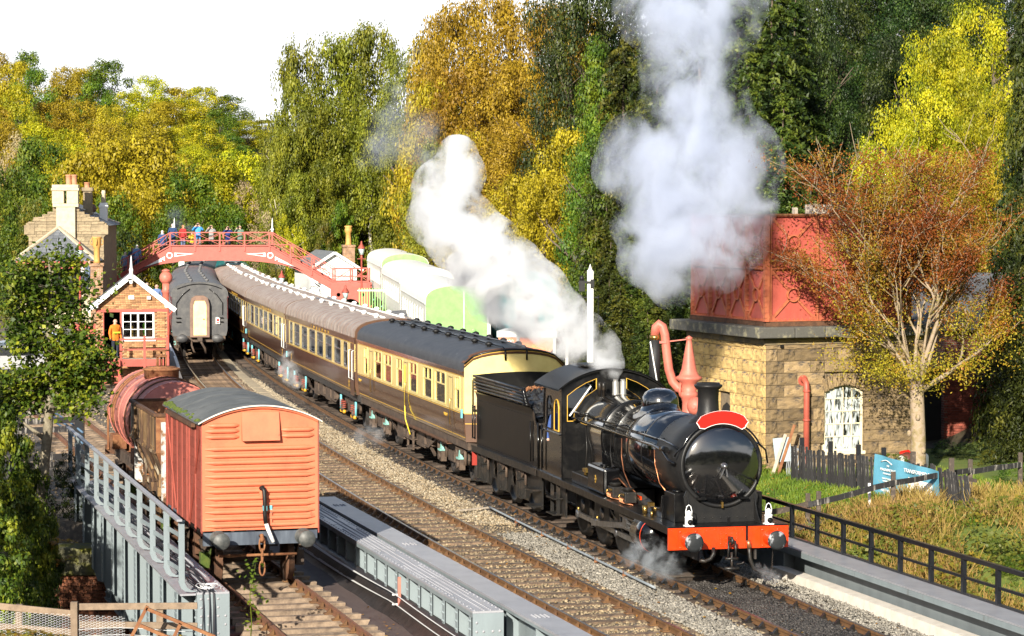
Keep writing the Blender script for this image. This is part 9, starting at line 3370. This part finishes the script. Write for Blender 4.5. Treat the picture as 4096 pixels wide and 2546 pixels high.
sp = LO + Matrix.Rotation(LRZ, 3, 'Z') @ Vector((-10.6, -.95, 1.24))
person('fireman in a blue jacket glimpsed in the locomotive cab', sp, LRZ + R(60), (.05, .10, .30), (.03, .04, .08), (.04, .03, .03), 'stand', 1.72)
# ---------------------------------------------------------------- steam and smoke: closed hulls with a lumpy volume inside
def steam(name, label, puffs, dens, col, nscale=1.0, lo=.40, hi=.62, aniso=.2, vox=.16, stretch=(1, 1, 1)):
 """puffs: (x, y, z, radius)"""
 mb = MB()
 c0 = Vector((sum(p[0] for p in puffs), sum(p[1] for p in puffs), sum(p[2] for p in puffs))) / len(puffs)
 for x, y, z, r in puffs:
  mb.ball((x - c0.x, y - c0.y, z - c0.z), r * 1.22, 16)
 me = mb.mesh(name, [])
 me.materials.clear()
 o = bpy.data.objects.new(name, me)
 COL.objects.link(o)
 rm = o.modifiers.new('remesh', 'REMESH')
 rm.mode = 'VOXEL'
 rm.voxel_size = vox
 dg = bpy.context.evaluated_depsgraph_get()
 m2 = bpy.data.meshes.new_from_object(o.evaluated_get(dg))
 bpy.data.objects.remove(o)
 m, n, N, K = nodes(name + '_vapour')
 out = N('ShaderNodeOutputMaterial')
 vol = N('ShaderNodeVolumePrincipled')
 vol.inputs['Color'].default_value = (*col, 1)
 vol.inputs['Anisotropy'].default_value = aniso
 t = N('ShaderNodeTexCoord')
 wn = N('ShaderNodeTexNoise')
 wn.inputs['Scale'].default_value = nscale * .9
 wn.inputs['Detail'].default_value = 2
 K(t.outputs['Object'], wn.inputs['Vector'])
 sb = N('ShaderNodeVectorMath')
 sb.operation = 'SUBTRACT'
 sb.inputs[1].default_value = (.5, .5, .5)
 K(wn.outputs['Color'], sb.inputs[0])
 sc_ = N('ShaderNodeVectorMath')
 sc_.operation = 'SCALE'
 sc_.inputs['Scale'].default_value = 1.3 / nscale
 K(sb.outputs[0], sc_.inputs[0])
 ad = N('ShaderNodeVectorMath')
 K(t.outputs['Object'], ad.inputs[0])
 K(sc_.outputs[0], ad.inputs[1])
 tot = None
 for x, y, z, r in puffs:
  d = N('ShaderNodeVectorMath')
  d.operation = 'DISTANCE'
  K(ad.outputs[0], d.inputs[0])
  d.inputs[1].default_value = (x - c0.x, y - c0.y, z - c0.z)
  f = N('ShaderNodeMapRange')
  f.inputs['From Min'].default_value = r * 1.18
  f.inputs['From Max'].default_value = r * .15
  K(d.outputs['Value'], f.inputs['Value'])
  if tot is None:
   tot = f.outputs[0]
  else:
   a = N('ShaderNodeMath')
   a.operation = 'SMOOTH_MAX'
   a.inputs[2].default_value = .35
   K(tot, a.inputs[0])
   K(f.outputs[0], a.inputs[1])
   tot = a.outputs[0]
 mp = N('ShaderNodeMapping')
 mp.inputs['Scale'].default_value = stretch
 K(ad.outputs[0], mp.inputs['Vector'])
 nz = N('ShaderNodeTexNoise')
 nz.inputs['Scale'].default_value = nscale * 1.5
 nz.inputs['Detail'].default_value = 8
 nz.inputs['Roughness'].default_value = .68
 K(mp.outputs[0], nz.inputs['Vector'])
 # falloff shifts the noise threshold, so edges break into wisps
 a = N('ShaderNodeMath')
 a.operation = 'MULTIPLY_ADD'
 K(tot, a.inputs[0])
 a.inputs[1].default_value = .48
 nr = N('ShaderNodeMapRange')
 nr.inputs['From Min'].default_value = .28
 nr.inputs['From Max'].default_value = .72
 K(nz.outputs['Fac'], nr.inputs['Value'])
 K(nr.outputs[0], a.inputs[2])
 r = N('ShaderNodeMapRange')
 r.interpolation_type = 'SMOOTHSTEP'
 r.inputs['From Min'].default_value = lo + .12
 r.inputs['From Max'].default_value = hi + .50
 r.inputs['To Max'].default_value = dens
 K(a.outputs[0], r.inputs['Value'])
 e = N('ShaderNodeMath')
 e.operation = 'MULTIPLY'
 K(r.outputs[0], e.inputs[0])
 q = N('ShaderNodeMapRange')
 q.inputs['From Max'].default_value = .55
 K(tot, q.inputs['Value'])
 K(q.outputs[0], e.inputs[1])
 K(e.outputs[0], vol.inputs['Density'])
 K(vol.outputs[0], out.inputs['Volume'])
 m2.materials.clear()
 m2.materials.append(m)
 o = bpy.data.objects.new(name, m2)
 COL.objects.link(o)
 o.location = c0
 return tag(o, label, None, None, 'stuff')
def P_(lst, Y0, Y1=None):
 out = []
 for i, q in enumerate(lst):
  Y = Y0 if Y1 is None else Y0 + (Y1 - Y0) * i / (len(lst) - 1)
  p = at(q[0], q[1], Y)
  out.append((p.x, p.y, p.z, q[2] * Y / F))
 return out
# exhaust drifting up before the tank
steam('exhaust_smoke', 'tall bluish grey smoke plume rising before the red tank', P_([(2700, 1130, 100), (2740, 1010, 150), (2800, 900, 190), (2860, 780, 220), (2720, 760, 200), (2920, 660, 190), (2790, 600, 210), (2640, 640, 170), (2540, 600, 130), (2480, 680, 100), (2990, 760, 120), (2780, 430, 200), (2770, 270, 190), (2830, 130, 180), (2740, 60, 170), (2610, 40, 140), (2640, 930, 150), (2580, 1040, 100), (2540, 900, 90), (2900, 10, 150), (2700, -120, 200), (3060, 800, 60), (2860, 1060, 110), (2940, 960, 120), (2700, 1180, 60)], 68.6), 2.1, (.86, .90, 1.0), .62, .40, .62, stretch=(1, 1, .62))
# white steam from the safety valves
steam('white_steam', 'white steam blowing back from the safety valves across the coaches', P_([(2458, 1515, 26), (2440, 1455, 55), (2395, 1395, 80), (2320, 1350, 100), (2230, 1280, 115), (2130, 1190, 135), (2020, 1110, 150), (1930, 1020, 150), (1850, 930, 140), (1790, 850, 130), (1770, 760, 110), (1830, 700, 100), (1830, 625, 75), (1740, 880, 100), (2080, 1290, 90), (1960, 1190, 90), (1870, 1090, 80), (2380, 1480, 40)], 61.0, 67), 8, (.98, .985, 1.0), .85, .34, .58)
steam('thin_steam', 'thin bluish steam trailing away before the olive birches', P_([(1760, 690, 80), (1700, 610, 95), (1640, 540, 95), (1570, 470, 95), (1530, 580, 90), (1480, 630, 60), (1590, 380, 75), (1620, 260, 50), (1640, 200, 40), (1690, 520, 80)], 69), .62, (.88, .92, 1.0), .9, .40, .62)
steam('cylinder_steam', 'wisps of steam leaking round the front cylinder', P_([(2560, 2190, 50), (2600, 2240, 60), (2660, 2280, 55), (2700, 2240, 40), (2520, 2230, 45), (2640, 2200, 45), (2720, 2290, 30)], 52.6), 2.6, (.9, .95, 1.0), 3.2, .42, .60, vox=.05)
steam('heating_steam', 'puff of steam between the first and second coaches', P_([(1165, 1500, 40), (1150, 1460, 42), (1145, 1420, 30), (1180, 1530, 35), (1130, 1480, 30)], 99.5), 2.2, (.97, .98, 1.0), 2.4, .36, .6, vox=.08)
steam('drain_steam', 'small puff of steam at the end of the front hose', P_([(3060, 2290, 30), (3085, 2305, 28), (3030, 2275, 25), (3105, 2315, 22)], 51.2), 3.0, (.95, .97, 1.0), 4, .4, .6, vox=.04)
steam('bogie_steam', 'faint steam under the near end of the black roofed coach', P_([(1480, 1720, 40), (1510, 1740, 45), (1450, 1750, 35), (1430, 1735, 30)], 80.5), 1.2, (.93, .96, 1.0), 2.4, .4, .6, vox=.06)
# far smoke behind the footbridge
steam('far_smoke', 'thin grey blue smoke behind the footbridge parapet', P_([(715, 890, 40), (700, 860, 38), (740, 910, 36), (1095, 1010, 50), (1060, 990, 40), (1120, 1050, 38)], 171), .35, (.75, .82, .95), .8, .4, .6)
# ---------------------------------------------------------------- parts that hold several pieces: one object each
def split_pieces(names):
 for o in list(sc.objects):
  if o.type != 'MESH' or o.name.split('.')[0] not in names or o.data.users > 1 or o.modifiers.get('bevel') and False:
   continue
  me = o.data
  n = len(me.vertices)
  par = list(range(n))
  def find(i):
   while par[i] != i:
    par[i] = par[par[i]]
    i = par[i]
   return i
  for p in me.polygons:
   a = find(p.vertices[0])
   for v in p.vertices[1:]:
    par[find(v)] = a
  grp = {}
  for i in range(n):
   grp.setdefault(find(i), []).append(i)
  cl = []
  for r, vs_ in grp.items():
   co = [me.vertices[i].co for i in vs_]
   cl.append([[min(c[k] for c in co) - .02 for k in range(3)], [max(c[k] for c in co) + .02 for k in range(3)], {r}])
  done = False
  while not done:
   done = True
   for i in range(len(cl)):
    for j in range(i + 1, len(cl)):
     a, b = cl[i], cl[j]
     if all(a[0][k] <= b[1][k] and b[0][k] <= a[1][k] for k in range(3)):
      cl[i] = [[min(a[0][k], b[0][k]) for k in range(3)], [max(a[1][k], b[1][k]) for k in range(3)], a[2] | b[2]]
      del cl[j]
      done = False
      break
    if not done:
     break
  if len(cl) < 2:
   continue
  for q, c in enumerate(cl):
   keep = [p for p in me.polygons if find(p.vertices[0]) in c[2]]
   ids = sorted({v for p in keep for v in p.vertices})
   mp_ = {v: i for i, v in enumerate(ids)}
   m2 = bpy.data.meshes.new(me.name)
   m2.from_pydata([me.vertices[i].co for i in ids], [], [[mp_[v] for v in p.vertices] for p in keep])
   for m in me.materials:
    m2.materials.append(m)
   m2.polygons.foreach_set('material_index', [p.material_index for p in keep])
   m2.polygons.foreach_set('use_smooth', [p.use_smooth for p in keep])
   m2.update()
   if q == 0:
    first = m2
    continue
   o2 = o.copy()
   o2.data = m2
   COL.objects.link(o2)
  o.data = first
split_pieces({'cab_side', 'brake_gear', 'step', 'battery_box', 'saddle', 'sandbox', 'handrail', 'oil_cups', 'frame_plates', 'corner_post', 'pier', 'frame_wing', 'truss', 'end_panel', 'vestibule_door', 'buffers', 'handwheel', 'copper_pipes', 'cab_handrail', 'spring_cup', 'coil_spring', 'spring_hanger', 'roof_pipes', 'stair_string', 'headlight', 'hi_vis_band', 'hose_clip', 'porch_wall', 'interior_gear', 'end_pipes', 'brake_levers', 'tank_hatch', 'front_sheet', 'clip', 'corner_post', 'door', 'handle', 'barrel_band', 'wall', 'ladder', 'solebar', 'saddle_front', 'whistle', 'reach_rod', 'side_rib', 'tank_strap', 'frame', 'base_rim', 'seats', 'balcony_floor', 'top_rim'} - {'seats', 'wall', 'frame', 'door', 'barrel_band'})
